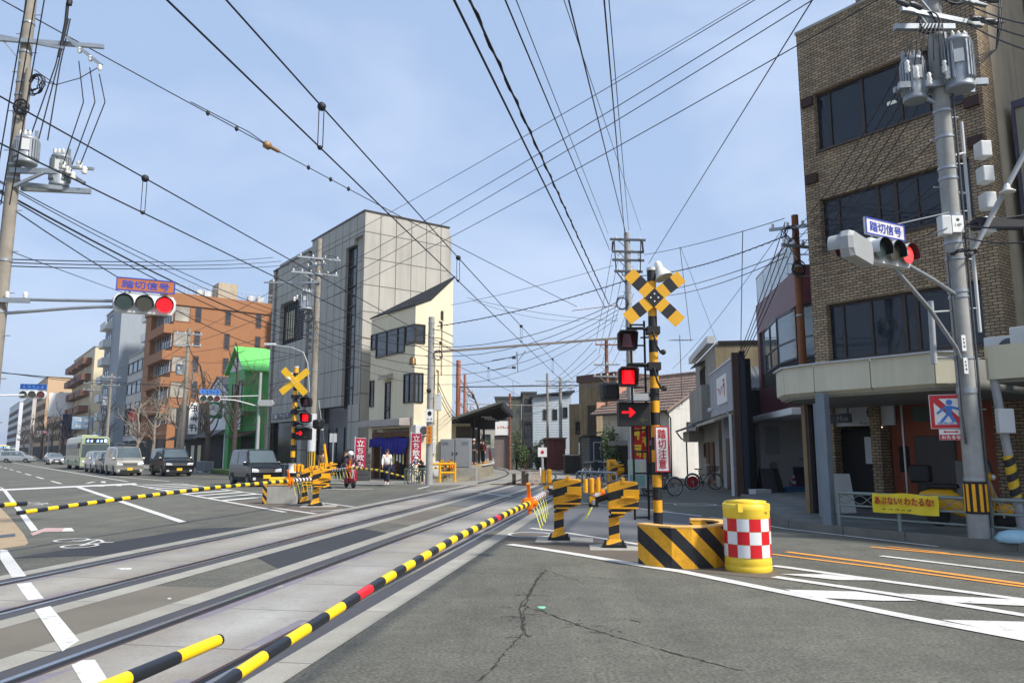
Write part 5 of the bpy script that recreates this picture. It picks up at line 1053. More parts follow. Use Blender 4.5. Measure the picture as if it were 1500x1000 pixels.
def mast(label, loc, rz, h, zx, z1, z2, za, sx, stripes_m, rad, board, lamp_dx):
    t_ = thing('crossing_mast', label, 'crossing signal', loc, rz)
    MB().cyl((0, 0, 0), (0, 0, h), rad, rad, 20).build('post', stripes_m, t_); MB().cyl((0, 0, h), (0, 0, h + .05), rad * 1.08, n=20).build('post_cap', m_lgrey, t_)
    for a_ in (radians(52), radians(-45)):
        d = V((sin(a_), 0, cos(a_))); n = V((cos(a_), 0, -sin(a_))); c = V((sx, -rad - .04 - (.012 if a_ < 0 else 0), zx)); b = MB(); Lh = .62; wd_ = .118
        cuts = [(-1, -.62, 0), (-.62, -.34, 1), (-.34, -.17, 0), (-.17, .17, 1), (.17, .34, 0), (.34, .62, 1), (.62, 1, 0)] if board else [(-1, 1, 0)]
        cuts = [(-1, -.68, 0), (-.68, -.42, 1), (-.42, -.19, 0), (-.19, .19, 1), (.19, .45, 0), (.45, .72, 1), (.72, 1, 0)] if board else cuts
        for p, q, k in cuts: b.prism([c + d * p * Lh - n * wd_, c + d * q * Lh - n * wd_, c + d * q * Lh + n * wd_, c + d * p * Lh + n * wd_], (0, .01, 0), k)
        if a_ < 0:
            for e in ((0, .06), (0, -.06), (.06, 0), (-.06, 0)): b.cyl(c + V((e[0] * 1.1, -.012, e[1] * 1.1)), c + V((e[0] * 1.1, 0, e[1] * 1.1)), .014, n=8, mi=2)
        b.build('cross_board', [mat('board_amber', 'D9A11A', .5, var=.06) if board else mat('board_yellow', 'F0BC1E', .5, var=.05), m_blk, m_wht], t_)
    for z, on in ((z1, False), (z2, True)):
        f = lamp_head(t_, lamp_dx, -.05, z, on); s = 1 if lamp_dx < 0 else -1
        MB().tube([(0, -.02, z + .2), (lamp_dx * .4, -.05, z + .24), (lamp_dx * .92, .0, z + .24), (lamp_dx, .02, z + .17)], .028, 8).build('lamp_bracket', m_black, f)
        MB().box(-.11, .11, -.1, .11, z + .14, z + .27).build('clamp', m_black, f)
        MB().tube([(-.02, -.1, z + .18), (.03, -.14, z - .08), (.1, -.13, z - .2), (.17, -.05, z - .2)], .018, 6).build('cable', m_black, f); MB().ball((.16, -.05, z - .18), .05, 8, 6).build('cable_gland', m_black, f)
        lamp_head(t_, lamp_dx * 1.5, .34, z - .2, False, back=True) if on else None
    ab = MB(); x = lamp_dx * .8; ab.box(x - .27, x + .27, -.18, .06, za - .2, za + .2); f = ab.build('direction_indicator', m_black, t_, bev=.01)
    MB().prism([(x - .3, -.36, za + .2), (x + .3, -.36, za + .2), (x + .3, .0, za + .24), (x - .3, .0, za + .24)], (0, 0, .012)).build('visor', m_black, f)
    MB().prism(arrow_pts(x - .1, -.19, za + .03, .115), (0, .008, 0)).build('lit_arrow', m_lamp_on, f); MB().prism(arrow_pts(x + .16, -.185, za - .1, .07, -1), (0, .004, 0)).build('dark_arrow', mat('unlit_arrow', '3A3D22', .4), f)
    MB().tube([(0, 0, za + .33), (x * .6, -.02, za + .36), (x, 0, za + .33), (x, 0, za + .2)], .026, 8).build('indicator_bracket', m_black, f); MB().box(x + .0, x + .26, -.1, .05, za + .24, za + .36).build('indicator_plate', m_grey, f)
    return t_
CP = V((2.47, 13.0, 0))
k1 = mast('near black and yellow crossing mast with banded cross board and ladder', CP, 0, 4.78, 4.27, 3.5, 2.87, 2.24, .02, st_mast, .078, True, -.48)
ld = MB()
for x in (-.37, -.13): ld.cyl((x, .12, .46), (x, .12, 3.9), .02, n=8)
for i in range(10): ld.cyl((-.37, .12, .5 + i * .37), (-.13, .12, .5 + i * .37), .016, n=6)
for z in (.95, 2.4, 3.6): ld.cyl((-.2, .12, z), (0, .05, z), .016, n=6)
ld.build('ladder', m_black, k1)
sg = MB().box(-.04, .2, -.125, -.105, 1.27, 2.04).build('warning_sign', m_wht, k1, bev=.004); sg.rotation_euler = (0, 0, 0)
mb = MB()
for x0, x1, z0, z1 in ((-.04, .2, 1.27, 1.29), (-.04, .2, 2.02, 2.04), (-.04, -.02, 1.29, 2.02), (.18, .2, 1.29, 2.02)): mb.box(x0, x1, -.129, -.1245, z0, z1)
mb.build('sign_border', m_red, sg)
mb = MB(); add_text(mb, '踏\n切\n注\n意', (.08, -.131, 1.655), .135, .66, ls=.98, bold=.003); mb.build('lettering', m_red, sg)
sp = MB(); dsp = V((.35, -.25, -1)).normalized(); c0 = V((.13, -.02, 4.86)); sp.lathe([(.05, -.08), (.065, -.04), (.065, .06), (.075, .07), (.1, .12), (.14, .2), (.165, .24), (.16, .245), (.09, .15), (.0, .12)], c0, 20, 0, True, dsp); sp.bar((0, 0, 4.76), c0, .05); sp.build('horn_speaker', mat('cream_plastic', 'DDDBCF', .4), k1)
FP = V((-7.62, 26.4, 0))
k2 = mast('far black and yellow crossing mast with plain yellow cross board', FP, radians(-8), 4.55, 4.05, 3.32, 2.78, 2.22, 0, st_mast2, .08, False, .48)
hp_ = MB(); hp_.lathe([(.05, -.08), (.06, .06), (.1, .12), (.16, .24), (.0, .12)], (-.16, 0, 4.3), 14, 0, True, (-.4, -.3, -1)); hp_.build('horn_speaker', mat('cream_plastic', ''), k2)
MB().lathe([(.14, 0), (.12, .02), (.12, .3), (.14, .32)], (0, 0, .9), 16).build('collar', m_wht, k2)
# ---- striped curved guard, barrel, far concrete guard
st_guard = stripes('guard_stripes', '1B1D23', 'EBAA1C', (1, 0, 1), .455, .28, .5, .4)
GC = [gp(935, 826), gp(960, 830.5), gp(985, 833), gp(1015, 833.5), gp(1050, 831.5), gp(1066, 828.5), gp(1071, 822), gp(1070, 816), gp(1064, 811), gp(1054, 808), gp(1022, 806)]
GC[6:] = [V((3.22, 11.25, 0)), V((3.28, 11.55, 0)), V((3.22, 11.85, 0)), V((3.0, 12.02, 0)), V((2.78, 12.05, 0))]
gd = thing('curved_guard', 'low curved concrete guard wall with diagonal black and yellow stripes', 'barrier', (0, 0, 0)); w_ = .17
def off_line(P, d):
    o = []
    for i, p in enumerate(P):
        t_ = (P[min(i + 1, len(P) - 1)] - P[max(i - 1, 0)]).normalized(); o.append(p + V((-t_.y, t_.x, 0)) * d)
    return o
IN = off_line(GC, w_); OUT = off_line(GC, 0)
mb = MB(); mb.loft([[p, p + V((0, 0, .555)), q + V((0, 0, .555)), q] for p, q in zip(OUT, IN)], 0, False); mb.build('wall', st_guard, gd)
o2, i2 = off_line(GC, -.006), off_line(GC, w_ + .006); mb = MB(); mb.loft([[p + V((0, 0, .555)), p + V((0, 0, .578)), q + V((0, 0, .578)), q + V((0, 0, .555))] for p, q in zip(o2, i2)], 0, False); mb.build('coping', mat('peach_coping', 'E2B063', .6, var=.12, sc=5), gd)
BL = gp(1098, 841); bt = lambda: None
br = thing('cushion_drum', 'yellow crash cushion drum with a red and white chequered band', 'traffic drum', (BL.x + .1, BL.y + .36, 0), radians(4)); m_drum = mat('drum_yellow', 'E5C437', .45, var=.1, sc=4, bump=.05)
R0 = .31; mb = MB(); mb.lathe([(R0 * .98, 0), (R0 * 1.01, .02), (R0 * 1.01, .07), (R0 * .985, .09), (R0 * 1.01, .105), (R0 * .99, .19), (R0 * .985, .2), (R0 * .985, .71), (R0, .72), (R0 * 1.0, .80), (R0 * 1.02, .815), (R0 * 1.02, .895), (R0 * .97, .905), (R0 * .9, .89), (R0 * .6, .87), (0, .865)], n=48)
mb.build('shell', m_drum, br)
for a_ in (-.95, -2.2, .6, 2.2): c = V((R0 * .99 * cos(a_), R0 * .99 * sin(a_), .87)); box('lid_notch', m_drum, br, c.x - .035, c.x + .035, c.y - .03, c.y + .03, .80, .912)
mb = MB(); mb.lathe([(R0 * .82, .895), (R0 * .88, .935), (R0 * .3, .95), (0, .95)], n=40); mb.build('lid', m_drum, br)
mb = MB(); n_ = 12; off_ = .26
for k in range(n_):
    for j in range(3):
        for q in range(6):
            t0 = off_ + 2 * pi * (k + q / 6) / n_; t1 = off_ + 2 * pi * (k + (q + 1) / 6) / n_; R = R0 + .004; z0 = .195 + j * .172; z1 = z0 + .172; g = .003
            mb.poly([(R * cos(t0), R * sin(t0), z0 + g), (R * cos(t1), R * sin(t1), z0 + g), (R * cos(t1), R * sin(t1), z1 - g), (R * cos(t0), R * sin(t0), z1 - g)], (k + j) % 2)
mb.build('reflective_band', [mat('band_red', 'C8161E', .3, var=.08), mat('band_white', 'D6D8D8', .3, var=.05)], br)
fg = thing('concrete_guard', 'short pale concrete guard block with a yellow cushion on top at the far median', 'barrier', gp(384, 738), radians(-3)); s_ = 22 / 1100
mb = MB(); mb.box(.12, 1.1, 0, .35, 0, .58); mb.build('wall', m_conc, fg, bev=.02); MB().box(0, .12, -.02, .37, 0, .58).build('striped_end', stripes('guard_end_stripes', '1B1D23', 'D8A22A', (1, 0, .8), .2, 0, .5), fg)
MB().box(.15, 1.0, .05, .3, .6, .82).build('cushion', m_lyel, fg, bev=.03); MB().box(.0, 1.12, -.02, .37, .58, .6).build('coping', mat('peach_coping', ''), fg)
MB().loft([[(x, y, z) for x, y in ((-r, -r), (r, -r), (r, r), (-r, r))] for r, z in ((.2, 0), (.09, .5), (.08, .9))], 0, False).build('mast_foot', m_black, k2)
# ---- yellow pipe guard, bicycle rail, kerb-side railings and banner
def pipes(name, label, cat, segs, r, m, group=None, n=8):
    t_ = thing(name, label, cat, segs[0][0], 0, group); o = V(segs[0][0])
    for k, (nm, p, q) in enumerate([(s[2] if len(s) > 2 else 'rail', s[0], s[1]) for s in segs]): MB().cyl(V(p) - o, V(q) - o, r, n=n).build(nm, m, t_)
    return t_
ya, yb, yc = V((-4.35, 39.2, 0)), V((-3.72, 39.3, 0)), V((-2.95, 39.4, 0)); u_ = V((0, 0, 1))
pipes('pipe_guard', 'yellow pipe guard frame in front of the platform gate machine', 'guard rail', [(ya, ya + u_ * 1.05, 'post'), (yb, yb + u_ * 1.05, 'post'), (yc, yc + u_ * 1.08, 'post'), (ya + u_ * 1.0, yc + u_ * 1.0), (yb + u_ * .55, yc + u_ * .55)], .065, m_yel)
ra, rb = gp(845, 723), gp(904, 727); r_ = thing('bicycle_rail', 'silver looped steel rail beside the gate machines', 'guard rail', ra); d_ = rb - ra; mb = MB(); mb.tube([(0, 0, 0), (0, 0, .78), d_ * .06 + u_ * .86, d_ * .94 + u_ * .86, d_ + u_ * .78, d_], .035, 8); mb.build('frame', m_steel, r_)
for i in range(1, 8): MB().cyl(d_ * i / 8, d_ * i / 8 + u_ * .85, .018, n=6).build('baluster', m_steel, r_)
ra, rb = V((-5.2, 37.0, 0)), V((-4.1, 37.3, 0)); r_ = thing('green_fence', 'low grey green barred fence in front of the parked bicycle', 'fence', ra); d_ = rb - ra; mb = MB(); mb.tube([(0, 0, 0), (0, 0, .8), d_ + u_ * .8, d_], .03, 8); mb.build('frame', mat('grey_green_paint', '5F7568', .5), r_)
for i in range(1, 10): MB().cyl(d_ * i / 10, d_ * i / 10 + u_ * .8, .014, n=6).build('baluster', mat('grey_green_paint', ''), r_)
m_rail_ = mat('railing_green_grey', '7D8A86', .45, .25, .1)
def railing(label, p, q, mid=True, waves=2):
    p, q = V(p), V(q); t_ = thing('kerb_railing', label, 'railing', p, atan2((q - p).y, (q - p).x), 'kerb railings'); L = (q - p).length
    for x in ((0, L / 2, L) if mid else (0, L)): MB().cyl((x, 0, 0), (x, 0, .69 if x not in (L / 2,) else .42), .036, n=10).build('post', m_rail_, t_)
    for z, r in ((.66, .034), (.42, .022), (.2, .022)): MB().cyl((-.02, 0, z), (L + .02, 0, z), r, n=8).build('rail', m_rail_, t_)
    for s in (0, 1): MB().tube([(L * i / 40, 0, .54 + .08 * sin(i / 40 * waves * 4 * pi + s * pi)) for i in range(41)], .009, 5).build('wavy_infill', m_rail_, t_)
    return t_
rp, rq = W(14.38, 8.42, .14), W(14.38, 6.02, .14)
railing('kerb railing carrying the yellow banner, left of the concrete pole', rp, rq); railing('kerb railing to the right of the concrete pole', W(14.38, 5.66, .14), W(14.38, 3.2, .14))
bn = MB(); nx, nz = 30, 6; P_ = []
ux = (rq - rp).normalized(); nn = V((-CA, -SA, 0)) * .06
for j in range(nz + 1):
    for i in range(nx + 1):
        s = .74 + (1.94 - .74) * i / nx; z = .69 - .36 * j / nz - .015 * sin(i / nx * 3 * pi) * (1 - j / nz * .5); P_.append(rp + ux * s + nn * (1 + .35 * sin(i * .55 + j * .4)) + V((0, 0, z)))
fs = [(j * (nx + 1) + i, j * (nx + 1) + i + 1, (j + 1) * (nx + 1) + i + 1, (j + 1) * (nx + 1) + i) for j in range(nz) for i in range(nx)]
n0 = len(P_); bk = [p - nn * .25 for p in P_]; bn._a(P_ + bk, fs + [tuple(n0 + k for k in f[::-1]) for f in fs], 0, True)
bo = bn.build('warning_banner', mat('banner_yellow', 'E6D02A', .55, var=.05)); bo.data.materials.append(m_red); tag(bo, 'yellow cloth banner with red warning letters tied to the railing', 'banner')
RB = MX.Rotation(atan2(ux.y, ux.x), 3, 'Z'); cc = rp + ux * 1.34 + nn * 1.75
mb = MB(); add_text(mb, 'あぶない! わたるな!', cc + V((0, 0, .56)), 1.08, .135, RB, bold=.006); mb.build('lettering', mat('banner_red', 'B02A22', .6), bo); mb = MB(); add_text(mb, '#####', cc + V((-.1, .06, .405)), .55, .035, RB); add_text(mb, '########', cc + V((.26, -.2, .40)), .3, .035, RB); mb.build('lettering', m_blk, bo)
# ================================================================ utility poles, transformers, traffic signals
m_ins = m_porc; m_trf = mat('transformer_grey', '8C9399', .45, .2, .1, 5)
def pole(label, loc, h, r0, r1, m=None, name='utility_pole', steps=True, bands=(), lean=(0, 0), group=None, z0=-.1):
    t_ = thing(name, label, 'pole', loc, 0, group); m = m or m_pole
    MB().cyl((0, 0, z0), (lean[0], lean[1], h), r0, r1, 18).build('shaft', m, t_)
    f = lambda z: V((lean[0] * z / h, lean[1] * z / h, z)); rr_ = lambda z: r0 + (r1 - r0) * z / h
    if bands:
        for z in bands: MB().cyl(f(z - .025), f(z + .025), rr_(z) + .014, n=16).build('steel_band', m_steel, t_)
    if steps:
        b = MB(); z = 2.2; s = 1
        while z < h - .6: p = f(z); b.cyl(p, p + V((s * (rr_(z) + .14), 0, .0)), .011, n=5); z += .45; s = -s
        b.build('step_bolt', m_steel, t_)
    return t_
def crossarm(t_, z, L, rz=0, y=.2, ins=3, up=True, h=.09, m=None, off=0, name='crossarm'):
    R = MX.Rotation(rz, 3, 'Z'); mb = MB(); q = lambda x, y_, z_: R @ V((x, y_, z_))
    mb.bar(q(-L / 2 + off, -y, z), q(L / 2 + off, -y, z), .07, h); mb.bar(q(-L * .3 + off, -y, z), q(0, -.1, z - .5), .03)
    f = mb.build(name, m or m_steel, t_)
    if ins:
        for i in range(ins):
            ib = MB()
            x = -L / 2 + off + L * (i + .25) / (ins - .5); p = q(x, -y, z + (.05 if up else -.06)); s = 1 if up else -1
            ib.lathe([(.03, 0), (.05, .02 * s), (.03, .05 * s), (.055, .08 * s), (.03, .12 * s), (.02, .14 * s)], p, 8); ib.build('insulator', m_ins, f)
    return f
def transformer(t_, c, r, h, rot=0, name='transformer'):
    mb = MB(); mb.lathe([(r * .96, -h / 2 - .05), (r, -h / 2 - .04), (r, -h / 2 + .02), (r * .93, -h / 2 + .03), (r * .93, h / 2 - .05), (r, h / 2 - .04), (r, h / 2), (r * .9, h / 2 + .05), (r * .4, h / 2 + .08), (0, h / 2 + .08)], c, 28)
    tk = mb.build(name, m_trf, t_); fb = MB(); n = 26
    for k in range(n):
        a = 2 * pi * k / n
        if abs(((a - rot + pi) % (2 * pi)) - pi) < .35: continue
        d = V((cos(a), sin(a), 0)); s = V((-sin(a), cos(a), 0)) * .016; p = V(c) + d * r * .9; q = V(c) + d * (r * 1.1)
        fb.prism([p - s + V((0, 0, -h * .42)), q - s + V((0, 0, -h * .36)), q + s + V((0, 0, -h * .36)), p + s + V((0, 0, -h * .42))], (0, 0, h * .78))
    fb.build('cooling_fins', m_trf, tk); d = V((cos(rot), sin(rot), 0)); s = V((-sin(rot), cos(rot), 0))
    pb = MB(); p = V(c) + d * r * .95; pb.prism([p - s * .08 + V((0, 0, -.05)), p + s * .08 + V((0, 0, -.05)), p + s * .08 + V((0, 0, .2)), p - s * .08 + V((0, 0, .2))], d * .012); pb.build('rating_plate', m_lgrey, tk)
    for k in (-1, 0, 1):
        q = V(c) + V((k * r * .45, -.1, h / 2 + .06)); MB().lathe([(.022, 0), (.04, .02), (.022, .04), (.04, .06), (.02, .09), (.01, .12)], q, 10).build('bushing', m_ins, tk)
    lg = MB(); lg.bar(V(c) + V((-r * .8, 0, h / 2 + .05)), V(c) + V((-r * .8, 0, h / 2 + .2)), .05); lg.bar(V(c) + V((r * .8, 0, h / 2 + .05)), V(c) + V((r * .8, 0, h / 2 + .2)), .05); lg.build('lifting_lug', m_trf, tk)
    return tk
def coil(t_, c, r, n=4, seed=1, axis=(0, 1, 0)):
    rnd = random.Random(seed); mb = MB(); q = V((0, 0, 1)).rotation_difference(V(axis).normalized())
    for k in range(n):
        rr_ = r * rnd.uniform(.75, 1.1); o = V((rnd.uniform(-.04, .04), rnd.uniform(-.06, .06), rnd.uniform(-.04, .04)))
        mb.tube([V(c) + o + q @ V((rr_ * cos(2 * pi * i / 20), rr_ * 1.1 * sin(2 * pi * i / 20), rnd.uniform(-.02, .02))) for i in range(21)], .014, 5)
    return mb.build('cable_coil', m_cable, t_)
# traffic signal head in local XZ facing -Y
def signal_head(t_, c, rz, lit=None, w=1.22, visor=.16, vm=None, sign=None, sign_bg=None, sign_fg=None, sdim=(1.25, .3), plate=None):
    R = MX.Rotation(rz, 3, 'Z'); q = lambda x, y, z: R @ V((x, y, z)) + V(c); xf = MX.Translation(V(c)) @ R.to_4x4()
    mb = MB(); mb.xf = xf; hh = .2; n = 8
    def ol(k): return [(x, z) for x, z in [(-w / 2 * k + .0, -.08), (-w / 2 * k + .06, -hh * k), (w / 2 * k - .06, -hh * k), (w / 2 * k, -.08), (w / 2 * k, .1), (w / 2 * k - .07, hh * k), (-w / 2 * k + .07, hh * k), (-w / 2 * k, .1)]]
    mb.loft([[(x, y, z) for x, z in ol(k)] for k, y in ((.9, .12), (1, .06), (1, -.04), (.97, -.07))], 0, False); h = mb.build('signal_head', m_lgrey if not plate else m_grey, t_)
    for i in range(3):
        x = (i - 1) * w * .315; mb = MB(); mb.xf = xf
        mb.lathe([(.0, .0), (.08, .02), (.15, .05)][::-1], (x, -.1, 0), 24, 0, True, (0, -1, 0)); on = lit == i
        mb.build('lens', m_lamp_on if on else [mat('lens_green_off', '2E3A36', .2), mat('lens_amber_off', '3C3A30', .2), mat('lens_red_off', '5A2A2A', .2)][i], h)
        v = MB(); v.xf = xf; a = [(.165 * cos(f), .165 * sin(f)) for f in [radians(-25 + 230 * k / 20) for k in range(21)]]
        v.loft([[(x + p, -.06, z) for p, z in a], [(x + p, -.08 - visor, z) for p, z in a]], 0, True, False, False); v.loft([[(x + p * 1.09, -.06, z * 1.09) for p, z in a], [(x + p * 1.09, -.08 - visor, z * 1.09) for p, z in a]], 1, True, False, False)
        v.build('visor', [m_black, vm or m_lgrey], h)
    if sign:
        W_, H_ = sdim; z0 = .27; b = MB(); b.xf = xf; b.box(-W_ / 2, W_ / 2, -.02, .02, z0, z0 + H_); s = b.build('name_plate', sign_bg, h)
        b = MB(); b.xf = xf
        for x0, x1, a0, a1 in ((-W_ / 2, W_ / 2, z0, z0 + .022), (-W_ / 2, W_ / 2, z0 + H_ - .022, z0 + H_), (-W_ / 2, -W_ / 2 + .022, z0 + .022, z0 + H_ - .022), (W_ / 2 - .022, W_ / 2, z0 + .022, z0 + H_ - .022)): b.box(x0, x1, -.026, -.015, a0, a1)
        b.build('border', sign_fg, s); b = MB(); add_text(b, sign, q(0, -.024, z0 + H_ / 2), W_ * .8, H_ * .58, R, bold=.004); b.build('lettering', sign_fg, s)
        b = MB(); b.xf = xf; b.cyl((-.3, .03, .15), (-.3, .03, z0 + .1), .02, n=6); b.cyl((.3, .03, .15), (.3, .03, z0 + .1), .02, n=6); b.build('bracket', m_steel, s)
    return h
m_sblue = mat('sign_blue', '2C3E9E', .5); m_rst = mat('faded_orange_sign', 'A55F33', .7, var=.15); m_blusign = mat('blue_sign', '3E78C0', .5)
FC = -PHI + 0 - 0
FACE = atan2(.596, .803)  # faces traffic coming down the road: normal -d1
# -d1 = (SA, -CA): local -Y turned by PHI
FACE = PHI
# ---- right concrete pole
RPb = W(14.28, 5.82, .14); RP = pole('thick concrete pole with two transformers beside the brick building', RPb, 12.6, .165, .135, bands=(1.0, 2.5, 2.55, 3.1, 4.2, 4.3, 4.9, 5.2, 5.5, 5.7, 6.4, 6.6, 7.2, 7.7, 10.2), lean=(-.0, .0))
transformer(RP, (.2, -.26, 8.5), .245, .88, -2.0); transformer(RP, (-.46, .05, 8.36), .205, .74, -1.7)
mb = MB(); mb.bar((-.8, -.05, 8.2), (.75, -.2, 8.2), .1, .12); mb.bar((-.8, .12, 8.2), (.7, .12, 8.2), .08, .1); mb.bar((-.7, -.02, 8.2), (0, -.02, 7.8), .05); mb.build('hanger', m_steel, RP)
mb = MB(); mb.bar((-.9, -.25, 9.25), (.2, -.25, 9.25), .1, .1); mb.build('hanger', m_steel, RP)
for z, L in ((9.95, 2.2), (10.5, 2.0), (9.5, 1.9)):
    f = crossarm(RP, z, L, PHI - .35, .18, 0)
    for x in (-.9, -.6, .55, .8, 1.0):
        mb = MB(); R = MX.Rotation(PHI - .35, 3, 'Z'); p = R @ V((x, -.3, z)); mb.lathe([(.035, 0), (.05, .03), (.05, .22), (.03, .3)], p, 8, 0, True, R @ V((1 if x > 0 else -1, -.1, .12))); mb.build('line_insulator', m_dsteel, f)
crossarm(RP, 11.3, 1.9, PHI - .3, .18, 4)
coil(RP, (.3, -.2, 10.0), .26, 5, 1); coil(RP, (-.3, -.25, 9.35), .17, 4, 2); coil(RP, (.05, -.15, 4.95), .22, 4, 3, (0, 0, 1))
for i, x in enumerate((-.78, -.62, -.4, -.1, -.05)):
    z = 8.6 - .12 * (i % 3); mb = MB(); mb.lathe([(.03, 0), (.05, .04), (.03, .07), (.05, .1), (.03, .16), (.045, .2), (.02, .24)], (x, -.35, z - .3), 10); mb.build('cutout_fuse', m_porc, RP)
tv = MB()
for k in range(7): tv.tube([(-.75 + k * .12, -.32, 8.55 - .1 * (k % 2)), (-.7 + k * .1, -.42, 8.9), (-.4 + k * .06, -.3, 9.3)], .011, 5)
for k in range(4): tv.tube([(.8, -.2 + .05 * k, 9.6 + .25 * k), (1.1, -.3, 9.4 + .2 * k), (1.05, -.1, 8.9), (.5, -.1, 8.4 + .1 * k)], .012, 5)
tv.build('jumper_cable', m_cable, RP)
for i, (x, z) in enumerate(((.68, 6.96), (.68, 6.48), (.68, 5.98), (.62, 5.52))): MB().box(x - .1, x + .1, -.12, .12, z - .15, z + .15).build('white_junction_box', m_lgrey, RP, bev=.02)
mb = MB(); mb.tube([(.45, .2, 3.6), (.46, .2, 7.6)], .03, 8); mb.tube([(.48, .2, 7.0), (.2, .1, 6.9)], .02, 6); mb.tube([(.48, .2, 6.2), (.15, .1, 6.2)], .02, 6); mb.build('conduit', m_lgrey, RP)
mb = MB(); mb.box(-.32, -.14, -.22, -.05, 5.3, 5.66); mb.build('grey_control_box', m_lgrey, RP, bev=.02); pb = MB().box(-.11, .09, -.19, -.165, 5.35, 5.66).build('number_plate', m_wht, RP); mb = MB(); add_text(mb, '14P', (-.01, -.193, 5.48), .12, .06); mb.ball((-.01, -.192, 5.58), (.03, .004, .03), 10, 6); mb.build('lettering', m_blk, pb)
for z in (1.0 + 2.35, 2.95): pb = MB().box(-.12, -.05, -.175, -.16, z - .14, z + .14).build('strip_plate', m_wht, RP); mb = MB(); add_text(mb, '#\n#\n#', (-.085, -.178, z), .035, .18); mb.build('lettering', m_blk, pb)
mb = MB(); n = 26
mb.lathe([(.178, .42), (.178, .96)], n=28); rb_ = mb.build('striped_wrap', m_black, RP); mb = MB()
for k in range(11):
    if k % 1 == 0: a = 2 * pi * k / 11; d = V((cos(a), sin(a), 0)); s = V((-sin(a), cos(a), 0)) * .026; p = d * .181; mb.prism([p - s + V((0, 0, .46)), p + s + V((0, 0, .46)), p + s + V((0, 0, .92)), p - s + V((0, 0, .92))], d * .006)
mb.build('yellow_bar', m_yel, rb_)
mb = MB(); mb.tube([(-.16, -.1, 1.6), (-.2, -.14, 2.1), (-.18, -.12, 2.6), (-.19, -.1, 5.0)], .022, 6); mb.tube([(.13, -.14, .2), (.14, -.13, 8.0)], .02, 6); mb.build('conduit', m_dsteel, RP)
mb = MB(); mb.tube([(.2, -.15, 4.95), (.7, -.3, 5.9), (1.6, -.6, 7.6)], .045, 10); mb.build('stay_arm', m_grey, RP); mb = MB(); mb.lathe([(.03, .1), (.05, .05), (.06, 0), (.13, -.04), (.12, -.06), (0, -.02)], (.75, -.45, 6.05), 14); mb.build('street_lamp', m_porc, RP)
mb = MB(); mb.box(.35, 1.2, -.2, .05, 5.45, 5.62); mb.tube([(.1, -.1, 5.5), (1.9, -.3, 5.75)], .02, 6); mb.build('splice_case', m_black, RP)
mb = MB(); mb.tube([(-.62, -.15, 2.98), (-.6, -.15, 4.1)], .05, 10); mb.tube([(-.62, -.15, 3.1), (-.1, -.05, 3.1)], .018, 6); mb.tube([(-.62, -.15, 3.9), (-.1, -.05, 3.95)], .018, 6); mb.build('detector_tube', m_grey, RP)
# signal on its two arms
sg = thing('traffic_signal', 'grey pole mounted traffic signal with deep black visors and a crossing name plate, showing red', 'traffic light', W(14.28, 5.82, 0), 0)
def rel(p): return V(p) - V(RPb) + V((0, 0, .14))
hA = W(11.95, 5.9, 4.78); hB = W(10.72, 5.75, 4.62)
signal_head(sg, rel(hA), FACE - .13, None, 1.1, .17, sign='踏切信号', sign_bg=mat('worn_sign_white', 'C9C6C4', .6, var=.15), sign_fg=m_sblue, sdim=(1.0, .28)); 
mb = MB(); R = MX.Rotation(FACE - .13, 3, 'Z'); mb.lathe([(0, .08), (.08, .075), (.145, .05)][::-1], rel(hA) + R @ V((1.1 * .315, -.1, 0)), 24, 0, True, R @ V((0, -1, 0))); mb.build('red_lens_glow', emit('red_lens_dim', (.95, .05, .05), 1.2), sg)
signal_head(sg, rel(hB), FACE + pi + .2, None, 1.02, .16, vm=m_grey, plate=1)
mb = MB(); mb.tube([rel(hA) + V((.1, .15, .05)), rel(W(13.4, 5.85, 4.55)), rel(W(14.28, 5.82, 4.35))], .035, 8); mb.tube([rel(hA) + V((.1, .1, -.12)), rel(W(13.2, 5.85, 4.0)), rel(W(14.0, 5.82, 3.4)), rel(W(14.2, 5.82, 3.1))], .035, 8); mb.tube([rel(hB), rel(hA) + V((0, .1, .1))], .035, 8); mb.tube([rel(hA) + V((0, 0, .45)), rel(W(14.2, 5.8, 5.9))], .012, 5); mb.build('mounting_arm', m_steel, sg)
# slanted second post with yellow wrap and box
SP = thing('steel_conduit_post', 'leaning grey steel conduit post with striped wrap beside the concrete pole', 'post', W(14.75, 5.32, .14)); mb = MB(); mb.cyl((0, 0, 0), (-.22, .12, 3.1), .075, .07, 14); mb.build('shaft', m_grey, SP)
mb = MB(); mb.cyl((-.05, .027, .7), (-.1, .055, 1.4), .088, n=14); mb.build('striped_wrap', stripes('wrap_stripes', '17181A', 'D9B21C', (-.6, 0, 1), .26), SP); MB().box(-.35, -.08, -.18, -.06, 1.78, 2.2).build('meter_box', m_lgrey, SP, bev=.015)
cm = thing('security_camera', 'white dome security camera under the canopy', 'camera', W(15.6, 5.0, 2.5)); MB().box(-.15, .15, -.08, .08, .1, .24).build('housing', m_lgrey, cm); MB().ball((0, 0, .08), .09, 12, 8).build('dome', m_glassb, cm)
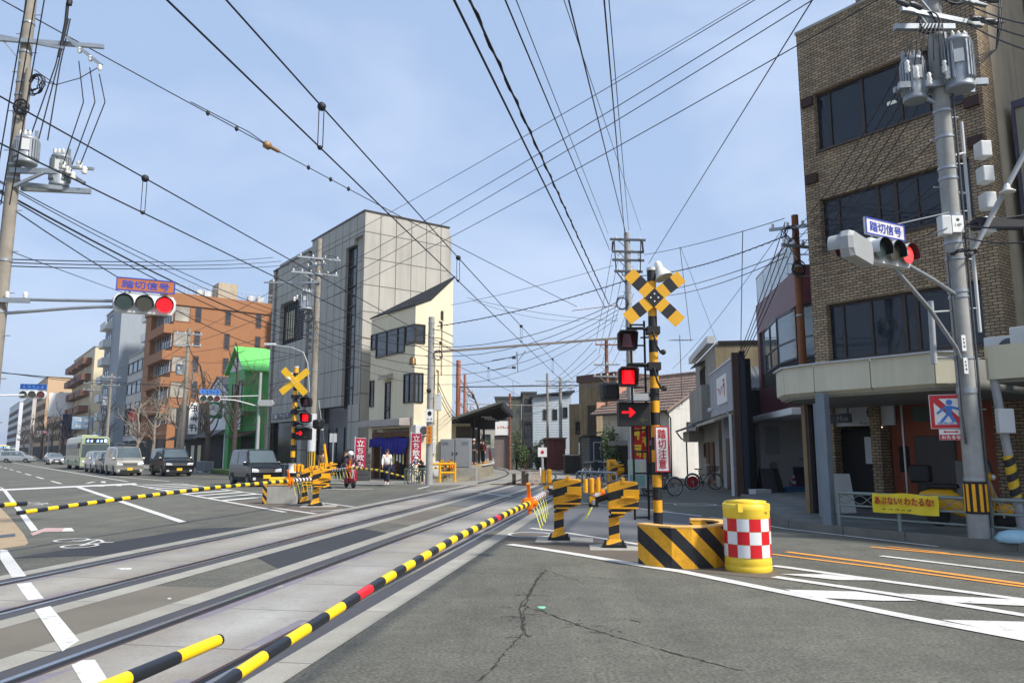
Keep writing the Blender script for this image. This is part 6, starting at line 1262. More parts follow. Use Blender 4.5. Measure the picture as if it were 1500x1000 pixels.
# no-crossing sign on the pole
NS = thing('no_crossing_sign', 'square red bordered no crossing sign with a blue walking figure', 'road sign', W(14.12, 6.1, 1.83), PHI - 1.0); NS.rotation_euler = (0, 0, -.45)
b = MB().box(-.28, .28, -.01, .01, .18, .78).build('panel', m_wht, NS, bev=.004); mb = MB()
for x0, x1, z0, z1 in ((-.27, .27, .19, .25), (-.27, .27, .71, .77), (-.27, -.21, .25, .71), (.21, .27, .25, .71)): mb.box(x0, x1, -.016, -.009, z0, z1)
mb.prism([(-.21, -.0135, .71), (-.13, -.0135, .71), (.21, -.0135, .33), (.21, -.0135, .25), (.15, -.0135, .25), (-.21, -.0135, .64)], (0, .003, 0)); mb.build('red_border', m_red, b)
mb = MB(); y = -.02
mb.prism([(.03 + .05 * cos(2 * pi * k / 14), y, .64 + .05 * sin(2 * pi * k / 14)) for k in range(14)], (0, .004, 0)); mb.prism([(-.04, y, .58), (.07, y, .58), (.06, y, .42), (-.03, y, .42)], (0, .004, 0)); mb.prism([(-.03, y, .43), (.02, y, .43), (-.08, y, .3), (-.14, y, .3)], (0, .004, 0)); mb.prism([(.0, y, .43), (.06, y, .43), (.12, y, .3), (.06, y, .3)], (0, .004, 0)); mb.prism([(-.04, y, .58), (-.04, y, .53), (-.16, y, .43), (-.18, y, .46)], (0, .004, 0)); mb.prism([(.06, y, .58), (.07, y, .53), (.17, y, .5), (.18, y, .54)], (0, .004, 0)); add_text(mb, '横断禁止', (0, -.018, .275), .34, .05); mb.build('walking_figure', m_blusign, b)
b2 = MB().box(-.16, .2, -.01, .01, -.02, .17).build('plate', m_wht, NS, bev=.003); mb = MB(); mb.box(-.155, .195, -.014, -.008, -.015, .075); mb.prism([(-.1, -.014, .125), (-.06, -.014, .15), (-.06, -.014, .135), (.1, -.014, .135), (.1, -.014, .15), (.14, -.014, .125), (.1, -.014, .1), (.1, -.014, .115), (-.06, -.014, .115), (-.06, -.014, .1)], (0, .003, 0)); mb.build('red_field', m_red, b2); mb = MB(); add_text(mb, 'わたるな', (.02, -.016, .03), .29, .06, bold=.003); mb.build('lettering', m_wht, b2)
MB().tube([(.1, .03, .5), (.3, .05, .5)], .015, 6).build('bracket', m_steel, NS)
# ---- left concrete pole
LPb = V((-10.72, 15.45, 0)); LP = pole('left weathered concrete pole with finned transformers at the photograph edge', LPb, 13.4, .15, .105, m_polew, bands=(4.5, 5.6, 7.4, 7.7, 8.9, 9.3, 9.6, 10.3, 11))
transformer(LP, (.34, -.15, 6.72), .22, .5, -1.1); transformer(LP, (.72, .45, 6.5), .2, .62, -1.2)
mb = MB(); mb.bar((0, -.1, 6.3), (.95, -.05, 6.3), .09, .11); mb.bar((0, .3, 6.05), (1.4, .5, 6.05), .09, .11); mb.bar((.1, -.1, 5.95), (.7, -.1, 6.25), .06); mb.bar((0, 0, 6.05), (.9, .3, 6.05), .09); mb.build('hanger', m_steel, LP)
f = crossarm(LP, 8.75, 2.6, .15, .15, 0, off=.35); mb = MB(); mb.bar((.95, -.1, 8.85), (1.75, -.1, 8.2), .07); mb.bar((-.6, -.1, 8.9), (.9, -.1, 8.6), .06); mb.build('brace', m_steel, f)
for i, p in enumerate(((1.25, 8.62), (1.5, 8.43), (1.72, 8.22))): MB().lathe([(.03, 0), (.055, -.03), (.03, -.06), (.055, -.09), (.02, -.14)], (p[0], -.1, p[1]), 8).build('insulator', m_porc, f)
crossarm(LP, 4.72, .9, .1, .15, 3, off=.2); coil(LP, (.38, -.15, 7.75), .2, 5, 8, (.3, 1, 0)); coil(LP, (.15, -.15, 7.2), .15, 4, 9)
MB().cyl((.18, -.12, 7.2), (.2, -.12, 8.1), .07, n=12).build('riser_box', m_polew, LP); mb = MB()
for i, (x0, x1) in enumerate(((1.25, .92), (1.5, 1.12), (1.72, 1.3))): mb.tube([(x0, -.1, 8.3 - .15 * i), (x0 + .12, 0, 7.4), (x1, .2, 6.05)], .012, 5)
for k in range(3): mb.tube([(.9 + .04 * k, -.1, 9.3), (.75 + .05 * k, -.1, 8.2), (.3 + .2 * k, -.05, 6.5)], .014, 5)
for k in range(2): mb.tube([(.3, -.1, 7.9 + .2 * k), (.8, -.1, 7.75), (1.3, -.1, 7.9), (1.68, -.1, 8.15)], .010, 5)
mb.build('jumper_cable', m_cable, LP)
f = MB(); f.bar((.8, .4, 6.5), (1.3, .4, 6.2), .09); f.bar((.95, .5, 6.6), (1.45, .45, 6.55), .06); f = f.build('switch_bracket', m_steel, LP)
for i in range(5): MB().lathe([(.04, 0), (.07, .04), (.04, .08), (.07, .12), (.03, .17)], (.86 + i * .12, .3, 6.5 - (i % 3) * .12), 10).build('cutout_fuse', m_porc, f)
mb = MB(); mb.lathe([(.06, 0), (.06, .1), (.04, .15), (.04, .2)], (.95, -.15, 9.6), 10, 0, True, (.1, 0, 1)); mb.tube([(.95, -.15, 9.9), (.92, -.15, 9.6), (.9, -.12, 9.2), (.85, -.1, 8.8), (.8, -.1, 8.4)], .035, 6); mb.build('strain_insulator', m_black, LP)
for c_ in LP.children:
    if c_.name.startswith(('shaft', 'steel_band', 'step')): continue
    if c_.name.startswith(('transformer', 'hanger', 'switch', 'cutout')): c_.location.z = 1.25
    elif not (c_.name.startswith('crossarm') and abs(max(v.co.z for v in c_.data.vertices) - 4.76) < .2): c_.location.z = 1.75
# cantilever signal on the left
ls = thing('traffic_signal', 'grey traffic signal lit red on a twin tube arm under a rust orange name plate', 'traffic light', (LPb.x, LPb.y, 0))
hc = V((-7.72, 15.5, 4.66)) - LPb; signal_head(ls, hc, PHI - .2, 2, 1.2, .1, vm=m_lgrey, sign='踏切信号', sign_bg=m_rst, sign_fg=m_sblue, sdim=(1.12, .28))
mb = MB(); mb.tube([(0, 0, 4.78), (1.2, 0, 4.75), (hc.x - .55, hc.y, hc.z + .08)], .035, 8); mb.tube([(0, 0, 4.46), (1.5, 0, 4.58), (2.1, 0, 4.61), (hc.x - .55, hc.y, hc.z - .05)], .035, 8); mb.build('mounting_arm', m_steel, ls)
# ---- other poles
P46 = pole('tall brown grey pole with transformer and street lamp before the panel clad building', V((-11.05, 41.8, .1)), 13.6, .21, .15, m_polew, bands=(6, 8, 9, 10, 11))
transformer(P46, (-.55, -.2, 9.95), .36, .95, -1.6); crossarm(P46, 12.4, 2.4, .4, .2, 4); crossarm(P46, 11.5, 2.6, .4, .2, 6, off=-.2); crossarm(P46, 12.0, 1.6, -.6, .2, 3); crossarm(P46, 11.0, 3.2, .0, .2, 2, off=-1.4); coil(P46, (-.4, -.2, 9.0), .3, 4, 4); coil(P46, (.7, -.2, 12.0), .5, 2, 5)
for i in range(5): MB().lathe([(.06, 0), (.1, .05), (.05, .1), (.09, .15), (.04, .25)], (-1.2 + .16 * i, -.3, 9.9 + .1 * (i % 2)), 8).build('cutout_fuse', m_porc, P46)
mb = MB(); mb.tube([(-.2, -.15, 4.8), (-.35, -.2, 6.4), (-.6, -.25, 7.0), (-1.2, -.3, 7.25), (-2.3, -.4, 7.4)], .042, 8); f = mb.build('lamp_arm', m_grey, P46); mb = MB(); mb.box(-2.75, -2.1, -.5, -.3, 7.36, 7.5); mb.build('street_lamp', m_lgrey, f, bev=.03)
mb = MB(); mb.lathe([(.225, .5), (.225, 1.5)], n=20); mb.build('striped_wrap', stripes('pole_wrap', '17181A', 'C9A21C', (1, 0, 0), .12), P46); MB().lathe([(.222, 1.55), (.222, 3.6)], n=20).build('white_wrap', m_lgrey, P46)
mb = MB()
for k in range(8): z = 7.2 + .4 * k; s = (-1) ** k; mb.box(-.35, -.2, -.25, -.1, z, z + .18)
mb.build('cable_clamps', m_dsteel, P46)
P63 = pole('pale concrete pole carrying notices beside the noodle shop', V((-3.98, 36.6, 0)), 8.2, .175, .15, m_pole, bands=(2.2, 3.0, 4.2, 5.2, 5.8, 6.2, 7.0, 7.4, 7.9))
pb = MB().box(-.19, .19, -.225, -.205, 3.05, 3.65).build('notice', m_wht, P63); mb = MB(); mb.ball((0, -.23, 3.45), (.1, .006, .12), 10, 6); add_text(mb, '##', (0, -.228, 3.18), .25, .12); mb.build('lettering', m_blk, pb)
pb = MB().box(-.13, .13, -.225, -.205, 2.0, 2.85).build('notice', mat('amber_sign', 'D08A1E', .5), P63); mb = MB(); add_text(mb, '#\n#\n#\n#', (0, -.228, 2.43), .15, .68); mb.build('lettering', m_red, pb)
MB().box(.25, .55, -.15, .1, 3.6, 4.4).build('grey_control_box', m_lgrey, P63, bev=.02); MB().ball((-.05, -.25, 4.55), .12, 10, 8).build('round_speaker', m_black, P63); mb = MB(); mb.tube([(0, -.1, 5.6), (-.9, -.3, 5.7)], .02, 6); mb.build('lamp_arm', m_black, P63); mb = MB(); mb.lathe([(.04, .3), (.15, .2), (.16, -.05), (.22, -.1), (.0, -.1)], (-.85, -.35, 5.9), 12); mb.build('hanging_bell', mat('bronze', '6B5230', .4, .6), P63); coil(P63, (.35, -.1, 6.3), .2, 3, 6)
mb = MB()
for z in (7.2, 6.9, 7.6): mb.tube([(0, -.1, z), (.5, -.2, z - .1), (1.1, -.3, z - .4)], .02, 5)
mb.build('jumper_cable', m_cable, P63)
P4b = V((6.05, 38.3, 0)); P4 = pole('grey catenary pole crowded with crossarms behind the striped mast', P4b, 13.0, .2, .16, m_pole, bands=(4, 5, 6, 7, 8, 8.6, 9.2, 9.8))
for z, L in ((12.6, 1.9), (11.95, 1.7), (11.5, 1.7), (10.9, 1.5)): crossarm(P4, z, L, .1, .15, 2, up=(z != 11.95), m=m_dsteel, h=.12)
mb = MB()
for x in (-.7, .7): mb.bar((x, -.15, 12.6), (x * .9, -.15, 10.9), .05); mb.bar((x * .9, -.15, 10.9), (0, -.1, 10.1), .05); mb.cyl((x * 1.1, -.15, 12.5), (x * 1.15, -.15, 12.0), .05, n=8)
mb.build('brace', m_black, P4); coil(P4, (-.35, -.2, 9.2), .3, 5, 12)
Pw = pole('rusty brown pole with crossarms above the weathered house', V((6.6, 52, 0)), 9.4, .16, .12, m_rust); crossarm(Pw, 9.0, 1.6, .1, .15, 4, m=m_rust); crossarm(Pw, 7.6, 1.8, -.1, .15, 3); crossarm(Pw, 6.8, 2.0, .1, .15, 5)
Pr = pole('thin rusty red catenary mast between evergreen shrubs', V((-.18, 66, 0)), 6.7, .13, .11, m_rust, 'catenary_mast', steps=False, bands=(2, 3, 4, 5, 6))
pole('dark slim utility pole behind the pale blue house front', V((3.25, 69, 0)), 8.8, .12, .1, m_polew); q = pole('grey concrete utility pole with crossarms beside the maroon shed', V((4.35, 67.6, 0)), 8.3, .17, .13, m_pole, bands=(3, 4.5, 6)); crossarm(q, 7.9, 3.4, .1, .15, 4, off=-.6); crossarm(q, 7.3, 2.2, .1, .15, 4)
Po = pole('orange brown steel catenary pole rising behind the platform canopy', V((-4.3, 60, 0)), 8.9, .2, .18, mat('orange_primer', 'A5654A', .7, var=.2), 'catenary_mast', steps=False); pole('thinner orange brown catenary pole right of its partner', V((-3.9, 62, 0)), 8.0, .13, .11, mat('orange_primer', ''), 'catenary_mast', steps=False)
def beam(label, p, q, r=.07): p, q = V(p), V(q); t_ = thing('catenary_beam', label, 'catenary beam', p); MB().bar((0, 0, 0), q - p, r * 1.7, r * 1.3).build('beam', mat('brown_grey_steel', '7A746E', .6, .2), t_); return t_
b1 = beam('steel span beam from the pale concrete pole to the catenary pole', (-3.98, 36.6, 6.45), (6.05, 38.3, 7.45), .08); o = V((-3.98, 36.6, 6.45))
mb = MB(); p = at(757, 515, 37.7) - o; mb.bar(p, p + V((.05, 0, -1.05)), .06); mb.bar(p + V((.45, 0, .05)), p + V((.05, 0, -.5)), .04); mb.build('drop_bracket', m_steel, b1)
for k in (.3, .8): q_ = p + V((-.05, 0, -k)); mb = MB(); mb.tube([q_, q_ + V((-.5, -.2, -.05)), q_ + V((-1.2, -.4, -.2))], .018, 5); mb.lathe([(.05, 0), (.09, .05), (.05, .1), (.09, .15), (.04, .2)], q_, 8, 0, True, (-1, 0, 0)); mb.build('registration_arm', m_dsteel, b1)
beam('span beam from the orange catenary pole to the rusty pole', (-4.3, 60, 6.75), (6.6, 52, 6.2), .06); beam('lower span beam from the orange catenary pole past the rusty mast', (-4.3, 60, 5.4), (3.4, 67, 5.7), .05)
Pb = pole('short timber pole strapped to the corner of the brick building', V((8.62, 22.1, .14)), 8.6, .13, .1, mat('orange_timber', '8A5530', .8, var=.25, streak=.3), steps=False, bands=(4, 5.5, 7)); crossarm(Pb, 8.2, 1.5, -.4, .1, 4); crossarm(Pb, 7.6, 1.2, .3, .1, 4); coil(Pb, (.0, -.15, 6.9), .22, 6, 14); coil(Pb, (-.2, -.1, 8.0), .2, 4, 15)
# signal mast near the green house, far left signal
gs_ = thing('traffic_signal', 'unlit looking traffic signal with a blue plate before the white gabled house', 'traffic light', W(15.8, 48.6, .1)); mb = MB(); mb.cyl((0, 0, 0), (0, 0, 6.6), .12, .09, 12); mb.build('mast', m_grey, gs_)
hq = W(12.72, 48.6, 4.78) - W(15.8, 48.6, 0); signal_head(gs_, hq, PHI - .1, None, 1.25, .12, vm=m_wht, sign='#####', sign_bg=m_blusign, sign_fg=m_navy, sdim=(1.25, .32)); mb = MB(); mb.tube([(0, 0, 4.4), (hq.x * .5, hq.y * .5, 4.75), tuple(hq)], .04, 8); mb.tube([(0, 0, 5.1), tuple(hq + V((0, 0, .1)))], .03, 8); mb.build('mounting_arm', m_lgrey, gs_)
signal_head(gs_, V((.5, -.3, 4.6)), PHI + 2.6, None, 1.0, .2, vm=m_grey, plate=1)
fs_ = thing('traffic_signal', 'far off traffic signal with dark lenses and a navy plate near the left edge', 'traffic light', W(.2, 45.5)); mb = MB(); mb.cyl((0, 0, 0), (0, 0, 6), .12, .1, 12); mb.build('mast', m_lgrey, fs_)
hq = W(3.2, 45.4, 4.5) - W(.2, 45.5, 0); signal_head(fs_, hq, PHI - .35, None, 1.25, .1, vm=m_lgrey, sign='#####', sign_bg=m_navy, sign_fg=m_blusign, sdim=(1.2, .28)); mb = MB(); mb.tube([(0, 0, 4.3), tuple(hq)], .045, 8); mb.build('mounting_arm', m_lgrey, fs_)
for i, (a, b, h) in enumerate([(16, 69, 12.2), (16, 108, 11.5), (16, 125, 12)]):
    q = pole(['pole with transformers tangled in bare branches before the orange block', 'utility pole before the white ribbon window office', 'utility pole before the blue grey apartment tower'][i], W(a, b, .1), h, .19, .14, m_polew, bands=(6, 7, 8)); crossarm(q, h - .5, 2.2, .5, .2, 4); crossarm(q, h - 1.5, 2.2, .5, .2, 4); transformer(q, (-.5, -.2, h - 3.6), .33, .85, -1.5) if i < 2 else None
# ---- street trees, pruned and bare
ST = [(53.8, 8.8, .22, m_bark2, 'dark pruned bare tree before the green house'), (60.7, 8.4, .24, m_bark2, 'dark pruned bare tree before the brown shop'), (70.5, 8.2, .22, m_bark, 'pale knobbly bare tree behind the transformer pole'), (80, 7.4, .2, m_bark, 'pale bare tree nearest the minivan, branches spreading low'), (88, 7, .2, m_bark, 'bare pale tree before the orange block corner'), (112, 7.5, .22, m_bark2, 'bare tree before the dark glass office'), (140, 8, .25, m_bark2, 'bare tree before the blue grey tower'), (155, 8.5, .26, m_bark2, 'bare dark tree beside the green bus'), (172, 9, .28, m_bark2, 'tall bare dark tree left of the bus'), (190, 9.5, .3, m_bark2, 'bare dark tree beside the navy sign'), (215, 9, .3, m_bark2, 'far bare tree before the beige terraces'), (240, 9, .3, m_bark2, 'far bare tree before the tan mansion')]
for i, (b, h, r, m, lb) in enumerate(ST): bare_tree(lb, W(15.9, b, .1), h, r, 40 + i, m, True, 'bare street trees', name='street_tree', spread=.45)
bare_tree('very slender leafless sapling against the panel clad building', W(17.0, 50.5, .1), 7.6, .06, 77, m_bark2, False, name='sapling', spread=.3)
# ================================================================ overhead wires (each one strung between real points)
def wire(label, p, q, r=.014, sag=.3, group='overhead wires', m=None, extra=None, name='overhead_wire', twist=False):
    r = max(.0085, r * .82); p, q = V(p), V(q); n = 14; P_ = [p.lerp(q, i / n) - V((0, 0, sag * 4 * (i / n) * (1 - i / n))) for i in range(n + 1)]
    mb = MB(); mb.tube([k - p for k in P_], r, 5)
    if twist:
        N = 160; tw = []
        for i in range(N + 1):
            k = i / N; c = p.lerp(q, k) - V((0, 0, sag * 4 * k * (1 - k))) - p; a = i * 1.3; tw.append(c + V((cos(a), 0, sin(a))) * r * 1.6)
        mb.tube(tw, r * .7, 4, caps=False)
    if extra: extra(mb, lambda k: p.lerp(q, k) - V((0, 0, sag * 4 * k * (1 - k))) - p)
    return tag(mb.build(name, m or m_cable, loc=p), label, 'wire', group)
def on_plane(u, v, c, k=0.0):            # pixel ray met with the upright plane over the track centre line X = c + .163 Y
    r = ray(u, v); s = c / (r.x - TS * r.y); return V((r.x * s, r.y * s, CH + r.z * s))
def clamp(ks, s=.06):
    def f(mb, ev):
        for k in ks: mb.ball(ev(k), (s, s, s), 8, 6)
    return f
# contact and messenger wires over the two tracks
def catenary(nm, c, zc, zm, offs):
    t0, t1 = -12, 46; a = lambda y, z: V((c + TS * y, y, z))
    wire('contact wire hung above the %s tram track' % nm, a(t0, zc), a(t1, zc), .013, .0, 'contact wires'); ms = wire('messenger wire above the contact wire of the %s tram track' % nm, a(t0, zm), a(t1, zm), .013, .25, 'messenger wires')
    for i, y in enumerate(offs):
        k = (y - t0) / (t1 - t0); z = zm - .25 * 4 * k * (1 - k); mb = MB()
        for s in (-.03, .03): mb.cyl((s, 0, -(z - zc)), (s, 0, 0), .006, n=4)
        mb.ball((0, 0, 0), .055, 8, 6); mb.ball((0, 0, -(z - zc)), .03, 8, 6)
        tag(mb.build('dropper', m_cable, loc=a(y, z)), 'wire dropper of the %s track, %s from the camera' % (nm, ('nearest', 'second', 'third', 'fourth', 'farthest')[i]), 'dropper', 'catenary droppers of the %s track' % nm)
catenary('near', -3.69, 5.2, 5.95, (3, 8.55, 15.6, 24.5, 34)); catenary('far', -7.0, 5.0, 5.75, (4, 10.4, 18.5, 27, 36))
# curve beyond
for nm, x in (('near', -3.7), ('far', -7.0)):
    A_ = [trk(x, y) for y in (8, 24, 40, 56)]
    for i in range(3): wire('contact wire following the %s track round the curve, %s span' % (nm, ('first', 'middle', 'last')[i]), A_[i] + V((0, 0, 5.1)), A_[i + 1] + V((0, 0, 5.1)), .013, 0, 'curve wires')
    for i in range(2): wire('messenger wire following the %s track round the curve, %s span' % (nm, ('first', 'last')[i]), A_[i] + V((0, 0, 5.9)), A_[i + 1] + V((0, 0, 5.8)), .012, .2, 'curve wires')
# heavy span wire with strain insulator
p, q = at(-12, -8, 15.2), at(845, 449, 38.0)
def strain(mb, ev):
    d = (ev(.3) - ev(.2)).normalized(); c = ev(.278)
    mb.lathe([(.05, -.2), (.115, -.16), (.12, .0), (.06, .06), (.055, .34), (.03, .4)], c, 12, 1, True, d)
    for k in (.20, .235, .335, .37, .40): mb.ball(ev(k), (.06, .06, .075), 6, 5, 0); mb.bar(ev(k) + V((0, 0, -.08)), ev(k) + V((0, 0, .08)), .03)
    mb.tube([ev(.18) + V((0, 0, .05)), ev(.25) + V((0, 0, .1)), c], .014, 5)
o_ = wire('heavy span wire with a brown strain insulator running down from the left pole', p, q, .018, .15, None, extra=strain); o_.data.materials.append(mat('brown_porcelain', '8A6A45', .4, var=.2))
# lines between the left pole, the panel building pole and beyond
LPt = lambda z, dx=.3: LPb + V((dx, 0, z)); T46 = lambda z, dx=0: V((-11.05 + dx, 41.6, z))
for i, (z0, z1) in enumerate(((4.75, 11.55), (4.62, 11.35), (4.5, 11.2))):
    pass
W_ = lambda lb, a, b, **k: wire(lb, at(*a), at(*b), **k)
HV = ('upper', 'middle', 'lower')
for i in range(3): W_('%s of three level power lines joining the left pole to the panel building pole' % HV[i], (-8, 379 + i * 5, 15.6), (400 + 12 * i, 377 + 5.5 * i, 41.0), r=.017, sag=.15)
W_('thick slack cable passing in front of the left signal plate', (-6, 276, 15.4), (452, 492, 41.5), r=.03, sag=.35); W_('second slack cable just below the thick one from the left pole', (-6, 279, 15.3), (455, 497, 41.4), r=.02, sag=.5)
W_('thin paired cable above the thick slack cable', (-6, 262, 15.5), (455, 470, 41.5), r=.016, sag=.35); W_('thin cable twin of the paired one, running a little lower', (-6, 264, 15.6), (458, 474, 41.7), r=.014, sag=.5)
W_('low black cable drooping from the left pole behind the red signal', (-6, 290, 15.4), (440, 520, 41.3), r=.018, sag=.7); W_('very thin line falling from the left pole to the green house', (-6, 360, 15.3), (350, 480, 62), r=.012, sag=.2)
W_('thin line low over the far signal towards the green house', (-6, 545, 15.4), (345, 562, 56), r=.014, sag=.2); W_('line over the cars from the left edge to the bare trees', (-30, 540, 30), (268, 560, 66), r=.02, sag=.4)
for k, u in enumerate((14, 27, 40)): W_('cable dropping steeply past the left pole, %s from the pole' % ('first', 'second', 'third')[k], (u + 30, -30, 13.5 + .2 * k), (u - 26, 300, 15.2), r=.016, sag=0)
# four lines from the right pole to the panel building pole
LN = ('topmost', 'second', 'third', 'lowest')
for i, (a, b) in enumerate((((1420, -190), (458, 371)), ((1420, -163), (470, 407)), ((1420, -143), (478, 422)), ((1420, -77), (490, 432)))): W_('%s of four long lines crossing the sky from the right pole leftwards' % LN[i], (a[0], a[1], 12.4), (b[0], b[1], 41.6), r=.016 if i else .014, sag=.25)
W_('thin line shadowing the topmost long line', (1420, -196, 12.6), (896, 119, 22), r=.010, sag=.05)
# bundle running overhead along the tracks to the catenary pole
B_ = [((665, 0), 7.0, (886, 450), .022, 0, 'leftmost plain cable of the bundle overhead'), ((688, 0), 7.2, (892, 446), .022, 1, 'twisted insulated cable of the bundle overhead'), ((740, 0), 8.4, (893, 366), .018, 0, 'third cable of the bundle overhead, ending on the crossarm'), ((756, 0), 8.6, (891, 343), .011, 0, 'thin bright line inside the bundle overhead'), ((833, 0), 9.2, (917, 343), .02, 0, 'thick cable left of the centre of the bundle overhead'), ((826, 0), 9.3, (939, 337), .010, 0, 'thin slanting line of the bundle overhead'), ((885, 0), 9.2, (915, 343), .02, 0, 'thick cable nearest vertical in the bundle overhead'), ((892, 0), 9.4, (921, 338), .013, 0, 'rightmost thin cable of the bundle overhead')]
for (u, v), z, e, r, tw, lb in B_:
    d = ray(u, v); s = (z - CH) / d.z; p = V((d.x * s, d.y * s, z)); q = at(e[0], e[1], 38.2); w = p + (p - q) * .55
    wire(lb, w, q, r, .0 if not tw else .0, 'bundle of overhead cables', twist=bool(tw))
W_('single line falling from the upper right to the catenary pole', (1240, -80, 11.5), (950, 386, 38), r=.017, sag=.0)
# right side lines between catenary pole, timber pole and right pole
W_('line from the catenary pole crossarm to the timber pole top', (944, 373, 38), (1149, 320, 22.5), r=.016, sag=.12); W_('twisted cable from the catenary pole to the timber pole', (938, 404, 38), (1149, 346, 22.5), r=.02, sag=.25, twist=True); W_('cable from behind the cross board to the timber pole', (965, 427, 38), (1150, 371, 22.5), r=.018, sag=.15); W_('cable just under it to the timber pole', (965, 434, 38), (1152, 376, 22.6), r=.018, sag=.25)
W_('twisted service cable from the panel building pole to the catenary pole', (640, 478, 40), (938, 404, 38), r=.024, sag=.25, twist=True); W_('plain cable above the twisted one to the catenary pole', (660, 447, 40), (898, 389, 38), r=.014, sag=.1)
for k in range(5): W_('%s slack cable swagged between the panel building pole and the catenary pole' % ('first', 'second', 'third', 'fourth', 'fifth')[k], (462, 470 + 9 * k, 41.6), (905, 442 + 6 * k, 38.1), r=.022 - .002 * k, sag=1.9 + .22 * k)
for k in range(6): W_('%s of the service drops from the right pole to the timber pole' % ('first', 'second', 'third', 'fourth', 'fifth', 'sixth')[k], (1385 + 2 * k, 150 + 34 * k, 13.2), (1170 - 4 * k, 330 + 14 * k, 22.4), r=.012, sag=.45)
for k in range(5): W_('%s dark cable slanting down the brick front to the alley post' % ('first', 'second', 'third', 'fourth', 'fifth')[k], (1327 + 9 * k, 85 + 10 * k, 13.2), (1160 + 6 * k, 345 + 9 * k, 22.3), r=.013, sag=.25)
for k in range(4): W_('%s cable falling from the timber pole to the brown corner post' % ('first', 'second', 'third', 'fourth')[k], (1150 + 4 * k, 325 + 12 * k, 22.3), (1081 + 2 * k, 524 + 2 * k, 28.0), r=.018, sag=.12)
for k in range(3): W_('%s cable leaving the right pole over the cream wall' % ('upper', 'middle', 'lower')[k], (1420, 8 + 14 * k, 13.2), (1560, 42 + 22 * k, 10.5), r=.016, sag=.1)
for k in range(3): W_('%s low cable across the brick front into the right pole' % ('upper', 'middle', 'lower')[k], (1395, 268 + 20 * k, 13.1), (1160, 352 + 10 * k, 22.4), r=.014, sag=.3)
W_('cable from the right pole out past the edge of the view, upper', (1402, 330, 13.2), (1600, 318, 10.5), r=.02, sag=.1); W_('cable from the right pole out past the edge of the view, lower', (1402, 345, 13.2), (1600, 330, 10.5), r=.016, sag=.2); W_('thin cable from the signal head up to the right pole', (1340, 352, 12.2), (1395, 330, 13.1), r=.01, sag=.02)
W_('hanging stay wire dropping from the line to the alley', (1088, 338, 24.5), (1085, 522, 27.8), r=.018, sag=0); W_('thin guy wire left of the hanging stay', (996, 362, 32), (1012, 500, 40), r=.016, sag=0); W_('faint guy wire right of the thin one', (997, 362, 32), (1050, 500, 36), r=.010, sag=0); W_('thin aerial lead from the timber pole towards the tiled house', (1150, 330, 22.4), (985, 540, 46), r=.012, sag=.3)
# lines fanning out behind the catenary pole
for k in range(6): W_('%s line fanning from the rusty pole to the grey utility pole' % ('first', 'second', 'third', 'fourth', 'fifth', 'sixth')[k], (868 + 6 * k, 502 + 9 * k, 52), (806 + 3 * k, 560 + 4 * k, 67.8), r=.02, sag=.2)
for k in range(6): W_('%s line from the catenary pole down to the rusty pole' % ('first', 'second', 'third', 'fourth', 'fifth', 'sixth')[k], (900 + 7 * k, 350 + 20 * k, 38.4), (872 + 5 * k, 505 + 14 * (k % 3), 52), r=.016, sag=.15)
W_('span wire from the left span insulator across to the catenary pole', (684, 436, 36), (905, 470, 38), r=.013, sag=.2); W_('span wire falling from the heavy wire to the rusty mast', (692, 440, 36), (850, 470, 46), r=.012, sag=.3); W_('brown insulated stay near the catenary pole', (838, 455, 37), (905, 447, 38), r=.022, sag=0, m=mat('brown_insulation', '6B4528', .7)); W_('level line behind the platform roof, upper', (640, 565, 58), (900, 552, 60), r=.018, sag=.3); W_('level line behind the platform roof, lower', (655, 625, 58), (800, 600, 64), r=.018, sag=.2)
for k in range(3): W_('%s house cable from the pale pole to the platform canopy' % ('upper', 'middle', 'lower')[k], (642, 560 + 9 * k, 36.4), (672, 612 + 5 * k, 47), r=.022, sag=.25)
for k in range(4): W_('%s line along the far pavement from the panel building pole to the transformer pole' % ('upper', 'second', 'third', 'lowest')[k], (440 - 4 * k, 400 + 40 * k, 41.6), (268, 492 + 12 * k, 65), r=.02, sag=.3)
for k in range(3): W_('%s far pavement line past the orange block' % ('upper', 'middle', 'lower')[k], (268, 492 + 16 * k, 65), (175, 540 + 12 * k, 97), r=.028, sag=.3)
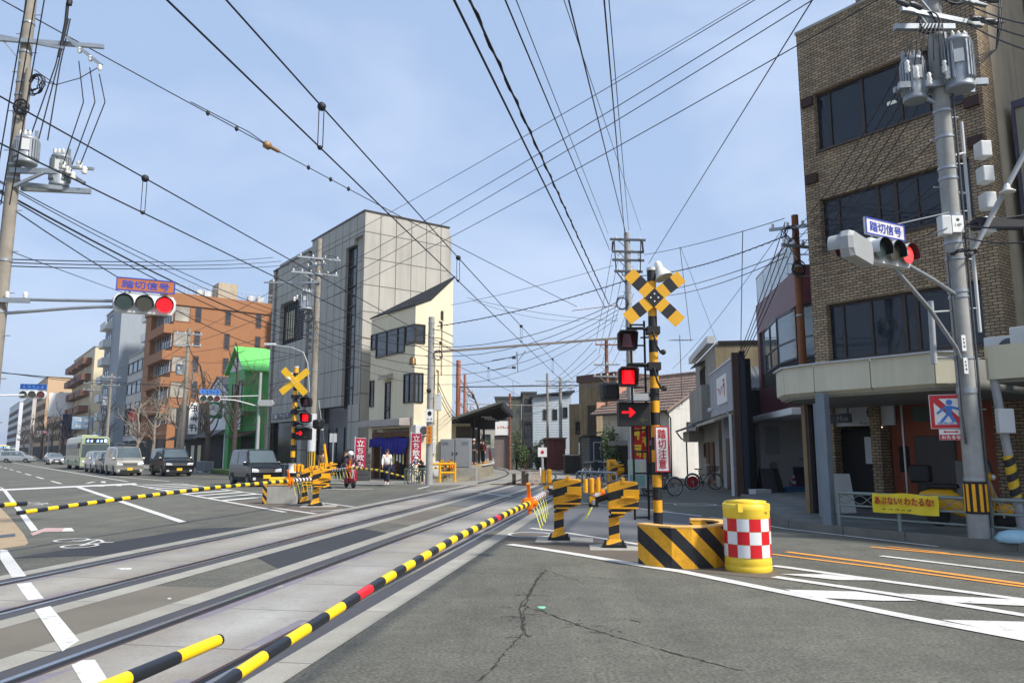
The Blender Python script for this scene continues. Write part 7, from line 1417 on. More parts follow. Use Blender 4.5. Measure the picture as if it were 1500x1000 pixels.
# ================================================================ vehicles (local +x is forward, z = 0 the road)
m_head = mat('headlamp_glass', 'D9DEE2', .12, .3, .05); m_chrome = mat('chrome', 'C9CCD0', .15, .9, .05); m_tail = mat('tail_lamp', '8A1018', .2); m_amber = mat('amber_lens', 'C77A1C', .2); m_cargl = glass('car_glass', (.075, .1, .11), .03, .3); m_ypl = mat('yellow_plate', 'E3B419', .5); m_wpl = mat('white_plate', 'D8D8D4', .5)  # car glass colour has pale blue grey reflections painted into it
def paint(name, c, metal=.3):
    if name in _mc: return _mc[name]
    t = NT(name); t.set(Roughness=.25, Metallic=metal); t.b.inputs['Coat Weight'].default_value = .35; t.b.inputs['Coat Roughness'].default_value = .05; t.col(t.vary(hexc(c), .06, 1.5)); _mc[name] = t.m; return t.m
def car(name, label, cat, loc, rz, L, Wd, st, m, wb, wr=.3, wsr=(3, 4), rear=(0, 1), plate=m_wpl, rack=False, grille=0, group=None, two=None):
    """st: stations (x, belt z, top z, roof half width factor) from tail to nose"""
    r = thing(name, label, cat, loc, rz, group); w = Wd / 2; z0 = .22
    def sec(x, zb, zt, k, e=1.0):
        q = w * e; wr_ = q * k; zm = z0 + (zb - z0) * .55
        h = [(q * .9, z0), (q * .99, z0 + .1), (q, zm), (q * .985, zb), (wr_ * 1.0 + (q - wr_) * .1, zt - .1 if zt - zb > .2 else zb + (zt - zb) * .6), (wr_ * .9, zt - .02), (wr_ * .5, zt)]
        return [V((x, -a, b)) for a, b in h] + [V((x, a, b)) for a, b in h[::-1]]
    ss = [sec(*s) for s in st]; mb = MB(); mb.loft(ss, 0, False); b = mb.build('body', m, r, bev=.03)
    # side glass, built on the body's own sections
    i0, i1 = rear[1], wsr[0]
    xs = [st[i0][0] + .12, (st[i0][0] + st[i1][0]) * .5 - .05, (st[i0][0] + st[i1][0]) * .5 + .05, st[i1][0] + .02]
    def at_x(x, f, sgn):
        for i in range(len(st) - 1):
            if st[i][0] <= x <= st[i + 1][0]:
                t = (x - st[i][0]) / max(1e-6, st[i + 1][0] - st[i][0]); a, c = ss[i], ss[i + 1]; lo = a[3].lerp(c[3], t); hi = a[4].lerp(c[4], t); p = lo.lerp(hi, f); return V((x, (p.y - .012) * sgn, p.z))
    for sgn in (1, -1):
        for a, c in ((xs[0], xs[1]), (xs[2], xs[3])):
            q = [at_x(a, .08, sgn), at_x(c, .08, sgn), at_x(c, .98, sgn), at_x(a, .98, sgn)]; MB().prism(q[::-sgn], (0, .01 * sgn, 0)).build('side_window', m_cargl, r)
        c = st[wsr[1]]; q = [at_x(xs[3] + .05, .08, sgn), at_x(min(c[0] - .16, xs[3] + .45), .08, sgn), at_x(xs[3] + .05, .9, sgn)]; MB().prism(q[::-sgn], (0, .01 * sgn, 0)).build('side_window', m_cargl, r)
    A_, C_ = ss[wsr[0]], ss[wsr[1]]; mb = MB(); n = (V((C_[5].x - A_[5].x, 0, C_[5].z - A_[5].z))).normalized(); up = V((-n.z, 0, n.x)) * -.014
    if up.z < 0: up = -up
    up = V((abs(up.x), 0, abs(up.z)))
    q = [A_[4].lerp(C_[4], .05), A_[5].lerp(C_[5], .05), A_[8].lerp(C_[8], .05), A_[9].lerp(C_[9], .05), A_[9].lerp(C_[9], .93), A_[8].lerp(C_[8], .93), A_[5].lerp(C_[5], .93), A_[4].lerp(C_[4], .93)]
    q = [V((p.x, p.y * .93, p.z)) + up * (.7 + .6) for p in q]; mb.prism([q[1], q[2], q[5], q[6]], up * .3); mb.prism([q[0], q[1], q[6], q[7]], up * .3); mb.prism([q[2], q[3], q[4], q[5]], up * .3); mb.build('windscreen', m_cargl, r)
    nose = st[-1]; xn = nose[0]; zb = nose[2]; hz = zb - .12
    for s in (1, -1):
        mb = MB(); mb.prism([(xn - .02, s * w * .93, hz - .06), (xn + .02, s * w * .5, hz - .07), (xn + .02, s * w * .52, hz + .06), (xn - .02, s * w * .93, hz + .1)][::s], (.025, 0, 0)); mb.build('headlight', m_head, r, bev=.008)
        MB().prism([(xn, s * w * .86, z0 + .1), (xn, s * w * .68, z0 + .1), (xn, s * w * .68, z0 + .22), (xn, s * w * .86, z0 + .22)][::s], (.03, 0, 0)).build('fog_lamp', m_head, r)
        mb = MB(); xm = st[wsr[1]][0] - .28; mb.box(xm - .08, xm + .06, s * (w + .06) - .07, s * (w + .06) + .07, st[wsr[1]][1] + .0, st[wsr[1]][1] + .17); mb.bar((xm, s * w * .95, st[wsr[1]][1] + .02), (xm, s * (w + .03), st[wsr[1]][1] + .05), .05); mb.build('wing_mirror', m, r, bev=.02)
        tl = MB(); xt = st[0][0]; tl.box(xt - .02, xt + .05, s * w * .84 - .07, s * w * .84 + .07, .75, 1.1); tl.build('tail_light', m_tail, r)
    mb = MB()
    for k in range(4): mb.box(xn + .005, xn + .04, -w * .5, w * .5, hz - .08 + k * .045, hz - .05 + k * .045)
    mb.box(xn + .0, xn + .03, -w * .7, w * .7, z0 + .02, z0 + .2, 1); mb.build('grille', [m_chrome if grille else m_dsteel, m_black], r)
    MB().box(xn + .03, xn + .055, -.17, .17, z0 + .16, z0 + .33).build('number_plate', plate, r)
    mb = MB(); mb.box(st[1][0], st[-2][0], -w * .86, w * .86, .16, z0 + .02); mb.build('underbody', m_black, r)
    for x in (wb / 2 + .05, -wb / 2 + .05):
        for s in (1, -1):
            mb = MB(); yo, yi = s * (w + .005), s * (w - .2); mb.cyl((x, yi, wr), (x, yo, wr), wr, n=24); t_ = mb.build('wheel', m_rubber, r)
            mb = MB(); mb.cyl((x, yo - s * .01, wr), (x, yo + s * .008, wr), wr * .62, n=20)
            for k in range(5): a = k * 2 * pi / 5; mb.bar((x, yo + s * .012, wr), (x + cos(a) * wr * .58, yo + s * .012, wr + sin(a) * wr * .58), .05, .02, 1)
            mb.build('rim', [m_dsteel, m_alum], t_)
            mb = MB(); mb.loft([[(x + cos(a) * R, s * (w + .012), wr + sin(a) * R) for a in [pi * j / 10 for j in range(11)]] for R in (wr * 1.02, wr * 1.2)], 0, False, False, False); mb.build('wheel_arch', m_black, r)
    if two: mb = MB(); mb.box(st[0][0] + .1, st[-1][0] - .1, -w - .008, w + .008, z0 + .05, z0 + .22); mb.build('lower_trim', two, r)
    if rack:
        mb = MB(); zt = st[2][2] + .12
        for y in (-w * .7, w * .7): mb.tube([(st[1][0] + .2, y, zt), (st[wsr[0]][0] + .1, y, zt)], .025, 6)
        for k in range(5): x = st[1][0] + .3 + k * .5; mb.tube([(x, -w * .7, zt), (x, w * .7, zt)], .02, 6)
        mb.tube([(-1.6, -.3, zt + .06), (1.5, -.3, zt + .06)], .05, 6); mb.bar((-.3, .2, zt + .03), (.5, .2, zt + .28), .06); mb.build('roof_rack', m_dsteel, r)
    return r
HD = PHI - pi / 2
m_cblk = paint('black_car_paint', '0D0E10', 0); m_csil = paint('silver_car_paint', 'A9ACAE', .6); m_cgold = paint('champagne_car_paint', 'A39F93', .6); m_cwht = paint('white_car_paint', 'D6D8D8', 0); m_cgry = paint('grey_car_paint', '6C7074', .5); m_cblu = paint('blue_grey_car_paint', '5C6B78', .5)
tallbox = lambda L, H, b=1.0, hood=.95: [(-L / 2, b, H - .12, .86), (-L / 2 + .15, b, H - .02, .88), (-.2, b, H, .88), (L / 2 - 1.0, b, H - .05, .86), (L / 2 - .5, b - .02, hood + .1, .9), (L / 2 - .16, hood - .02, hood, .9), (L / 2, hood - .15, hood - .12, .92)]
minivan = lambda L, H, b=1.05, hood=1.0: [(-L / 2, b, H - .18, .8), (-L / 2 + .2, b, H - .04, .84), (-.2, b, H, .85), (L / 2 - 1.65, b, H - .06, .83), (L / 2 - .95, b - .02, hood + .14, .88), (L / 2 - .2, hood - .03, hood, .88), (L / 2, hood - .22, hood - .16, .9)]
sedan = lambda L, H, b=.92, hood=.86: [(-L / 2, b - .1, b - .05, .85), (-L / 2 + .6, b, b + .05, .8), (-L / 2 + 1.35, b, H - .02, .76), (L / 2 - 1.95, b, H, .76), (L / 2 - 1.15, b - .02, hood + .1, .85), (L / 2 - .2, hood - .04, hood, .85), (L / 2, hood - .2, hood - .14, .88)]
car('kei_car', 'black boxy small car with chrome grille and yellow plate waiting nearest the crossing', 'car', W(12.05, 37.2), HD, 3.4, 1.5, tallbox(3.4, 1.76, 1.0, .98), m_cblk, 2.4, .29, grille=1, plate=m_ypl, two=m_dark)
car('minivan', 'big black minivan with chrome grille in the kerb side lane', 'car', W(12.5, 56.6), HD, 4.8, 1.85, minivan(4.8, 1.9, 1.1, 1.08), m_cblk, 2.9, .34, grille=1, plate=m_ypl)
car('van', 'silver high roofed van with a ladder rack and yellow plate', 'van', W(10.0, 59.5), HD, 4.8, 1.75, [(-2.4, 1.15, 1.9, .86), (-2.2, 1.15, 2.0, .88), (0, 1.15, 2.02, .88), (1.25, 1.12, 1.95, .86), (1.95, 1.06, 1.2, .9), (2.3, 1.0, 1.05, .9), (2.4, .85, .9, .92)], m_cgold, 2.6, .33, rack=True, grille=1, plate=m_ypl)
car('minivan', 'silver rounded minivan standing in front of the green bus', 'car', W(10.1, 70.5), HD, 4.6, 1.75, minivan(4.6, 1.72, 1.0, .98), m_csil, 2.8, .32)
car('hatchback', 'dark compact car half hidden behind the silver van', 'car', W(10.1, 65.3), HD, 4.0, 1.7, minivan(4.0, 1.6, 1.0, .95), m_cblk, 2.5, .31)
def bus(label, a, b, body, stripe, group=None, h=3.05):
    r = thing('bus', label, 'bus', W(a, b), HD, group); L, w = 10.4, 1.22; xn = L / 2; mb = MB()
    mb.loft([[V((x, -y, z)) for y, z in hf] + [V((x, y, z)) for y, z in hf[::-1]] for x, hf in [(x, [(w * e, .35), (w * e, 1.2), (w * e, 2.5), (w * .95 * e, h - .15 - d), (w * .75 * e, h - d)]) for x, e, d in ((-xn, .97, .05), (-xn + .15, 1, 0), (xn - .5, 1, 0), (xn - .12, .99, .02), (xn, .94, .1))]], 0, False); b_ = mb.build('body', body, r, bev=.04)
    mb = MB(); mb.box(-xn + .1, xn - .15, -w - .012, w + .012, .4, 1.15); mb.build('green_skirt', stripe, r)
    mb = MB()
    for s in (1, -1):
        for k in range(7): x = -xn + .6 + k * 1.3; mb.box(x, x + 1.18, s * (w + .006) - .01, s * (w + .006) + .01, 1.3, 2.35)
    mb.build('side_window', m_cargl, r); mb = MB(); mb.box(xn - .02, xn + .025, -w * .9, w * .9, 1.15, 2.35); mb.build('windscreen', m_cargl, r)
    ds = MB().box(xn - .05, xn + .03, -.85, .95, 2.42, 2.86).build('destination_board', m_black, r); mb = MB(); R9 = MX.Rotation(pi / 2, 3, 'Z'); add_text(mb, '##', (xn + .034, -.5, 2.64), .5, .26, R9); add_text(mb, '##', (xn + .034, .3, 2.64), .5, .26, R9); mb.build('lettering', emit('led_blue', (.25, .45, 1), 4), ds); mb = MB(); mb.box(xn + .032, xn + .036, .68, .9, 2.5, 2.78); mb.build('badge', emit('led_blue', ''), ds)
    for s in (1, -1):
        MB().box(xn - .03, xn + .03, s * .85 - .16, s * .85 + .16, .62, .82).build('headlight', m_head, r, bev=.02); mb = MB(); mb.tube([(xn - .1, s * w, 2.5), (xn + .25, s * (w + .15), 2.4)], .02, 6); mb.box(xn + .18, xn + .3, s * (w + .15) - .09, s * (w + .15) + .09, 1.95, 2.4); mb.build('wing_mirror', m_black, r)
    mb = MB(); mb.box(xn, xn + .02, -.6, .6, .62, .95); mb.build('grille', m_black, r); MB().box(xn + .02, xn + .03, -.2, .2, .42, .58).build('number_plate', m_wpl, r)
    mb = MB(); mb.box(-2, 1.2, -.7, .7, h, h + .18); mb.build('roof_unit', body, r, bev=.03)
    for x in (xn - 2.3, -xn + 2.6):
        for s in (1, -1): t_ = MB().cyl((x, s * (w - .3), .48), (x, s * (w + .015), .48), .48, n=24).build('wheel', m_rubber, r); MB().cyl((x, s * w, .48), (x, s * (w + .025), .48), .26, n=16).build('rim', m_alum, t_)
    return r
m_bgrn = paint('pale_green_paint', '9BA380', 0); m_bdg = paint('dark_green_paint', '3F6E3C', 0)
bus('pale green city bus with a dark green skirt and lit destination board', 10.8, 84, m_bgrn, m_bdg)
bus('distant cream bus approaching far down the road', 9.6, 205, paint('cream_bus_paint', 'C9C59A', 0), m_bdg)
F_ = [('hatchback', 'small white car with lit lamps beyond the bus', 11.3, 116, sedan(4.4, 1.48), m_csil, 4.4, 0), ('minivan', 'silver minivan crossing side on far down the road', 8.6, 139, minivan(4.6, 1.8), m_csil, 4.6, 1.2), ('van', 'white van ahead of the distant cream bus', 7.4, 170, tallbox(4.4, 2.0, 1.15, 1.1), m_cwht, 4.4, 0), ('sedan', 'dark teal car at the far left of the distant queue', 6.2, 176, sedan(4.5, 1.5), m_cblu, 4.5, 0), ('hatchback', 'grey hatchback behind the distant white van', 7.8, 184, minivan(4.0, 1.6), m_cgry, 4.0, 0), ('sedan', 'pale car parked near the far navy sign', 14.0, 150, sedan(4.5, 1.5), m_cwht, 4.5, 0), ('sedan', 'dark car far down the near lane', 5.0, 215, sedan(4.5, 1.5), m_cgry, 4.5, pi), ('van', 'white box truck far behind the cream bus', 12.5, 225, tallbox(5.2, 2.6, 1.3, 1.3), m_cwht, 5.2, 0)]
for nm, lb, a, b, st, m, L, tw in F_: car(nm, lb, 'van' if nm == 'van' else 'car', W(a, b), HD + tw, L, 1.7, st, m, 2.6, .31, rear=(0, 2) if len(st) and nm == 'sedan' else (0, 1))
# ---------------------------------------------------------------- bicycles and scooters
def bicycle(label, loc, rz, frame='2A2B2E', rear=None, basket=True, group='parked bicycles', fender=None):
    r = thing('bicycle', label, 'bicycle', loc, rz, group); R = .33; fm = mat('bike_' + frame, frame, .4, .2)
    for x, rm in ((.52, None), (-.52, rear)):
        mb = MB(); mb.tube([(x + R * cos(2 * pi * i / 28), 0, R + R * sin(2 * pi * i / 28)) for i in range(29)], .02, 6, caps=False); w_ = mb.build('wheel', m_rubber, r)
        mb = MB(); mb.tube([(x + (R - .03) * cos(2 * pi * i / 28), 0, R + (R - .03) * sin(2 * pi * i / 28)) for i in range(29)], .011, 5, caps=False); mb.cyl((x, -.05, R), (x, .05, R), .03, n=10)
        for k in range(12): a = k * pi / 6; mb.cyl((x, .02 * (-1) ** k, R), (x + cos(a) * (R - .03), 0, R + sin(a) * (R - .03)), .004, n=4, caps=False)
        mb.build('spoked_rim', m_alum, w_)
        if rm: MB().cyl((x, -.016, R), (x, .016, R), .25, n=24).build('coat_guard', rm, w_)
        mb = MB(); mb.tube([(x + (R + .035) * cos(a), 0, R + (R + .035) * sin(a)) for a in [radians(20 + 150 * i / 12) for i in range(13)]], .022, 5); mb.build('mudguard', fender or m_alum, r)
    mb = MB(); bb = (-.08, 0, .3); st_ = (-.24, 0, .82); hd = (.36, 0, .82)
    for p, q in ((bb, st_), (bb, hd), ((-.18, 0, .58), (.38, 0, .70)), ((-.52, 0, .33), bb), ((-.52, 0, .33), (-.2, 0, .68)), ((.52, 0, .33), hd)): mb.tube([p, q], .018, 7)
    mb.build('frame', fm, r); mb = MB(); mb.tube([(.36, 0, .82), (.34, 0, 1.02), (.30, .0, 1.05)], .014, 6); mb.tube([(.15, -.28, 1.03), (.28, -.2, 1.06), (.3, 0, 1.05), (.28, .2, 1.06), (.15, .28, 1.03)], .013, 6); mb.build('handlebar', m_chrome, r)
    MB().loft([[(x, y * w_, z + h * .5 * abs(y)) for y in (-1, -.4, .4, 1)] + [(x, y * w_, z - .05) for y in (.8, -.8)] for x, w_, z, h in ((-.38, .1, .9, 0), (-.3, .11, .9, 0), (-.18, .05, .89, 0), (-.08, .025, .88, 0))], 0, True).build('saddle', m_black, r)
    mb = MB(); mb.cyl((-.08, -.06, .3), (-.08, .06, .3), .08, n=14); mb.tube([(-.08, .08, .3), (-.02, .08, .14)], .01, 5); mb.tube([(-.08, -.08, .3), (-.14, -.08, .46)], .01, 5); mb.box(-.06, .02, .06, .14, .12, .15); mb.box(-.18, -.1, -.14, -.06, .45, .48); mb.build('crank', m_dsteel, r); mb = MB(); mb.tube([(-.5, .08, .33), (-.52, .12, .0), (-.46, .0, .0), (-.52, -.12, .0), (-.5, -.08, .33)], .011, 5); mb.build('stand', m_alum, r)
    if basket:
        mb = MB()
        for k in range(6): z = .78 + k * .045; s = .13 + k * .008; mb.tube([(.5 - s, -s, z), (.5 + s, -s, z), (.5 + s, s, z), (.5 - s, s, z), (.5 - s, -s, z)], .006, 4)
        for k in range(5):
            for s in (-1, 1): t_ = -.13 + k * .065; mb.cyl((.5 + t_, s * .13, .78), (.5 + t_ * 1.2, s * .17, 1.0), .005, n=4); mb.cyl((.5 + s * .13, t_, .78), (.5 + s * .17, t_ * 1.2, 1.0), .005, n=4)
        mb.build('basket', m_black, r)
    return r
bicycle('black bicycle with a red rear wheel disc before the grey house', V((8.35, 33.2, 0)), radians(8), '1F2023', mat('red_disc', 'A8202C', .5)); bicycle('silver fendered bicycle parked just right of the striped mast', V((5.55, 28.2, 0)), radians(-160), '55585C', fender=m_alum); bicycle('bicycle with basket standing behind the poster boards', V((5.0, 30.2, 0)), radians(15), '3A4A5A')
for k in range(3): bicycle(['grey bicycle nearest the kiosk in the row behind the gates', 'middle blue bicycle of the row behind the gates', 'black bicycle at the bush end of the row behind the gates'][k], V((4.35 + k * .75, 43.5 - k * .4, 0)), radians(60 + 8 * k), ['6A6E72', '3C4C68', '222326'][k])
CB = V((-4.75, 37.9, 0)); bicycle('bicycle held by the stooping man in a cap', CB, radians(-115), '2B2C2E', group='ridden bicycles')
def scooter(label, loc, rz, m, box_m=None, group=None):
    r = thing('scooter', label, 'scooter', loc, rz, group)
    for x in (.58, -.55): t_ = MB().lathe([(.12, -.05), (.2, -.05), (.22, 0), (.2, .05), (.12, .05)], (x, 0, .22), 22, 0, True, (0, 1, 0)).build('wheel', m_rubber, r); MB().cyl((x, -.045, .22), (x, .045, .22), .13, n=14).build('rim', m_alum, t_)
    mb = MB(); mb.loft([[(x, y * w_, z0 + (z1 - z0) * t_) for y, t_ in ((-1, .1), (-1, .7), (-.5, 1), (.5, 1), (1, .7), (1, .1), (.5, 0), (-.5, 0))] for x, w_, z0, z1 in ((-.85, .07, .5, .66), (-.6, .15, .36, .74), (-.3, .17, .26, .74), (-.12, .15, .2, .6), (0, .15, .2, .3), (.25, .14, .2, .3), (.36, .15, .22, .55))], 0, True); mb.build('body', m, r)
    mb = MB(); mb.loft([[(x, y * w_, z) for x, z in ((x0, z0), (x0 + .05, z0))][:1] * 1 + [(x0 - .03 * abs(y), y * w_, z0) for y in (-1, -.5, 0, .5, 1)] + [(x0 + .06, y * w_, z0) for y in (1, .5, 0, -.5, -1)] for x0, z0, w_ in ((.36, .25, .17), (.4, .5, .2), (.36, .78, .17), (.3, .95, .12))], 0, True); mb.build('leg_shield', m, r)
    mb = MB(); mb.ball((.33, 0, .98), (.13, .12, .1), 12, 8); mb.build('handlebar_cowl', m, r); mb = MB(); mb.tube([(.26, -.33, 1.0), (.3, 0, 1.0), (.26, .33, 1.0)], .016, 6)
    for s in (-1, 1): mb.tube([(.28, s * .22, 1.0), (.25, s * .3, 1.2)], .008, 5); mb.ball((.25, s * .31, 1.22), (.02, .07, .05), 8, 6)
    mb.build('handlebar', m_black, r); MB().ball((.45, 0, .98), (.05, .07, .06), 10, 6).build('headlight', m_head, r); MB().box(-.72, -.15, -.14, .14, .73, .83).build('seat', m_black, r, bev=.04)
    MB().ball((.6, 0, .36), (.2, .08, .13), 12, 8).build('front_mudguard', m, r); mb = MB(); mb.tube([(.38, 0, .9), (.58, .07, .22)], .02, 6); mb.tube([(.38, 0, .9), (.58, -.07, .22)], .02, 6); mb.build('fork', m_steel, r)
    if box_m: MB().box(-1.0, -.62, -.2, .2, .84, 1.2).build('top_box', box_m, r, bev=.06)
    MB().box(-.92, -.9, -.09, .09, .4, .52).build('number_plate', m_wpl, r); return r
scooter('yellow scooter with a black seat parked behind the banner railing', W(16.2, 6.75, .14), PHI - pi / 2 + .25, mat('scooter_yellow', 'DFA51A', .35), m_black)
SCO = V((-7.35, 34.6, 0)); scooter('dark red scooter carrying a rider in a white helmet', SCO, radians(-62), mat('scooter_red', '8E1C28', .35))
# ================================================================ people: skinned skeletons, one continuous body mesh each
def skinned(J, E, rad, sub=2):
    ks = list(J); me = bpy.data.meshes.new('s'); me.from_pydata([tuple(J[k]) for k in ks], [(ks.index(a), ks.index(b)) for a, b in E], []); o = bpy.data.objects.new('s', me); COL.objects.link(o)
    o.modifiers.new('skin', 'SKIN'); sv = me.skin_vertices[0].data
    for i, k in enumerate(ks): r = rad[k]; sv[i].radius = r if isinstance(r, tuple) else (r, r); sv[i].use_root = (i == 0)
    s = o.modifiers.new('sub', 'SUBSURF'); s.levels = s.render_levels = sub; dg = bpy.context.evaluated_depsgraph_get(); dg.update(); m2 = bpy.data.meshes.new_from_object(o.evaluated_get(dg)); P_ = [v.co.copy() for v in m2.vertices]; F__ = [tuple(p.vertices) for p in m2.polygons]
    bpy.data.objects.remove(o); bpy.data.meshes.remove(me); bpy.data.meshes.remove(m2); return P_, F__
def person(label, loc, rz, pose, top, bottom, shoe, hair=m_hair, long_hair=False, cap=None, helmet=None, mask=False, bag=None, group=None, skirt=False):
    """pose: joints in metres, x right of the figure seen from the front (figure faces -y)"""
    r = thing('person', label, 'person', loc, rz, group); D = {k: V(v) for k, v in pose.items()}
    J = {'pel': D['pel'], 'sp': D['pel'].lerp(D['chest'], .5), 'chest': D['chest'], 'neck': D['neck'], 'head0': D['neck'].lerp(D['head'], .5), 'head': D['head'], 'crown': D['head'] + (D['head'] - D['neck']).normalized() * .1}
    rad = {'pel': (.14, .1), 'sp': (.125, .09), 'chest': (.15, .105), 'neck': (.055, .055), 'head0': (.055, .06), 'head': (.082, .1), 'crown': (.055, .065)}
    E = [('pel', 'sp'), ('sp', 'chest'), ('chest', 'neck'), ('neck', 'head0'), ('head0', 'head'), ('head', 'crown')]
    for s in ('L', 'R'):
        for k, q in (('sh', (.06, .06)), ('el', (.042, .042)), ('wr', (.028, .032)), ('hip', (.09, .09)), ('kn', (.058, .06)), ('an', (.04, .045)), ('toe', (.04, .03))): J[k + s] = D[k + s]; rad[k + s] = q
        E += [('chest', 'sh' + s), ('sh' + s, 'el' + s), ('el' + s, 'wr' + s), ('pel', 'hip' + s), ('hip' + s, 'kn' + s), ('kn' + s, 'an' + s), ('an' + s, 'toe' + s)]
        d = (D['wr' + s] - D['el' + s]).normalized(); side = d.cross(V((0, 1, 0))); side = V((1, 0, 0)) if side.length < .1 else side.normalized(); fr = d.cross(side).normalized()
        J['pm' + s] = D['wr' + s] + d * .06; rad['pm' + s] = (.034, .018); E.append(('wr' + s, 'pm' + s)); th = D['wr' + s] + d * .045 + fr * .045; J['th' + s] = th; J['tt' + s] = th + d * .035 + fr * .012; rad['th' + s] = rad['tt' + s] = (.010, .010); E += [('pm' + s, 'th' + s), ('th' + s, 'tt' + s)]
        for i, Lf in enumerate((.062, .074, .07, .054)):
            b = D['wr' + s] + d * .09 + fr * (.026 - .0175 * i); k1, k2, k3 = 'f%d%s' % (i, s), 'g%d%s' % (i, s), 'h%d%s' % (i, s); J[k1] = b; J[k2] = b + d * Lf * .5 + side * .006; J[k3] = b + d * Lf * .9 + side * .022
            for k in (k1, k2, k3): rad[k] = (.0085, .0085)
            E += [('pm' + s, k1), (k1, k2), (k2, k3)]
    P_, F__ = skinned(J, E, rad, 1); mb = MB(); mb._a(P_, F__, 0, True)
    hd = D['head']; up = (D['head'] - D['neck']).normalized(); fw = D.get('look', V((0, -1, 0))); fw = (fw - up * fw.dot(up)).normalized(); rt = fw.cross(up)
    c = hd + fw * .085; mb.ball(c + fw * .015 - up * .02, (.016, .02, .022), 8, 6)
    for s in (-1, 1): mb.ball(hd + rt * s * .034 + fw * .083 + up * .012, .012, 8, 6, 1); mb.ball(hd + rt * s * .088 - up * .01, (.014, .022, .032), 8, 6); mb.bar(hd + rt * s * .02 + fw * .09 + up * .035, hd + rt * s * .05 + fw * .082 + up * .034, .008, mi=1)
    mb.bar(hd + rt * -.022 + fw * .09 - up * .058, hd + rt * .022 + fw * .09 - up * .058, .01, mi=2); mb.build('body', [m_skin, m_hair, mat('lip', 'A5605A', .5)], r)
    tj = {k: J[k] for k in ('pel', 'sp', 'chest', 'shL', 'shR', 'elL', 'elR')}; tj['col'] = J['chest'].lerp(J['neck'], .62)
    for s in 'LR': tj['cu' + s] = J['el' + s].lerp(J['wr' + s], .88)
    tr = {'pel': (.165, .125), 'sp': (.15, .115), 'chest': (.172, .125), 'col': (.08, .075), 'shL': (.078, .08), 'shR': (.078, .08), 'elL': (.06, .06), 'elR': (.06, .06), 'cuL': (.046, .046), 'cuR': (.046, .046)}
    P_, F__ = skinned(tj, [('pel', 'sp'), ('sp', 'chest'), ('chest', 'col'), ('chest', 'shL'), ('chest', 'shR'), ('shL', 'elL'), ('shR', 'elR'), ('elL', 'cuL'), ('elR', 'cuR')], tr, 2); mb = MB(); mb._a(P_, F__, 0, True); mb.build('jacket', top, r)
    bj = {k: J[k] for k in ('pel', 'hipL', 'hipR', 'knL', 'knR', 'anL', 'anR')}; br_ = {'pel': (.15, .115), 'hipL': (.105, .11), 'hipR': (.105, .11), 'knL': (.085, .09) if skirt else (.07, .075), 'knR': (.085, .09) if skirt else (.07, .075), 'anL': (.085, .085) if skirt else (.055, .06), 'anR': (.085, .085) if skirt else (.055, .06)}
    for s in 'LR': bj['an' + s] = J['kn' + s].lerp(J['an' + s], .92)
    P_, F__ = skinned(bj, [('pel', 'hipL'), ('pel', 'hipR'), ('hipL', 'knL'), ('hipR', 'knR'), ('knL', 'anL'), ('knR', 'anR')], br_, 2); mb = MB(); mb._a(P_, F__, 0, True); mb.build('trousers', bottom, r)
    for s in 'LR': a, t_ = J['an' + s], J['toe' + s]; d = t_ - a; mb = MB(); mb.loft([[p + V((x * w_, 0, z)) for x, z in ((-1, 0), (1, 0), (1, h * .6), (.5, h), (-.5, h), (-1, h * .6))] for p, w_, h in ((a + V((0, .05, -.07)), .035, .08), (a + V((0, 0, -.07)), .042, .09), (a.lerp(t_, .6) + V((0, 0, -.07 * .4 - .03)), .045, .055), (t_ + d * .35 + V((0, 0, -.03)), .03, .03))], 0, True); mb.build('shoe', shoe, r)
    q = hd + up * .035 - fw * .015
    if helmet: mb = MB(); mb.ball(q + up * .02, (.135, .15, .135), 16, 10); mb.build('helmet', helmet, r); mb = MB(); mb.tube([q + rt * .13 + fw * .03, q + fw * .17 - up * .02 + rt * .05, q + fw * .17 - up * .02 - rt * .05, q - rt * .13 + fw * .03], .018, 6); mb.build('visor', m_dsteel, r)
    else:
        mb = MB(); mb.ball(q, (.1, .108, .098), 14, 10)
        if long_hair: mb.ball(hd - fw * .1 - up * .06, (.05, .05, .09), 10, 8)
        mb.build('hair', hair, r)
        if cap: mb = MB(); mb.ball(q + up * .03, (.107, .114, .09), 14, 10); mb.prism([q + fw * .08 + rt * .08 + up * .03, q + fw * .19 + rt * .05 + up * .01, q + fw * .19 - rt * .05 + up * .01, q + fw * .08 - rt * .08 + up * .03], up * .014); mb.build('cap', cap, r)
    if mask: mb = MB(); mb.ball(hd + fw * .06 - up * .045, (.06, .045, .045), 10, 8); mb.build('face_mask', m_wht, r)
    if bag: p, m = bag; mb = MB(); p = V(p); mb.box(p.x - .07, p.x + .07, p.y - .16, p.y + .16, p.z - .3, p.z); mb.tube([p + V((0, -.1, 0)), D['shL'] * .5 + p * .5 + V((0, -.05, .1)), D['shL'] + V((0, 0, .08)), D['shL'] * .5 + p * .5 + V((0, .08, .1)), p + V((0, .1, 0))], .012, 5); mb.build('shoulder_bag', m, r, bev=.02)
    return r
stand = dict(pel=(0, 0, .93), chest=(0, .0, 1.26), neck=(0, .0, 1.42), head=(0, -.015, 1.55), shL=(.17, 0, 1.35), shR=(-.17, 0, 1.35), elL=(.21, .03, 1.08), elR=(-.21, .03, 1.08), wrL=(.2, -.04, .85), wrR=(-.2, -.04, .85), hipL=(.085, 0, .88), hipR=(-.085, 0, .88), knL=(.09, -.01, .48), knR=(-.09, -.01, .48), anL=(.09, .02, .09), anR=(-.09, .02, .09), toeL=(.1, -.13, .04), toeR=(-.1, -.13, .04))
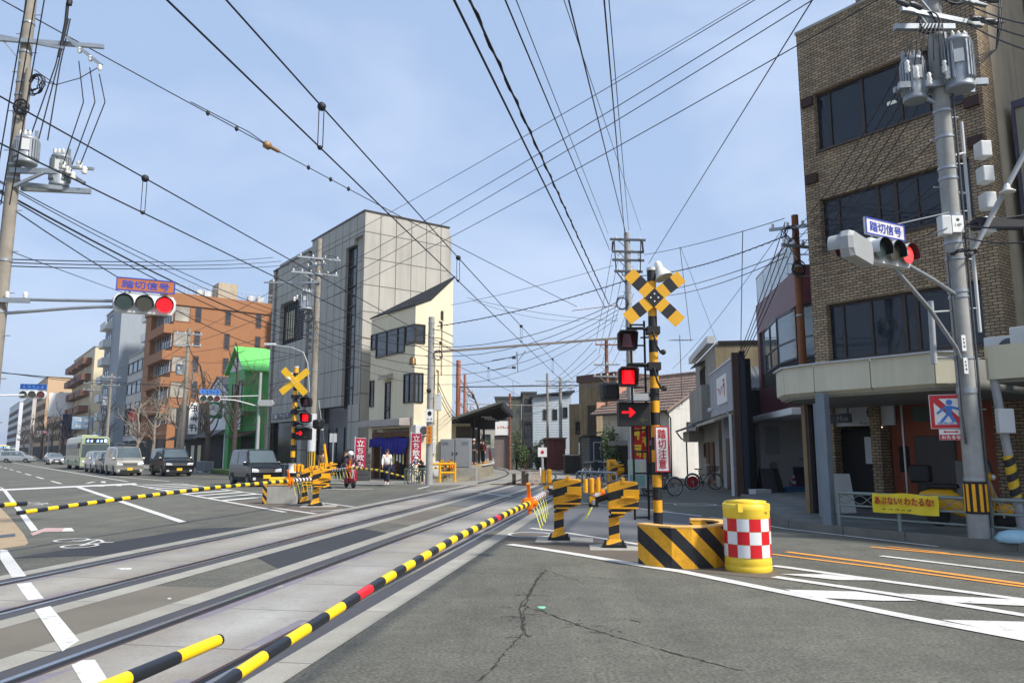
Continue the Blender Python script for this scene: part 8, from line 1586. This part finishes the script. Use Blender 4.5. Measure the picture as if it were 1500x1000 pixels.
walk = dict(stand, knL=(.07, -.14, .48), anL=(.06, -.12, .10), toeL=(.06, -.27, .06), knR=(-.07, .06, .48), anR=(-.07, .22, .14), toeR=(-.07, .10, .05), elL=(.22, .08, 1.1), wrL=(.21, .02, .87), elR=(-.21, -.05, 1.09), wrR=(-.2, -.17, .88), look=V((.35, -.9, .3)), head=(.01, .01, 1.55))
sit = dict(pel=(0, .12, .86), chest=(0, .1, 1.18), neck=(0, .07, 1.34), head=(0, .04, 1.47), shL=(.18, .08, 1.27), shR=(-.18, .08, 1.27), elL=(.27, -.05, 1.05), elR=(-.27, -.05, 1.05), wrL=(.28, -.3, 1.02), wrR=(-.28, -.3, 1.02), hipL=(.1, .1, .84), hipR=(-.1, .1, .84), knL=(.14, -.3, .72), knR=(-.14, -.3, .72), anL=(.12, -.22, .34), anR=(-.12, -.22, .34), toeL=(.12, -.36, .30), toeR=(-.12, -.36, .30))
stoop = dict(stand, pel=(0, .12, .92), chest=(0, -.16, 1.15), neck=(0, -.3, 1.24), head=(0, -.4, 1.27), shL=(.19, -.2, 1.2), shR=(-.19, -.2, 1.2), elL=(.3, -.3, .98), elR=(-.3, -.3, .98), wrL=(.25, -.5, 1.0), wrR=(-.25, -.5, 1.0), hipL=(.09, .12, .87), hipR=(-.09, .12, .87), look=V((0, -.8, -.6)))
jk = lambda n, c: mat('cloth_' + n, c, .9, var=.15, sc=8)
person('woman in a white jacket and navy trousers walking past the noodle shop', gp(566, 711, .03) + V((0, 0, .05)), radians(8), walk, jk('white', 'DAD8D2'), jk('navy', '20263E'), m_wht, long_hair=True, bag=((.3, .1, .92), jk('navy', '')), skirt=True)
person('scooter rider in a white helmet and plum jacket sitting on the red scooter', SCO + V((.02, -.03, .0)) + V((sin(radians(28)) * 0, 0, 0)), radians(28), dict(sit), jk('plum', '4A2A34'), jk('charcoal', '2A2B30'), m_black, helmet=mat('helmet_white', 'DADBD8', .3), mask=True)
person('man in black standing on the pavement behind the scooter rider', V((-8.75, 40.0, .06)), radians(-10), stand, jk('black', '1A1B20'), jk('charcoal', ''), m_black)
person('person in a brown coat waiting behind the gate machine with raised whip', V((-9.35, 37.6, .06)), radians(30), stand, jk('brown', '6B5642'), jk('charcoal', ''), m_black, cap=mat('brown_cap', '4A3A30', .8))
person('stooping man in a white cap and navy jacket leaning on his bicycle', V((-4.58, 38.25, .0)), radians(-25), stoop, jk('dark_navy', '1F2A3C'), jk('black', ''), m_black, cap=mat('cap_white', 'D8D8D6', .7))
pe = E1[3].lerp(E2[3], .45); person('passenger in a white cap standing at the head of the platform ramp', pe + V((0, 0, .8)), radians(20), stand, jk('black', ''), jk('charcoal', ''), m_black, cap=mat('cap_white', '')); pe = E1[4].lerp(E2[4], .3); person('passenger in a dark red top farther along the platform', pe + V((0, 0, .8)), radians(-30), stand, jk('wine', '6A2A30'), jk('black', ''), m_black)
# ================================================================ banners, boards, cones and other street things
def nobori(label, loc, rz, text, h0, h1, w, bgm, fgm, group=None, rows=1.0):
    r = thing('banner_flag', label, 'banner', loc, rz, group); MB().cyl((-w / 2 - .02, 0, 0), (-w / 2 - .02, 0, h1 + .12), .018, n=8).build('pole', m_wht, r); MB().cyl((-w / 2 - .02, 0, h1 + .02), (w / 2, 0, h1 + .02), .012, n=6).build('crossbar', m_wht, r)
    mb = MB(); nx, nz = 6, 14; g = [[V((-w / 2 + w * i / nx, .03 * sin(i * .9 + j * .5) * (i / nx), h1 - (h1 - h0) * j / nz)) for i in range(nx + 1)] for j in range(nz + 1)]
    for j in range(nz):
        for i in range(nx): a, b, c, d = g[j][i], g[j][i + 1], g[j + 1][i + 1], g[j + 1][i]; k = V((0, .008, 0)); mb._a([a, b, c, d, a + k, b + k, c + k, d + k], [(0, 3, 2, 1), (4, 5, 6, 7)], 0)
    f = mb.build('cloth', bgm, r); mb = MB(); add_text(mb, text, (0, -.045, (h0 + h1) / 2), w * .72, (h1 - h0) * .9, ls=rows, bold=.008); mb.build('lettering', fgm, f); return r
m_crim = mat('crimson_cloth', 'C02A4A', .8, var=.1)
nobori('crimson banner flag with white lettering left of the noodle shop', V((-7.95, 39.8, .06)), radians(4), '立\nち\n飲\nみ', .65, 2.25, .55, m_crim, m_wht, 'noodle shop banner flags'); nobori('crimson banner flag with white lettering right of the shop curtain', V((-5.0, 39.6, .06)), radians(4), '立\nち\n飲\nみ', .9, 2.5, .52, m_crim, m_wht, 'noodle shop banner flags')
nobori('red banner flag with yellow lettering behind the ladder of the near mast', V((4.55, 27.6, 0)), radians(2), '#\n#\n#', 1.35, 3.1, .42, mat('bright_red_cloth', 'C81E1E', .8), m_lyel); nobori('second red banner flag partly behind the near striped mast', V((4.95, 28.4, 0)), radians(2), '#\n#\n#', 1.2, 2.75, .4, mat('bright_red_cloth', ''), m_lyel)
pb = thing('poster_board', 'standing board with pale posters behind the ladder', 'notice board', V((4.5, 27.2, 0)), .05); MB().box(-.35, .3, 0, .05, .35, 1.35).build('board', m_lgrey, pb); mb = MB(); mb.box(-.3, .0, -.01, 0, .85, 1.3); mb.build('poster', mat('pale_green_poster', 'B9CDB0', .6), pb); mb = MB(); mb.box(-.3, .25, -.012, 0, .4, .8); mb.build('poster', mat('teal_poster', '7DA39B', .6), pb); mb = MB(); mb.box(.04, .26, -.012, 0, .9, 1.28); mb.build('poster', mat('cream_poster', 'D5CFB4', .6), pb)
for x in (-.33, .28): MB().cyl((x, .03, 0), (x, .03, .35), .02, n=6).build('leg', m_dsteel, pb)
eb = thing('emergency_button', 'white square crossing emergency button panel with a red disc on a grey post', 'sign', V((1.62, 40.5, 0))); MB().cyl((0, .05, 0), (0, .05, 2.0), .07, n=10).build('post', m_grey, eb); p_ = MB().box(-.24, .24, -.03, .02, 1.35, 1.85).build('panel', m_wht, eb, bev=.01); mb = MB(); mb.cyl((0, -.045, 1.6), (0, -.03, 1.6), .09, n=20); mb.build('red_button', m_red, p_)
bx = thing('yellow_gate_cabinet', 'yellow steel guard plate behind the gate weights', 'guard plate', V((5.0, 36.5, 0))); MB().box(-.45, .0, 0, .08, .7, 1.25).build('plate', m_yel, bx, bev=.02); mb = MB(); mb.box(-.4, -.3, 0, .08, 0, .7); mb.build('leg', m_yel, bx); mb = MB(); mb.box(-.12, -.02, 0, .08, 0, .7); mb.build('leg', m_yel, bx)
for i, (x, Y, h) in enumerate(((.1, 37.6, .55), (.55, 37.2, .68), (.72, 37.5, .55))): tag(MB().box(-.09, .09, -.07, .07, 0, h).build('timber_stake', [mat('dark_stake', '3A2F28', .9, var=.3)], loc=(x, Y, 0), bev=.01), ['thick black timber stake left of the brown pair by the tracks', 'tall brown timber stake between the tracks', 'shorter brown timber stake beside the tall one'][i], 'stake')
tag(MB().lathe([(.09, 0), (.09, .55), (.07, .6), (0, .6)], n=12).build('marker_post', m_wht, loc=gp(792, 698)), 'short white marker post in the ballast between tracks', 'post')
def cone(label, loc):
    r = thing('traffic_cone', label, 'traffic cone', loc); MB().box(-.18, .18, -.18, .18, 0, .04).build('base', m_red, r); mb = MB()
    for k in range(6): z0, z1 = .04 + k * .11, .15 + k * .11; f = lambda z: .14 - z * .15; mb.lathe([(f(z0), z0), (f(z1), z1)], n=16, mi=k % 2)
    mb.build('striped_shell', [m_red, m_wht], r)
cone('red and white banded traffic cone before the meter wall', V((11.15, 30.2, .0)))
hs = MB(); rnd = random.Random(4)
for k in range(5): hs.tube([V((10.6 + .5 * cos(t_ * .5 + k) + .1 * k, 29.2 + .3 * sin(t_ * .5) + .1 * k, .05 + .05 * k + .03 * rnd.random())) for t_ in range(14)], .022, 5)
for k in range(3): hs.tube([(10.3 + .2 * k, 29.0, .05), (10.6, 29.2, .3 + .1 * k), (10.9 + .15 * k, 29.4, .1)], .02, 5)
tag(hs.build('blue_hose', mat('hose_blue', '2E6CA0', .5)), 'tangled blue hose lying before the alley by the cone', 'hose')
for i, (x, y, m, lb) in enumerate(((9.55, 28.6, m_dsteel, 'dark folding sign frame standing in the alley mouth'), (9.95, 28.9, mat('chalk_green', '2F3A34', .7), 'leaning green chalkboard beside the folding frame'))):
    r = thing('sign_easel', lb, 'sign board', (x, y, 0), .2 + .5 * i); mb = MB(); mb.prism([(-.3, -.25, 0), (.3, -.25, 0), (.25, 0, 1.0), (-.25, 0, 1.0)], (0, .03, 0)); mb.build('front_board', m, r); mb = MB(); mb.prism([(-.3, .3, 0), (.3, .3, 0), (.25, .05, 1.0), (-.25, .05, 1.0)], (0, .03, 0)); mb.build('rear_leg', m_black, r); MB().bar((-.28, 0, .3), (.28, .0, .3), .03).build('crossbar', m_dsteel, r)
tag(MB().loft([[(-.3, -.2, 0), (.3, -.2, 0), (.3, .2, 0), (-.3, .2, 0)], [(-.33, -.22, .28), (.33, -.22, .28), (.33, .22, .28), (-.33, .22, .28)]], 0, False).build('plastic_crate', m_lgrey, loc=(8.95, 27.6, 0), rz=.3), 'pale plastic tray on the ground beside the brown corner post', 'tray')
sb_ = thing('sandwich_board', 'blank pale sandwich board in front of the hair salon', 'sign board', W(17.2, 10.0, .14), PHI - pi / 2 + pi / 2 - .6); mb = MB(); mb.prism([(-.25, -.22, .05), (.25, -.22, .05), (.25, 0, .95), (-.25, 0, .95)], (0, .025, 0)); mb.build('front_board', m_lgrey, sb_); mb = MB(); mb.prism([(-.25, .22, .05), (.25, .22, .05), (.25, .03, .95), (-.25, .03, .95)], (0, .025, 0)); mb.build('rear_board', m_lgrey, sb_)
tag(MB().loft([[(x * a, y * b, z) for x, y in ((-1, -1), (0, -1.2), (1, -1), (1.2, 0), (1, 1), (0, 1.1), (-1, 1), (-1.2, 0))] for a, b, z in ((.24, .16, 0), (.26, .18, .06), (.2, .13, .15), (.1, .06, .19))], 0, True).build('blue_bag', mat('pale_blue_plastic', '9CC4D4', .5, var=.15), loc=W(14.25, 5.25, .14)), 'pale blue plastic bag left on the kerb under the railing', 'bag')
for i in range(5): tag(MB().box(-.5, .5, -.35, .35, 0, .28).build('beer_crate', mat('crate_black', '2E2F33', .6, var=.2), loc=(-8.35 + .02 * (i % 2), 41.6, .06 + .3 * i), rz=PHI, bev=.02), ['black crate at the bottom of the stack left of the shop', 'black crate second from the bottom of the shop stack', 'black crate in the middle of the shop stack', 'black crate second from the top of the shop stack', 'black crate topmost on the stack left of the shop'][i], 'crate', 'crates stacked by the noodle shop')
def guard(label, a, b0, b1, m=m_grey): p, q = W(a, b0, .06), W(a, b1, .06); t_ = thing('pavement_fence', label, 'fence', p, PHI, 'pavement fences'); L = b1 - b0; MB().box(-.02, .02, 0, L, .15, .8).build('panel', m, t_); MB().bar((0, 0, .85), (0, L, .85), .05).build('rail', m_steel, t_); [MB().cyl((0, y, 0), (0, y, .9), .035, n=8).build('post', m_steel, t_) for y in (0, L / 2, L)]
m_fgr = mat('dull_fence_grey', '5C6468', .6); guard('grey panel fence at the kerb behind the black minivan', 15.55, 57.5, 62, m_fgr); guard('grey panel fence at the kerb before the white house', 15.55, 63, 66, m_fgr)
guard('dark fence along the panel clad building pavement', 16.0, 41.5, 46.5, mat('blue_black_fence', '2A3036', .6))
pl = thing('planter', 'blue grey planter tub standing at the kerb by the bare tree', 'planter', W(15.3, 68.5, .06)); MB().loft([[(-.55, -.55, 0), (.55, -.55, 0), (.55, .55, 0), (-.55, .55, 0)], [(-.65, -.65, 1.0), (.65, -.65, 1.0), (.65, .65, 1.0), (-.65, .65, 1.0)]], 0, False).build('tub', mat('blue_grey_tub', '4F6478', .6), pl); MB().box(-.6, .6, -.6, .6, .9, .98).build('soil', mat('soil', '3A2E24', .95), pl)
tag(MB().box(-.4, .4, 0, 5.5, 0, .35).build('grass_verge', mat('verge_green', '4F6B2E', .9, var=.3, sc=12, bump=.5), loc=W(15.9, 52.5, .06), rz=PHI, bev=.08), 'low green planted verge at the foot of the bare trees', 'verge')
def shop_sign(label, loc, rz, w, h, z, bg, fg, text, post=False, ls=1.0, disc=False):
    r = thing('shop_sign', label, 'sign', loc, rz); p = MB().box(-w / 2, w / 2, -.06, .06, z, z + h).build('panel', bg, r, bev=.02); mb = MB()
    if disc: mb.cyl((0, -.075, z + h / 2), (0, -.062, z + h / 2), min(w, h) * .36, n=24); mb.build('white_disc', fg, p)
    elif text: add_text(mb, text, (0, -.066, z + h / 2), w * .72, h * .82, ls=ls, bold=.01); mb.build('lettering', fg, p)
    (MB().cyl((w / 2 + .05, 0, 0 if post else z + h * .5), (w / 2 + .05, 0, z + h), .05, n=8) if post else MB().bar((w / 2, 0, z + h * .6), (w / 2 + .5, 0, z + h * .6), .05)).build('bracket', m_dsteel, r); return r
shop_sign('white vertical sign with black lettering on the brown shop', W(19.6, 80.5), .3, .9, 3.2, 3.4, m_wht, m_blk, '#\n#\n#', ls=.95); shop_sign('green hanging sign with a white disc by the white house', W(19.4, 72.5), .35, 1.5, 1.6, 4.7, mat('sign_green', '1F7A46', .5), m_wht, '', disc=True)
shop_sign('black shop sign with a red disc under the dark glass office', W(19.6, 112), .35, 2.2, 2.0, 5.4, m_blk, m_red, '', disc=True); shop_sign('pale blue road direction board on a gantry over the far kerb', W(15.2, 125), .55, 2.6, 1.8, 4.9, mat('board_blue', '8FA6BE', .5), m_wht, '##\n##', True); shop_sign('big blank white signboard beside the far beige terraces', W(19.0, 185), .6, 6, 5, 9, m_wht, m_grey, '', False)
rs = thing('traffic_signal', 'small distant traffic signal showing red beyond the navy sign', 'traffic light', W(14.8, 165)); MB().cyl((0, 0, 0), (0, 0, 6), .12, n=8).build('mast', m_grey, rs); signal_head(rs, V((-1.4, 0, 5.3)), .5, 2, 1.6, .1); MB().tube([(0, 0, 5.3), (-1.4, 0, 5.3)], .05, 6).build('mounting_arm', m_grey, rs)
tb = thing('tall_mirror_post', 'slim grey post with number plates on the panel building pavement', 'post', V((-10.2, 43.2, .06))); MB().cyl((0, 0, 0), (0, 0, 2.6), .04, n=8).build('shaft', m_grey, tb); MB().box(-.2, .2, -.03, .03, 2.1, 2.6).build('plate', m_lgrey, tb)
tag(MB().prism([(0, 0, 0), (1.0, 0, 0), (1.1, .5, 0), (.1, .5, 0)], (0, 0, .016)).build('tactile_pad', mat('ochre_tactile', ''), loc=(-5.0, 37.2, 0)), 'ochre tactile paving pad beside the green fence', 'paving pad')
# ================================================================ thin spring haze: one closed box of even pale air
hz_ = MB().box(-3200, 3200, -3200, 3200, -1.2, 112).build('haze', [bpy.data.materials.new('haze_air')], kind='stuff'); hm = hz_.data.materials[0]; hm.use_nodes = True; hn = hm.node_tree.nodes; hn.remove(hn['Principled BSDF'])
pv = hn.new('ShaderNodeVolumePrincipled'); pv.inputs['Color'].default_value = (.93, .96, 1, 1); pv.inputs['Density'].default_value = .0003; pv.inputs['Anisotropy'].default_value = .2; hm.node_tree.links.new(pv.outputs[0], hn['Material Output'].inputs['Volume'])
